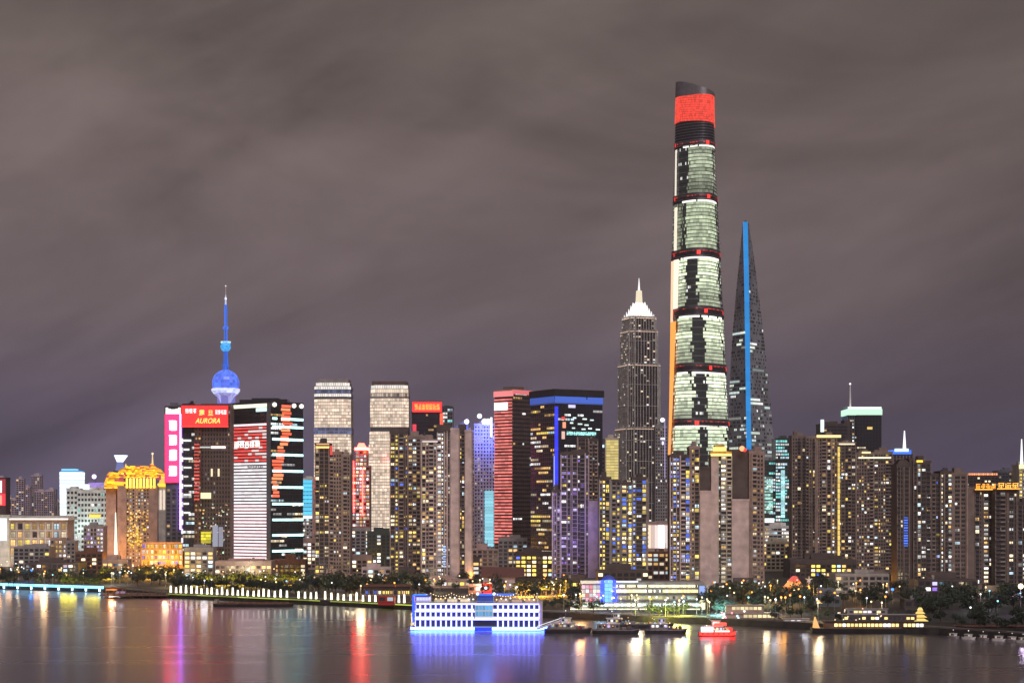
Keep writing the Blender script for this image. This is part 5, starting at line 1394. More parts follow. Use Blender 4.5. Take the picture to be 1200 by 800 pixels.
low = [
    (368, 412, 673, 1440, 'stone_pink', .8, 'yellow', 'row of bright shops at the foot of the single brown apartment tower'),
    (456, 492, 671, 1390, 'plaster_dark', .7, 'home', 'row of lit shops at the foot of the yellow-windowed brown apartment tower'),
    (496, 552, 679, 1360, 'stone_pink', .6, 'home', 'row of lit shops at the foot of the mauve-pier apartment tower'),
    (648, 700, 678, 1345, 'plaster_dark', .7, 'yellow', 'row of lit shops at the foot of the violet-lit apartments'),
    (842, 896, 684, 1290, 'plaster_dark', .5, 'yellow', 'row of lit shops under the broad plain end wall'),
    (926, 1004, 655, 1560, 'plaster_dark', .6, 'yellow', 'long row of lit shops at the foot of the gold-striped slab'),
    (30, 92, 659, 1560, 'plaster_dark', .6, 'home', 'row of lit shops in the grove behind the blue-lit quay'),  # pl, pr, top row, distance, wall, lit share, palette, label
    (216, 250, 641, 1560, 'plaster_grey', .5, 'home', 'low podium with small warm lights at the foot of the red sign tower'),
    (252, 318, 657, 1530, 'stone_pink', .45, 'home', 'wide low podium with dotted lights under the giant striped screen'),
    (320, 358, 655, 1560, 'rust', .35, 'dim', 'dark red low hall at the right foot of the screen tower'),
    (345, 370, 634, 1800, 'stone_pink', .5, 'white', 'small pale block wedged between screen tower and brown apartment tower'),
    (411, 434, 618, 1900, 'plaster_grey', .55, 'white', 'low block with crowded white lights under the cream red-ribbed tower'),
    (430, 458, 622, 1850, 'glass_green', .5, 'white', 'low green-grey block full of lights left of the tall apartment pair'),
    (412, 436, 650, 1560, 'stone_pink', .35, 'home', 'low pinkish house behind round trees right of the single brown apartment tower'),
    (424, 458, 664, 1420, 'plaster_mauve', .5, 'home', 'low lit terrace house among dark trees under the pale towers'),
    (553, 584, 643, 1620, 'stone_pink', .2, 'dim', 'flat brown low building at the foot of the pink striped tower'),
    (584, 618, 630, 1690, 'plaster_grey', .2, 'dim', 'grey low building directly under the pink striped tower'),
    (604, 648, 646, 1560, 'plaster_dark', .55, 'yellow', 'low building with large yellow lit shops under the black glass tower'),
    (545, 562, 652, 1500, 'plaster_dark', .4, 'dim', 'small dark house next to the mauve-pier apartment tower'),
    (758, 786, 646, 1500, 'rust', .4, 'dim', 'dark red low house below the bright glowing hall'),
    (893, 930, 634, 1750, 'plaster_cream', .35, 'home', 'low cream block with a lit ledge left of the gold-striped slab'),
    (925, 950, 640, 1700, 'plaster_dark', .3, 'home', 'low dark block under the few-windowed brown apartment tower'),
    (979, 1042, 672, 1270, 'plaster_grey', .10, 'dim', 'wide grey flat-roofed shed below the gold-striped slab'),
    (945, 985, 698, 1090, 'glass_blue', .04, 'dim', 'plain dark blue container-like shed by the water behind the long dark vessel'),
    (1076, 1146, 679, 1180, 'plaster_dark', .14, 'purple', 'long dim two-storey block below the white-windowed apartment towers'),
    (1146, 1210, 694, 1150, 'plaster_dark', .05, 'dim', 'unlit dark warehouse in the shadowy corner under the neon-topped towers'),
    (1060, 1098, 702, 1060, 'plaster_dark', .06, 'dim', 'small unlit shed behind the small moored boats'),
    (700, 760, 668, 1240, 'plaster_dark', .2, 'white', 'low dark block between ferry terminal roof and yellow-windowed apartments'),
    (16, 58, 640, 1700, 'plaster_grey', .25, 'home', 'low grey house in front of the arcaded hall'),
    (88, 120, 646, 1640, 'rust', .4, 'home', 'low reddish house with warm lights left of the hotel foot'),
    (120, 150, 655, 1600, 'stone_pink', .5, 'home', 'little pinkish gatehouse under the hotel'),
]
for i, (a, c, q, Yq, wl_, p, pal, lab) in enumerate(low):
    small_block('low_building', lab, 'building', a, c, q, Yq, 3000 + i, None, wl_, p, pal, gear=(c - a) > 24)

for px in (18, 34, 50, 66): glow(wx(px, 1870), 1868, G + 6, (1, .8, .55), 4.5e4, 2)  # added point lights brightening the arcaded hall, no fittings
# -- grey-lilac warehouse with sloping roof and red hoarding behind the white boat
Y = 1330.0
t = thing('warehouse', 'lilac-walled low warehouse with sloping dark roof behind the white boat', 'warehouse', (wx(588, Y), Y, G))
b = MB(); b.prism(quad(566, 604, Y, 0, 40), G - .5, wz(676, Y), 'plaster_lilac'); part(t, 'wall', b)
b = MB(); b.prism(quad(563, 607, Y, -2, 46), wz(676, Y), lambda x, y: wz(675 if y < Y + 5 else 666, Y), 'roof_tile', None, quad(563, 615, Y, -2, 46)); part(t, 'roof', b)
Y = 1270.0
t = small_block('kiosk', 'small red-lit kiosk in front of the lilac warehouse', 'kiosk', 566, 576, 683, Y, 5, None, 'red_paint', .8, 'home', gear=False)
small_block('kiosk', 'little white-edged kiosk left of the red-lit kiosk', 'kiosk', 549, 564, 684, Y, 6, None, 'stone_pink', .4, 'white', gear=False)
glow(wx(572, Y), Y - 6, 7, (1, .15, .1), 2.5e4, 1)

# -- red lit pavilion with swept roof and white statue
Y = 1180.0
t = thing('pavilion', 'red and orange lit pavilion with a swept roof among dark trees', 'pavilion', (wx(928, Y), Y, G)); k = Y / F
b = MB(); b.prism(quad(917, 940, Y, 0, 12), G, wz(697, Y), 'red_paint'); part(t, 'wall', b)
b = MB()
for i, (x0, x1, q0, q1, ins) in enumerate(((912, 944, 697, 692, 4), (917, 941, 692, 687, 3), (923, 941, 687, 681, 3), (927, 938, 681, 675, 4))):
    b.prism(quad(x0, x1, Y, -2, 16), wz(q0, Y), wz(q1, Y), 'glow_surface', mul(((1, .10, .02), (1, .22, .03), (1, .35, .08), (1, .12, .08))[i], (.6, .75, .8, .5)[i]), quad(x0 + ins, x1 - ins, Y, 2, 8))
part(t, 'roof', b)
b = MB()
for i in range(14): b.sphere(wx(906 + i * 2.1, Y), Y - 3, wz(700 - i * 1.7 + (i % 3), Y), .5, 'glow_surface', 6, mul(R.choice((ORANGE, RED, (1, .7, .5))), 1.0))
part(t, 'lantern', b)
glow(wx(926, Y), Y - 8, wz(695, Y), (1, .2, .04), 8e4, 1)
t = thing('statue', 'pale star-topped monument on a pedestal beside the red lit pavilion', 'statue', (wx(948, Y), Y, G))
b = MB(); x = wx(948, Y); b.box(x - 2, x + 2, Y - 2, Y + 2, G, wz(690, Y), 'stone_white'); b.box(x - 1.4, x + 1.4, Y - 1.4, Y + 1.4, wz(690, Y), wz(684, Y), 'stone_white'); part(t, 'pedestal', b)
b = MB(); z = wz(679, Y)
for i in range(5):
    a = rad(90 + 72 * i); b.tube((x, Y, z), (x + 2.6 * math.cos(a), Y, z + 2.6 * math.sin(a)), .7, .12, 'stone_white', 6)
b.tube((x, Y, wz(684, Y)), (x, Y, z), .5, .5, 'stone_white', 8); part(t, 'figure', b)

# ================================================================== WATERFRONT
# -- ferry terminal with stacked lit galleries
Y = 1065.0; k = Y / F
t = thing('ferry_terminal', 'long ferry terminal with stacked yellow-white lit galleries and a blue glass stair', 'terminal', (wx(746, Y), Y, G))
fr = Frame((wx(668, Y), Y, 0), (1, 0))
b = MB(); b.box(14 * k, 158 * k, 4, 30, G, wz(682, Y), 'plaster_grey', None, fr); part(t, 'wall', b)
def gallery(u0, u1, qb, qt, v, c, e):
    s = MB(); s.box(u0 * k, u1 * k, v, 26, wz(qt, Y), wz(qt - 1.5, Y), 'plaster_grey', None, fr); s.box(u0 * k, u1 * k, v - .2, 20, wz(qb + .9, Y), wz(qb, Y), 'plaster_grey', None, fr)
    o = part(t, 'gallery', s)
    g = MB(); n = int((u1 - u0) / 2.1)
    for i in range(n):
        cc = mul(c if R.random() < .75 else R.choice((CREAM, WHITE, (1, .9, .45))), e * R.uniform(.55, 1.15)) if R.random() < .9 else None
        w = (u1 - u0) * k / n; g.box(u0 * k + i * w + .06, u0 * k + (i + 1) * w - .06, v + .9, v + 1.3, wz(qb, Y), wz(qt + .2, Y), 'window_glass', cc, fr)
        if i % 3 == 0: g.box(u0 * k + i * w - .12, u0 * k + i * w + .06, v + .3, v + .6, wz(qb, Y), wz(qt, Y), 'stone_white', None, fr)
    g.build('glazing', o, t.location)
gallery(50, 154, 688, 685, 3, (1, .93, .52), 1.7)
gallery(48, 153, 694, 690.5, 1.5, (1, .88, .30), 1.7)
gallery(56, 153, 702, 698, 2.6, (1, .9, .55), .35)
gallery(2, 153, 709.5, 706.3, -4, (.75, 1, .85), 2.2)
gallery(0, 153, 715.5, 712, -7, (1, .98, .62), 2.2)
gallery(12, 150, 722, 719.5, -9, (1, .82, .3), .8)
b = MB()
for i in range(5):
    for j in range(4):
        b.box((14 + i * 4.4) * k, (17.8 + i * 4.4) * k, .8, 1.4, wz(704 - j * 4.9, Y), wz(700 - j * 4.9, Y), 'window_glass', mul(R.choice(((1, .55, .7), (1, .8, .9), (1, .25, .3), (1, .8, .5), WHITE)), R.uniform(.4, 1.0)), fr)
b.box(12.5 * k, 36.5 * k, 0, 6, wz(683.5, Y), wz(680, Y), 'stone_white', None, fr); b.box(16 * k, 80 * k, 1.2, 5, wz(682, Y), wz(680.5, Y), 'glow_surface', mul((.9, .95, 1), .85), fr)
part(t, 'shop_front', b)
b = MB()
for i in range(4):
    u = (36 + i * 4.6) * k
    for j in range(6): b.box(u, u + 4.2 * k, -1.0 - (i in (1, 2)) * .5, .3, wz(705 - j * 4.4, Y), wz(701.2 - j * 4.4, Y), 'window_glass', mul(((.008, .03, 1), (.04, .12, 1), (.04, .12, 1), (.006, .02, .9))[i], R.uniform(4, 6)), fr)
part(t, 'glass_stair', b)
b = MB()
xc = wx(714, Y); n = 16
b.sphere(xc, Y + 10, wz(682, Y), 8.0 * k, 'glow_surface', 20, (.004, .015, .16), sz=1.0); part(t, 'dome', b, smooth=True)
b = MB(); b.box(150.5 * k, 158 * k, -3, 8, G, wz(705, Y), 'stone_white', None, fr); b.box(151 * k, 157.5 * k, -3.4, -2.9, wz(719, Y), wz(702, Y), 'glow_surface', mul((1, .95, .55), .9), fr); b.box(151 * k, 157.5 * k, -3.4, -2.9, wz(701.5, Y), wz(686, Y), 'glow_surface', mul((.28, .42, .95), .7), fr)
b.box(150.3 * k, 159 * k, -2.9, 8, wz(705, Y), wz(685, Y), 'plaster_grey', None, fr); b.box(160 * k, 161.5 * k, -3, -2, G, wz(684, Y), 'stone_white', None, fr)
part(t, 'end_tower', b)

# -- promenade: row of lit pillars on the outer quay
def pillar():
    r = thing('light_pillar', 'short white lit pillar in the row along the quay before the screen tower', 'light pillar', (0, 0, 0), 'lit pillars along the quay')
    b = MB(); b.box(-.75, .75, -.75, .75, 0, .6, 'concrete_pale'); b.build('base', r)
    b = MB(); b.prism([(-.62, -.62), (.62, -.62), (.62, .62), (-.62, .62)], .6, 5.2, 'glow_surface', mul((1, .93, .68), 2.2), [(-.42, -.42), (.42, -.42), (.42, .42), (-.42, .42)]); b.box(-.7, .7, -.7, .7, 5.2, 5.6, 'concrete_pale'); b.build('shaft', r)
    return r
p0 = pillar(); first = True
spots = [200 + 6.05 * i for i in range(20)] + [322 + 7 * i for i in range(8) if i not in (3,)] + [381 + 7.4 * i for i in range(9)] + [460, 467, 474]
for px in spots:
    o = p0 if first else copy_tree(p0); first = False
    yb = bank_y(px) + 1.6
    o.location = (wx(px + R.uniform(-.5, .5), yb), yb, G); sc_ = R.uniform(.75, 1.12); o.scale = (1, 1, sc_)
b = MB()
for a in range(196, 480, 12):
    if 372 < a < 380: continue
    Ya, Yb = bank_y(a), bank_y(a + 12); A, B = (wx(a, Ya), Ya + .55), (wx(a + 12, Yb), Yb + .55)
    fr = Frame(A, (B[0] - A[0], B[1] - A[1])); L = math.hypot(B[0] - A[0], B[1] - A[1]); b.box(.2, L - .1, -1.3, -.6, G - .9, G - .3, 'glow_surface', mul((.75, .9, .12), R.uniform(.15, .6)), fr)
tag(b.build('light_strip'), 'yellow-green light strip along the quay edge under the pillar row', 'light strip')
b = MB()
for a in range(-30, 116, 8):
    Ya, Yb = bank_y(a), bank_y(a + 8); A, B = (wx(a, Ya), Ya + .5), (wx(a + 8, Yb), Yb + .5)
    fr = Frame(A, (B[0] - A[0], B[1] - A[1])); L = math.hypot(B[0] - A[0], B[1] - A[1]); b.box(0, L - .03, -1.4, -.6, G - .6, G + 1.3, 'glow_surface', mul((.20, .66, 1.0), R.uniform(1.3, 2.0)), fr)
    if (a // 8) % 2 == 0: b.box(L * .4, L * .4 + 1.1, -1.6, -.9, G - 2.6, G - .7, 'glow_surface', mul((.5, .85, 1.0), 4), fr)
tag(b.build('light_strip'), 'long pale blue light strip along the quay at the water\'s far end', 'light strip')

# -- low jetty with railing between the two quays
Y = 1270.0
t = thing('jetty', 'dark jetty and landing stage between the blue-lit quay and the pillar row', 'jetty', (wx(155, Y), Y, 0)); k = Y / F
b = MB(); b.box(wx(116, Y), wx(198, Y), Y + 2, Y + 40, 1.6, 2.4, 'wood_deck'); part(t, 'deck', b)
b = MB()
for i in range(12): b.tube((wx(118 + i * 7, Y), Y + 4, -2), (wx(118 + i * 7, Y), Y + 4, 5), .4, .4, 'rust', 8)
part(t, 'pile', b)
b = MB()
for i in range(27): b.tube((wx(117 + i * 3, Y), Y + 2.4, 2.4), (wx(117 + i * 3, Y), Y + 2.4, 3.6), .06, .06, 'metal_grey', 5)
b.box(wx(116, Y), wx(198, Y), Y + 2.3, Y + 2.5, 3.5, 3.65, 'metal_grey'); part(t, 'railing', b)
t = thing('landing_shelter', 'small landing shelter with an orange lit canopy on the dark jetty', 'shelter', (wx(128, Y), Y + 14, 2.4))
b = MB(); x0, x1 = wx(119, Y), wx(142, Y)
b.prism([(x0, Y + 8), (x1, Y + 8), (x1, Y + 20), (x0, Y + 20)], 6.2, 7.0, 'rust', None, [(x0 + 3, Y + 10), (x1 - 3, Y + 10), (x1 - 3, Y + 18), (x0 + 3, Y + 18)]); part(t, 'roof', b)
b = MB()
for xx in (x0 + 1, (x0 + x1) / 2, x1 - 1):
    for yy in (Y + 9, Y + 19): b.tube((xx, yy, 2.4), (xx, yy, 6.2), .2, .2, 'metal_grey', 6)
part(t, 'post', b)
b = MB(); b.box(x0 + 1, x1 - 5, Y + 9, Y + 9.4, 5.4, 6.0, 'glow_surface', mul((1, .3, .05), .8)); b.box(x0 + 6, x1 - 1, Y + 18, Y + 18.4, 2.6, 4.2, 'glow_surface', mul((.6, .4, .7), .3)); part(t, 'canopy_light', b)
glow(wx(128, Y), Y + 6, 5.5, (1, .3, .06), 1.2e4, 1)

# ------------------------------------------------------------------ vessels
def hull(name, root, L, Wd, H, m, bow=.18, stern=.06, x0=None, rake=1.2, stripe=None):
    """hull along local x, bow at +x; deck level H"""
    b = MB(); n = 24; sec = []
    for i in range(n + 1):
        t = i / n; x = -L / 2 + L * t
        w = 1.0
        if t > 1 - bow: w = max(.04, 1 - ((t - (1 - bow)) / bow) ** 2.0)
        if t < stern: w = .78 + .22 * t / stern
        sh = H * (1 + .25 * max(0, (t - .75) / .25) ** 2 + .06 * max(0, (.1 - t) / .1))
        wb = w * .82; xb = x - rake * max(0, (t - .85) / .15) * 1.0
        sec.append([(xb, -Wd / 2 * wb, -.8), (x, -Wd / 2 * w, sh), (x, Wd / 2 * w, sh), (xb, Wd / 2 * wb, -.8)])
    for A, B in zip(sec, sec[1:]):
        for i in range(4):
            j = (i + 1) % 4; b.face([A[i], B[i], B[j], A[j]], m if i != 1 else 'wood_deck')
    b.face([sec[0][i] for i in (0, 1, 2, 3)], m); b.face([sec[-1][i] for i in (3, 2, 1, 0)], m)
    if stripe:
        lo_ = .45 if len(stripe) > 1 else .86
        for A, B in zip(sec, sec[1:]):
            f = lambda s, q, o: (s[0][0] + (s[1][0] - s[0][0]) * q, s[0][1] + (s[1][1] - s[0][1]) * q - o, s[0][2] + (s[1][2] - s[0][2]) * q)
            b.face([f(A, lo_, .06), f(B, lo_, .06), f(B, .97, .06), f(A, .97, .06)], *stripe)
    return b.build(name, root)
def vessel(name, label, cat, px, Y, rz=0, group=None):
    return thing(name, label, cat, (wx(px, Y), Y, 0), group, rad(rz))
def lp(root, name, b):
    return b.build(name, root)

# large white three-deck river boat, lit white and blue
Y = 930.0; k = Y / F
t = vessel('cruise_boat', 'big white three-deck river boat lit white and blue along its open arcades', 'boat', 562, Y, -3)
L = 153 * k
hull('hull', t, L + 3, 15, 1.7, 'white_paint', .06, .02, stripe=('glow_surface', mul((.03, .075, 1.0), 27.0)))
fr = Frame((-L / 2 + 1, -7.0, 0), (1, 0)); Lw = L - 3.5
LIL = (.82, .88, 4.4)  # deck floodlight put into the panels as emission, extra blue for the reflections
zs = [(1.7, 6.2), (6.2, 10.2), (10.2, 14.0)]
for d, (z0, z1) in enumerate(zs):
    b = MB(); x0 = 0 if d < 2 else .6
    b.box(x0, Lw - (d == 2) * 1.0, 1.4, 13.2, z0 + .02, z1 - .3, 'black_paint', None, fr)
    b.box(x0 - .5, Lw + .3, -.45, 14, z1 - .42, z1, 'white_paint', None, fr)
    o = lp(t, 'deck', b)
    g = MB(); n = 24; w = Lw / n
    g.box(x0, Lw - .2, -.6, -.2, z1 - .75, z1 - .1, 'glow_surface', mul(LIL, 1.0), fr)
    for i in range(n + 1):
        mid = 11.2 < i < 15.2
        if mid: continue
        u = i * w; pw = (.38 if d else .36)
        g.box(max(x0, u - pw), min(Lw, u + pw), -.55, .1, z0 + .02, z1 - .95, 'glow_surface', mul(LIL, R.uniform(.85, 1.05)), fr)
    if d: 
        g.box(x0, 11.4 * w, -.52, .05, z0, z0 + .95, 'glow_surface', mul(LIL, .95), fr); g.box(15.1 * w, Lw - .2, -.52, .05, z0, z0 + .95, 'glow_surface', mul(LIL, .95), fr)
    g.build('arcade', o)
    if d == 0:
        g = MB(); g.box(x0, Lw, -.5, .2, 1.72, 2.1, 'glow_surface', mul((.45, .65, 1), .9), fr); g.build('rub_rail', o)
b = MB(); w = Lw / 24
b.box(11.6 * w, 15.1 * w, -1.3, 1.5, 6.4, 13.6, 'glow_surface', mul((.80, .84, 1), .35), fr)
for i in range(5):
    for j in range(2): b.box((11.75 + i * .66) * w, (12.3 + i * .66) * w, -1.5, -1.25, 7.6 + j * 3.0, 9.9 + j * 3.0, 'glow_surface', mul((.10, .42, .80), R.uniform(.3, .75)), fr)
b.box(11.6 * w, 15.1 * w, -1.6, -1.2, 13.2, 13.9, 'glow_surface', mul(LIL, 1.0), fr); b.box(11.6 * w, 15.1 * w, -1.6, -1.2, 6.2, 6.9, 'glow_surface', mul(LIL, .8), fr)
lp(t, 'entrance_bay', b)
b = MB(); b.box(11.6 * w, 14.9 * w, -3.2, -.8, .3, 2.0, 'blue_paint', None, fr); b.box(11.7 * w, 14.8 * w, -3.3, -3.1, .5, 1.9, 'glow_surface', (.01, .03, .8), fr); lp(t, 'boarding_stage', b)
b = MB()
b.box(.5, 2.8 * w, 0, 10, 14.02, 17.4, 'white_paint', None, fr); b.box(.3, 2.9 * w, -.4, 10.4, 17.4, 17.7, 'blue_paint', None, fr)
for i in range(5): b.box(.9 + i * 1.5, 1.9 + i * 1.5, -.2, .1, 15.4, 16.8, 'window_glass', mul(LIL, .8), fr)
lp(t, 'wheelhouse', b)
b = MB(); b.box(-1.2, 5.5, -1, 8, 17.9, 18.2, 'glow_surface', mul((.04, .2, 1), 1.0), fr); b.box(-1.4, -.7, -1, 8, 4, 18, 'glow_surface', mul((.03, .1, 1), .9), fr); lp(t, 'blue_light', b)
b = Pieces()
for i in range(22):
    u = (4 + i * .9) * w; h = R.uniform(1.6, 3.4)
    if 11.2 < 4 + i * .9 < 15.5: continue
    b.tube(fr.p(u, 2, 14), fr.p(u, 2, 14 + h), .06, .05, 'metal_grey', 5); b.sphere(*tuple(fr.p(u, 2, 14 + h)), .42, 'glow_surface', 8, mul(R.choice((CREAM, WARM, WHITE)), 1.3))
lp(t, 'deck_lamp', b)
b = MB()
for i in range(3):
    b.box((3.6 + i * 2.5) * w, (5.6 + i * 2.5) * w, 3, 9, 14.02, 16.0 + .2 * i, 'plaster_cream', None, fr); b.box((3.7 + i * 2.5) * w, (5.5 + i * 2.5) * w, 2.7, 3.1, 14.4, 15.8, 'window_glass', mul((1, .8, .55), R.uniform(.3, .8)), fr)
for i in range(3): b.box((16 + i * 2.6) * w, (18 + i * 2.6) * w, 3, 9, 14.02, 15.8 + .2 * i, 'plaster_cream', None, fr); b.box((16.1 + i * 2.6) * w, (17.9 + i * 2.6) * w, 2.7, 3.1, 14.4, 15.6, 'window_glass', mul((1, .62, .45), R.uniform(.3, .7)), fr)
lp(t, 'roof_cabin', b)
b = MB(); b.box(11.9 * w, 15 * w, 4, 10, 14.02, 17.6, 'blue_paint', None, fr); b.prism([(fr.p(12 * w, 3, 0).x, fr.p(0, 3, 0).y), (fr.p(19 * w, 3, 0).x, fr.p(0, 3, 0).y), (fr.p(19 * w, 9, 0).x, fr.p(0, 9, 0).y), (fr.p(12 * w, 9, 0).x, fr.p(0, 9, 0).y)], 17.62, 18.6, 'glow_surface', (.03, .11, .55))
for i in range(3): b.sphere(*tuple(fr.p((12 + i * 1.6) * w, 3, 18.6 + i % 2 * 3)), .8, 'glow_surface', 8, mul((.7, .85, 1), 1.2)); b.tube(fr.p((12 + i * 1.6) * w, 3, 17), fr.p((12 + i * 1.6) * w, 3, 18.6 + i % 2 * 3), .08, .08, 'metal_grey', 5)
lp(t, 'canopy', b)
b = MB(); b.box(Lw - .3, Lw + 1.2, 0, 12, 1.72, 15, 'plaster_lilac', None, fr); b.tube(fr.p(Lw - 1, 3, 14), fr.p(Lw - 1, 3, 19), .5, .15, 'white_paint', 8); lp(t, 'end_screen', b)

b = MB()
for z_ in (14.0, 10.2, 6.2):
    for i in range(int(Lw / 1.5)): b.tube(fr.p(i * 1.5, -.7, z_), fr.p(i * 1.5, -.7, z_ + 1.0), .035, .035, 'white_paint', 4)
    b.box(0, Lw, -.74, -.66, z_ + .97, z_ + 1.05, 'white_paint', None, fr)
lp(t, 'railing', b)
b = Pieces()
for (ua, ub) in ((3, 7), (7, 11), (15.4, 19.5), (19.5, 23.5)):
    for q in range(9):
        f_ = q / 8; b.sphere(*tuple(fr.p((ua + (ub - ua) * f_) * w, 1.2, 19.0 - 6.4 * f_ * (1 - f_))), .22, 'glow_surface', 6, mul(CREAM, 1.6))
lp(t, 'string_bulb', b)
b = MB()
for u in (3, 7, 11, 15.4, 19.5, 23.5): b.tube(fr.p(u * w, 1.2, 14), fr.p(u * w, 1.2, 19.2), .09, .06, 'white_paint', 6)
lp(t, 'mast', b)
# gangway from the boat's bow to the next mooring
t = vessel('gangway', 'white sloping gangway between the big white boat and the dark moored boats', 'gangway', 648, 915)
b = MB(); b.tube((-8, 0, 1.5), (6, 4, 6.0), .5, .5, 'white_paint', 6); lp(t, 'ramp', b)
b = MB(); b.tube((-8, -.8, 2.8), (6, 3.2, 7.3), .08, .08, 'glow_surface', 5, mul(WHITE, .9)); b.tube((-8, .8, 2.8), (6, 4.8, 7.3), .08, .08, 'glow_surface', 5, mul(WHITE, .9)); lp(t, 'handrail', b)

def work_boat(label, px, Y, Lpx, m, seed, rim=None, cab=.35, lit=.5, deck='wood_deck', rz=0, cw=None, pal='dim', h=2.2):
    rng = random.Random(seed); k = Y / F; L = Lpx * k
    t = vessel('moored_boat', label, 'boat', px, Y, rz)
    hull('hull', t, L, 6.5, h, m, .2, .08, stripe=rim)
    cl = L * cab; x0 = -L * .38
    b = MB(); b.box(x0, x0 + cl, -2.3, 2.3, h, h + 2.8, 'plaster_grey'); b.box(x0 - .3, x0 + cl + .3, -2.6, 2.6, h + 2.8, h + 3.05, 'white_paint')
    b.box(x0 + cl * .45, x0 + cl * .85, -1.8, 1.8, h + 3.05, h + 5.3, 'white_paint'); b.box(x0 + cl * .4, x0 + cl * .9, -2.1, 2.1, h + 5.3, h + 5.55, 'white_paint')
    c = lp(t, 'cabin', b)
    n = max(3, int(cl / 1.8))
    for i in range(n):
        g = MB(); u = x0 + (i + .2) * cl / n; g.box(u, u + cl / n * .6, -2.42, -2.28, h + 1.1, h + 2.2, 'window_glass', pick(pal, rng) if rng.random() < lit else None); g.build('window', c)
    for i in range(3):
        g = MB(); u = x0 + cl * (.48 + .12 * i); g.box(u, u + cl * .09, -1.93, -1.78, h + 3.9, h + 4.9, 'window_glass', pick(pal, rng) if rng.random() < lit else None); g.build('window', c)
    b = MB(); xm = x0 + cl * .65; b.tube((xm, 0, h + 5.5), (xm, 0, h + 9), .12, .06, 'metal_grey', 6); b.tube((xm - 1, 0, h + 7.4), (xm + 1, 0, h + 7.4), .05, .05, 'metal_grey', 5); b.sphere(xm, 0, h + 9, .28, 'glow_surface', 8, mul(WHITE, 1.1)); lp(t, 'mast', b)
    b = MB()
    for i in range(int(L / 1.6)):
        x = -L * .46 + i * 1.6
        if x > L * .34: break
        b.tube((x, -2.9, h), (x, -2.9, h + 1.0), .04, .04, 'metal_grey', 4)
    b.box(-L * .46, L * .34, -2.95, -2.85, h + .95, h + 1.05, 'metal_grey'); lp(t, 'railing', b)
    b = MB()
    for i in range(5):
        u = x0 + cl + (L * .28 - (x0 + cl)) * i / 4.0; b.box(u, u + rng.uniform(.8, 2.4), -1.6, rng.uniform(-.5, 1.6), h, h + rng.uniform(.5, 1.8), rng.choice(('rust', 'blue_paint', 'plaster_grey', 'wood_deck', 'red_paint')))
    lp(t, 'deck_gear', b)
    b = Pieces()
    for i in range(8):
        x = rng.uniform(-L * .45, L * .3); b.sphere(x, -2.7, h + rng.uniform(.9, 3.4), .26, 'glow_surface', 6, mul(rng.choice((CREAM, WHITE, WARM, (.5, .6, 1), (1, .3, .2))), rng.uniform(.7, 1.6)))
    lp(t, 'deck_lamp', b)
    b = MB(); a_ = L * .40
    b.tube((L * .34, -1.2, h + 1.0), (L * .47, 0, h + 1.5), .06, .06, 'tin_roof', 4); b.tube((x0 + cl * .65, 0, h + 8.8), (L * .46, 0, h + .8), .03, .03, 'metal_grey', 4); b.tube((x0 + cl * .65, 0, h + 8.8), (-L * .47, 0, h + .6), .03, .03, 'metal_grey', 4)
    lp(t, 'rigging', b)
    b = MB()
    for i in range(6): b.sphere(-L * .42 + i * L * .14, -3.0, h - .6 + .0, .45, 'black_paint', 8)
    lp(t, 'fender', b)
    return t
work_boat('dark moored boat with reddish rail, next to the big white boat', 666, 905, 56, 'black_paint', 1, ('rust',), .5, .5, rz=4)
work_boat('dark moored boat with a pale outlined deck, middle of the three before the terminal', 722, 900, 56, 'black_paint', 2, ('tin_roof',), .45, .5, rz=-3, pal='purple')
work_boat('dark violet-lit moored boat under yellow lit palms, last of the three before the terminal', 781, 902, 50, 'metal_dark', 3, ('plaster_lilac',), .4, .6, rz=2, pal='purple')
work_boat('dark low barge moored behind the three dark boats, against the terminal', 745, 945, 90, 'black_paint', 4, ('metal_grey',), .2, .5, pal='home')
t = work_boat('red boat with white lit cabin and red lamps alone on the dark water', 841, 884, 44, 'red_paint', 5, ('glow_surface', mul((1, .02, .015), 3)), .5, 1.0, pal='white', rz=2, h=2.0)
b = MB(); b.box(-8.5, -2.5, -2.55, -2.43, 2.1, 4.6, 'glow_surface', mul((.9, .95, 1), 1.2)); b.box(-1.6, 5.5, -2.6, -2.4, 2.1, 3.0, 'glow_surface', mul((1, .75, .7), 1.1)); lp(t, 'cabin_light', b)
b = MB(); b.box(-2, 4, -2, 2, 5.2, 6.4, 'glow_surface', mul((1, .03, .02), 3.0)); b.box(4, 7, -2.2, 2, 2.2, 4.2, 'glow_surface', mul((1, .05, .04), .7)); lp(t, 'red_light', b)
glow(wx(838, 878), 878, 5, (1, .05, .04), 4e3, .6)

# flat dark barges by the pillar row
def barge(label, px, Y, Lpx, rz, m='rust'):
    k = Y / F; t = vessel('barge', label, 'barge', px, Y, rz); L = Lpx * k
    hull('hull', t, L, 9, 2.0, 'black_paint', .06, .04, stripe=(m,))
    b = MB(); b.box(-L * .45, L * .42, -3.4, 3.4, 2.0, 2.7, m)
    for i in range(9): b.box(-L * .43 + i * L * .094, -L * .43 + i * L * .094 + .25, -3.5, 3.5, 2.0, 2.85, 'metal_dark')
    lp(t, 'hatch', b)
    b = MB(); b.box(-L * .49, -L * .455, -2.4, 2.4, 2.0, 4.4, 'plaster_grey'); b.box(-L * .495, -L * .45, -2.6, 2.6, 4.4, 4.6, 'metal_grey'); lp(t, 'cabin', b)
    b = MB()
    for x in (-.42, .0, .42): b.tube((L * x, -3.9, 2), (L * x, -3.9, 2.9), .25, .25, 'metal_grey', 8)
    lp(t, 'bollard', b)
barge('long flat dark barge moored in front of the lit pillar row', 298, 1160, 95, -4)
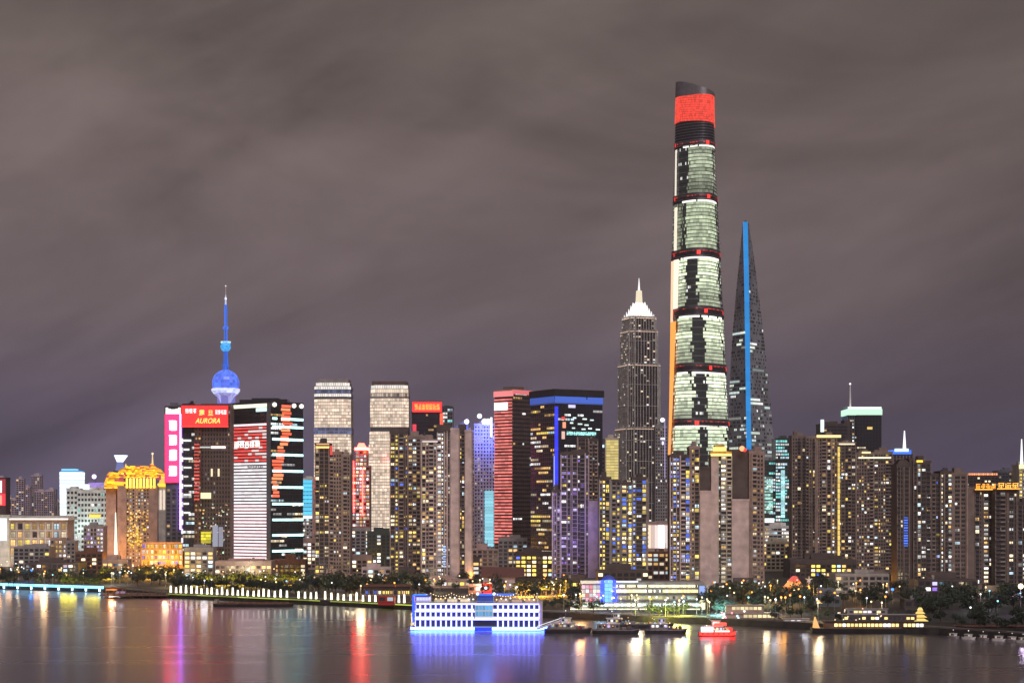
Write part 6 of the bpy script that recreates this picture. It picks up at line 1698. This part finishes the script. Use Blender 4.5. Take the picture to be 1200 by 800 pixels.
# pontoon with lit waiting rooms
Y = 975.0; k = Y / F
t = vessel('pontoon_pier', 'pontoon pier with two rows of warm lit windows right of the red boat', 'pier', 886, Y, -2); L = 84 * k
hull('hull', t, L, 12, 1.8, 'black_paint', .02, .02, stripe=('metal_grey',))
b = MB(); b.box(-L * .46, L * .30, -3.5, 5, 1.8, 6.0, 'plaster_brown'); b.box(-L * .48, L * .32, -4.5, 5.5, 6.0, 6.4, 'tin_roof'); b.box(-L * .42, L * .10, -2.5, 4, 6.4, 10.2, 'plaster_brown'); b.box(-L * .44, L * .12, -3.2, 4.6, 10.2, 10.6, 'tin_roof'); w_ = lp(t, 'wall', b)
for r_, (n, x0, x1, z0, v) in enumerate(((7, -.18, .28, 3.9, -3.62), (7, -.34, .08, 8.0, -2.62))):
    for i in range(n):
        g = MB(); u = L * (x0 + (x1 - x0) * i / n); g.box(u, u + L * (x1 - x0) / n * .8, v, v + .14, z0, z0 + 1.6, 'window_glass', mul((1, .82, .45), R.uniform(.6, 1.1))); g.build('window', w_)
b = Pieces()
for i in range(9): b.sphere(L * R.uniform(-.48, -.16), -4.2, R.uniform(2.5, 7.5), .6, 'glow_surface', 8, mul(R.choice((WHITE, COOL, (.9, .3, .4), WHITE)), 1.2))
lp(t, 'deck_lamp', b)
b = MB()
for i in range(16): b.tube((-L * .48 + i * L * .063, -5.6, 1.8), (-L * .48 + i * L * .063, -5.6, 2.9), .06, .06, 'metal_grey', 4)
b.box(-L * .48, L * .48, -5.65, -5.55, 2.85, 2.95, 'metal_grey'); b.box(-L * .48, L * .45, -5.7, -5.6, 1.85, 2.3, 'plaster_lilac'); lp(t, 'railing', b)
# fountain-lit shrubs area lights, cyan
t = vessel('low_boat', 'low open reddish boat moored between pontoon pier and long dark vessel', 'boat', 936, 950, 1); k = 950 / F
hull('hull', t, 44 * k, 6, 2.2, 'rust', .2, .1, stripe=('roof_tile',))
b = MB(); b.box(-8, 5, -2, 2, 2.2, 4.4, 'plaster_mauve'); b.box(-8.6, 5.6, -2.4, 2.4, 4.4, 4.7, 'tin_roof'); c = lp(t, 'cabin', b)
for i in range(4):
    g = MB(); g.box(-7.4 + i * 3.1, -5.6 + i * 3.1, -2.12, -1.98, 3.0, 4.0, 'window_glass', mul((.9, .9, 1), (.3, .9, .9, .2)[i])); g.build('window', c)
# long dark vessel with lit deck
Y = 905.0; k = Y / F
t = vessel('long_vessel', 'long dark river vessel with a row of warm lit windows and gold pagoda stern', 'boat', 1027, Y, -2); L = 152 * k
hull('hull', t, L, 12, 2.6, 'black_paint', .10, .05, stripe=('metal_dark',))
b = MB(); b.box(-L * .40, L * .36, -4, 4, 2.6, 5.8, 'wood_deck'); b.box(-L * .42, L * .38, -4.7, 4.7, 5.8, 6.2, 'roof_dark'); b.box(-L * .26, L * .30, -3, 3, 6.2, 9.2, 'plaster_dark'); b.box(-L * .28, L * .31, -3.5, 3.5, 9.2, 9.5, 'tin_roof'); b.box(-L * .22, L * .08, -2, 2, 9.5, 12, 'plaster_grey'); b.box(-L * .23, L * .09, -2.4, 2.4, 12, 12.3, 'tin_roof')
c = lp(t, 'cabin', b)
for (n, x0, x1, z0, h, v, p) in ((22, -.33, .355, 3.5, 1.5, -4.12, .92), (16, -.25, .29, 7.0, 1.2, -3.12, .5), (8, -.21, .07, 10.2, 1.0, -2.12, .4)):
    for i in range(n):
        g = MB(); u = L * (x0 + (x1 - x0) * i / n); g.box(u, u + L * (x1 - x0) / n * .74, v, v + .14, z0, z0 + h, 'window_glass', mul((1, .72, .26) if R.random() < .8 else WHITE, R.uniform(1.0, 2.2)) if R.random() < p else None); g.build('window', c)
b = MB(); x = L * .335
for i, (w, z0, z1) in enumerate(((3.6, 6.2, 7.4), (3.0, 8.0, 9.2), (2.2, 9.8, 11), (1.3, 11.4, 12.8))):
    b.prism([(x - w, -w), (x + w, -w), (x + w, w), (x - w, w)], z0, z1, 'glow_surface', mul((1, .72, .2), .65), [(x - w * .5, -w * .5), (x + w * .5, -w * .5), (x + w * .5, w * .5), (x - w * .5, w * .5)]); b.box(x - w * .55, x + w * .55, -w * .55, w * .55, z0 - .9, z0, 'gold_roof')
lp(t, 'pagoda', b)
b = MB(); b.prism([(-L * .485, -3), (-L * .44, -3), (-L * .44, 3), (-L * .485, 3)], 2.7, 8, 'glow_surface', mul((1, .45, .1), .65), [(-L * .475, -1), (-L * .468, -1), (-L * .468, 1), (-L * .475, 1)]); lp(t, 'stern_screen', b)
b = Pieces()
for i in range(14): x = L * R.uniform(-.33, .05); z = R.uniform(6.5, 13); b.sphere(x, -3.6 if z < 9 else -2.5, z, .34, 'glow_surface', 6, mul(R.choice((CREAM, WHITE, (1, .6, .4))), 1.1))
for x in (-.27, .02): b.tube((L * x, 0, 12), (L * x, 0, 15.5), .1, .06, 'metal_grey', 5)
lp(t, 'deck_lamp', b)
# small craft on the right
def launch(i, px, Y, rz):
    t = vessel('launch', ('small white-sided launch nearest the long dark vessel', 'small launch with a bright white cabin lamp, second after the long vessel', 'small pale launch beside the one with the bright lamp', 'small open launch under the red-lit quay shed', 'small dim launch, last before the photo\'s dark corner', 'small launch half in the dark, at the very end of the moored row')[i], 'boat', px, Y, rz, 'small launches moored in a row')
    hull('hull', t, 7.5, 2.6, 1.1, 'white_paint' if i % 2 else 'tin_roof', .35, .1)
    b = MB(); b.box(-2.2, 1.0, -.95, .95, 1.0, 2.3, 'white_paint'); b.box(-2.4, 1.3, -1.1, 1.1, 2.3, 2.45, 'white_paint'); lp(t, 'cabin', b)
    for q in range(3):
        g = MB(); g.box(-2.0 + q * 1.0, -1.3 + q * 1.0, -1.02, -.93, 1.5, 2.1, 'window_glass', mul(CREAM, .5) if (q + i) % 3 == 0 else None); g.build('window', t)
    b = MB(); b.tube((-.5, 0, 2.4), (-.5, 0, 4), .05, .04, 'metal_grey', 5); b.sphere(-.5, 0, 4, .25, 'glow_surface', 6, mul(WHITE, 1.2 if i == 1 else .5)); lp(t, 'mast', b)
for i, px in enumerate((1118, 1136, 1153, 1172, 1187, 1200)): launch(i, px, 868 - i * 6, R.uniform(-70, -40))
Y = 895.0; k = Y / F
t = vessel('quay_shed', 'long low red-lit shed on a float above the small launches', 'shed', 1160, Y, -3); L = 86 * k
b = MB(); b.box(-L / 2, L / 2, -2, 3, -.6, 1.2, 'black_paint'); lp(t, 'float', b)
b = MB(); b.box(-L * .48, L * .48, -1.2, 2.2, 1.2, 4.0, 'rust'); b.box(-L * .5, L * .5, -1.9, 2.8, 4.0, 4.4, 'roof_tile'); w_ = lp(t, 'wall', b)
for i in range(18):
    g = MB(); u = -L * .46 + i * L * .051; g.box(u, u + L * .035, -1.34, -1.18, 2.2, 3.4, 'window_glass', mul((1, .16, .1), R.uniform(.2, .8)) if R.random() < .5 else (mul(CREAM, .4) if R.random() < .2 else None)); g.build('window', w_)

# pavilion of shops with yellow and red lights at the end of the pillar row
Y = 1150.0
t = building('pavilion', 'small two-storey shop pavilion with crowded yellow lights left of the white boat', 'pavilion', [blk(428, 480, 689, Y, 0, 16, front=style(fh=4, bw=2.6, ww=.75, wh=.6, pier=.3, pw=.25, slab=.8, st=.3, p=.9, pal='yellow', balc=0, frame='stone_pink', cols=[1, .8, 1.2]), wall='plaster_dark', gear=False)], 88)
b = MB(); b.box(wx(426, Y), wx(482, Y), Y - 2, Y + 18, wz(689, Y) + 1.2, wz(687.6, Y) + 1.2, 'roof_tile'); part(t, 'roof', b)
t = small_block('kiosk', 'dark red kiosk on the quay in front of the shop pavilion', 'kiosk', 443, 462, 699, 1120, 9, None, 'red_paint', .3, 'dim', gear=False)

# ================================================================== TREES
def tree_proto(seed, flat):
    rng = random.Random(seed)
    r = thing('tree', 'tree', 'tree', (0, 0, 0))
    b = MB(); b.tube((0, 0, -.2), (0, 0, 4.2), .34, .22, 'bark', 7)
    tips = []
    for i in range(7):
        a = i * 2.4 + rng.uniform(-.3, .3); q = rng.uniform(1.6, 3.4); z = rng.uniform(5.0, 8.6)
        tip = (q * math.cos(a), q * math.sin(a), z); tips.append(tip)
        b.tube((0, 0, 3.2 + .15 * i), tip, .15, .04, 'bark', 5)
    b.tube((0, 0, 4.2), (.2, .1, 9.0), .2, .05, 'bark', 5); tips.append((.2, .1, 9.3))
    b.build('trunk', r)
    b = MB()
    clumps = [(t, rng.uniform(1.2, 2.1)) for t in tips]
    for _ in range(12):
        a = rng.uniform(0, 6.28); q = rng.uniform(.4, 3.9); clumps.append(((q * math.cos(a), q * math.sin(a), (5.0 + rng.uniform(-.8, 4.2) * (1 - q / 6)) * (.85 if flat else 1)), rng.uniform(.8, 1.7)))
    for (c, rr) in clumps:
        for _ in range(26):
            d = Vector((rng.gauss(0, 1), rng.gauss(0, 1), rng.gauss(0, .75))).normalized() * (rr * rng.uniform(.45, 1.05))
            p = Vector(c) + d; s = rng.uniform(.34, .75)
            u = Vector((rng.gauss(0, 1), rng.gauss(0, 1), rng.gauss(0, .6))).normalized(); w = u.orthogonal().normalized()
            w = (w * math.cos(rng.uniform(0, 3)) + u.cross(w) * math.sin(rng.uniform(0, 3))).normalized()
            b.face([p - u * s, p + w * s * .6, p + u * s, p - w * s * .6], 'leaves')
    b.build('crown', r)
    return r
protos = [tree_proto(i, i % 2) for i in range(5)]
used = [False] * 5
def plant(x, y, h, label, group, rng, name=None):
    i = rng.randrange(5)
    if used[i]: o = copy_tree(protos[i])
    else: o = protos[i]; used[i] = True
    s = h / 8.2
    o.location = (x, y, G); o.rotation_euler = (0, 0, rng.uniform(0, 6.28)); o.scale = (s * rng.uniform(.9, 1.25), s * rng.uniform(.9, 1.25), s)
    o['label'] = label; o['group'] = group
    return o
rng = random.Random(4242)
groves = [  # px span, setback from the bank, count, heights, label, group
    (-25, 118, (25, 190), 32, (6, 9.5), 'dark leafy tree in the grove behind the blue-lit quay', 'trees behind the blue-lit quay'),
    (118, 215, (70, 260), 22, (6, 9), 'dark tree between the jetty and the golden-roofed hotel', 'trees between jetty and hotel'),
    (204, 362, (30, 120), 32, (6, 8.5), 'dark tree between the lit pillar row and the screen tower', 'trees behind the pillar row'),
    (360, 500, (40, 200), 32, (8, 13), 'dark round tree below the brown apartment towers', 'trees below the brown apartments'),
    (498, 665, (110, 330), 22, (6, 10), 'bushy tree behind the big white boat', 'trees behind the white boat'),
    (660, 832, (70, 160), 12, (8, 11), 'tree showing over the ferry terminal roof', 'trees behind the ferry terminal'),
    (826, 960, (30, 260), 32, (7, 11), 'dark tree between pontoon pier and the plain end-wall apartments', 'trees behind the pontoon pier'),
    (950, 1075, (140, 560), 28, (6, 10), 'dark tree around the grey shed below the gold-striped slab', 'trees around the grey shed'),
    (905, 1230, (3, 55), 24, (3.5, 6.5), 'small dark bushy tree at the water\'s edge behind the long dark vessel and launches', 'small trees on the dark bank'),
    (636, 704, (4, 60), 10, (4, 7), 'small tree on the quay between the white boat and the ferry terminal', 'quay trees by the terminal'),
    (1070, 1230, (6, 330), 40, (6, 11), 'dark tree in the unlit grove under the neon-topped towers', 'trees under the neon-topped towers'),
]
for (a, c, db, n, hs_, lab, grp) in groves:
    for i in range(n):
        px = a + (c - a) * (i + rng.uniform(0, 1)) / n; Yt = bank_y(px) + rng.uniform(*db)
        plant(wx(px, Yt), Yt, rng.uniform(*hs_), lab, grp, rng)
# floodlit ones
lit_rows = [
    ([232 + 6.2 * i for i in range(20)], 1425, 8, 'small tree glowing yellow under floodlights at the foot of the screen tower', 'floodlit trees at the screen tower', (1, .66, .04), 1.3e4, 2),
    ([74, 80, 86], 1400, 7, 'small tree lit bright yellow near the middle of the blue-lit quay', 'yellow-lit trees on the blue-lit quay', (1, .85, .02), 2.2e4, 1),
    ([102, 108, 114], 1400, 6, 'small tree lit bright yellow at the near end of the blue-lit quay', 'yellow-lit trees at the quay end', (1, .85, .02), 1.6e4, 1),
    ([10, 16, 43, 48], 1410, 6, 'small tree lit pale orange at the far left of the blue-lit quay', 'orange-lit trees on the blue-lit quay', (1, .6, .3), 1.2e4, 2),
    ([120, 124, 128], 1560, 8, 'tree lit golden yellow at the hotel corner', 'golden-lit trees at the hotel', (1, .66, .02), 3e4, 1),
    ([164, 169, 174, 179, 184, 189, 194, 199, 204, 209], 1560, 10, 'tree lit golden orange before the glowing podium', 'golden-lit trees at the podium', (1, .46, .03), 4.9e4, 2),
    ([606, 611, 616, 621, 627, 634, 640], 1230, 9, 'tree lit amber in the grove right behind the white boat', 'amber-lit trees behind the white boat', (1, .45, .05), 1.8e4, 1),
    ([656, 661], 1250, 8, 'tree lit amber at the foot of the violet-lit apartments', 'amber-lit trees by the violet apartments', (1, .5, .02), 1.6e4, 1),
    ([762, 772, 783, 793, 803], 1000, 6, 'palm-like tree lit yellow-green on the quay before the ferry terminal', 'yellow-green trees before the terminal', (.95, .95, .10), 8e3, 1),
    ([876, 881], 1120, 8, 'tree lit yellow beside the pontoon pier', 'yellow-lit trees at the pontoon pier', (1, .8, .1), 1.5e4, 1),
    ([840, 845, 850, 855], 1015, 6, 'shrubby tree lit pale cyan behind the red boat', 'cyan-lit trees behind the red boat', (.4, .95, .95), 1.3e4, 1),
]
for (pxs, Yt, h, lab, grp, col, w, every) in lit_rows:
    for i, px in enumerate(pxs):
        yt = Yt + rng.uniform(-8, 8)
        plant(wx(px, yt), yt, h * rng.uniform(.8, 1.15), lab, grp, rng)
        if i % every == 0: glow(wx(px, yt - 7), yt - 7, G + 3.0, col, min(4.9e4, w * (3.0 if Yt > 1412 or Yt < 1300 else .40)), .6)

# ================================================================== LAMPS
_LAMP = {}
def lamp_proto(key, col, h, r):
    o = thing('street_lamp', 'street lamp', 'street lamp', (0, 0, 0))
    b = MB(); b.tube((0, 0, 0), (0, 0, h), .11, .07, 'metal_grey', 6); b.box(-.22, .22, -.22, .22, 0, .5, 'metal_grey'); b.build('pole', o)
    b = MB(); b.sphere(0, 0, h + r * .8, r, 'glow_surface', 10, mul(col, 1.6)); b.build('lamp_head', o)
    _LAMP[key] = [o, False]
for key, col, h, r in (('white', (.95, .97, 1), 8.5, .48), ('warm', (1, .76, .36), 9, .48), ('orange', (1, .36, .04), 9.5, .6), ('cyan', (.30, .80, 1), 8, .5), ('blue', (.04, .25, 1), 8, .9)):
    lamp_proto(key, col, h, r)
LCOL = {'white': (.95, .97, 1), 'warm': (1, .80, .45), 'orange': (1, .45, .08), 'cyan': (.35, .85, 1), 'blue': (.05, .30, 1)}
def lamp(px, Y, key, label, group, light=0, z=0):
    L = _LAMP[key]
    o = copy_tree(L[0]) if L[1] else L[0]; L[1] = True
    o.location = (wx(px, Y), Y, G + z); o['label'] = label; o['group'] = group
    if light: glow(wx(px, Y) + .0, Y - 1.4, G + z + 8.2, LCOL[key], light, .5)
lamps = [  # span, setback, colour -> count, place
    (-10, 118, (8, 330), dict(white=12, warm=14, orange=6, cyan=4), 'in the grove behind the blue-lit quay'),
    (120, 215, (60, 330), dict(white=12, warm=14, orange=10), 'between the jetty and the golden-roofed hotel'),
    (205, 362, (20, 330), dict(white=14, warm=14, cyan=4), 'between the lit pillar row and the screen tower'),
    (362, 500, (16, 330), dict(white=12, warm=16, orange=10), 'among the round trees below the brown apartments'),
    (498, 665, (60, 360), dict(white=10, warm=18, orange=12), 'in the trees behind the big white boat'),
    (660, 832, (-18, 40), dict(white=12, warm=14, orange=3, cyan=4), 'on the quay before the ferry terminal'),
    (828, 960, (10, 330), dict(white=10, warm=16, orange=12, cyan=6), 'behind the pontoon pier'),
    (955, 1075, (40, 450), dict(white=5, warm=7, orange=9), 'around the grey shed below the gold-striped slab'),
    (1075, 1205, (30, 380), dict(white=7, warm=4, cyan=3), 'in the unlit grove under the neon-topped towers'),
]
for (a, c, db, counts, place) in lamps:
    for key, n in counts.items():
        for i in range(n):
            px = rng.uniform(a, c); Yl = bank_y(px) + rng.uniform(*db)
            lamp(px, Yl, key, 'street lamp with a %s globe %s' % ({'white': 'white', 'warm': 'warm cream', 'orange': 'deep orange', 'cyan': 'pale cyan', 'blue': 'blue'}[key], place), 'street lamps ' + place, (19000 if key in ('warm', 'orange') else 7000) if i % 3 == 0 else 0, 0)
lamp(1046, 1130, 'blue', 'lone blue lamp in the dark right of the grey shed', 'coloured lamps')
lamp(37, 1500, 'blue', 'lone blue lamp in the dark grove behind the blue-lit quay', 'coloured lamps', 2.5e4)
for px, Yl, lab in ((978, 1290, 'orange floodlight lamp at the left roof edge of the grey shed'), (1019, 1330, 'orange floodlight lamp behind the middle of the grey shed'), (1041, 1350, 'orange floodlight lamp behind the far end of the grey shed'), (929, 1200, 'tall orange lamp rising above the red pavilion'), (903, 1160, 'orange lamp left of the red pavilion roof')):
    lamp(px, Yl, 'orange', lab, 'orange floodlights', 3e4, 0)
t = thing('floodlight_mast', 'tall mast with one glaring orange-white floodlight in the dark trees by the photo\'s edge', 'floodlight', (wx(1196, 1030), 1030, G)); Yf = 1030
b = MB(); b.tube((wx(1196, Yf), Yf, G), (wx(1196, Yf), Yf, wz(687, Yf)), .25, .15, 'metal_grey', 8); part(t, 'mast', b)
b = MB(); b.sphere(wx(1196, Yf), Yf - .3, wz(686.5, Yf), 1.5, 'glow_surface', 12, mul((1, .75, .45), 3.0)); part(t, 'lamp_head', b)
glow(wx(1196, Yf), Yf - 4, wz(686, Yf), (.7, .55, .9), 3e4, .5)

# faint red lamps on the far city roofs need no more than their towers
for i, k_ in enumerate(list(_LAMP)):
    if not _LAMP[k_][1]:
        for ch in list(_LAMP[k_][0].children): bpy.data.objects.remove(ch)
        bpy.data.objects.remove(_LAMP[k_][0])


# ================================================================== AIR
hz = bpy.data.materials.new('haze_air'); hz.use_nodes = True
for n in list(hz.node_tree.nodes):
    if n.type != 'OUTPUT_MATERIAL': hz.node_tree.nodes.remove(n)
pv = hz.node_tree.nodes.new('ShaderNodeVolumePrincipled')
pv.inputs['Color'].default_value = (.86, .80, .95, 1)
pv.inputs['Density'].default_value = HAZE
pv.inputs['Anisotropy'].default_value = .7
hz.node_tree.links.new(pv.outputs[0], [n for n in hz.node_tree.nodes if n.type == 'OUTPUT_MATERIAL'][0].inputs['Volume'])
MATS['haze_air'] = hz
b = MB(); b.box(-12500, 12500, -1000, 9600, -4, 720, 'haze_air')
tag(b.build('haze'), kind='stuff')
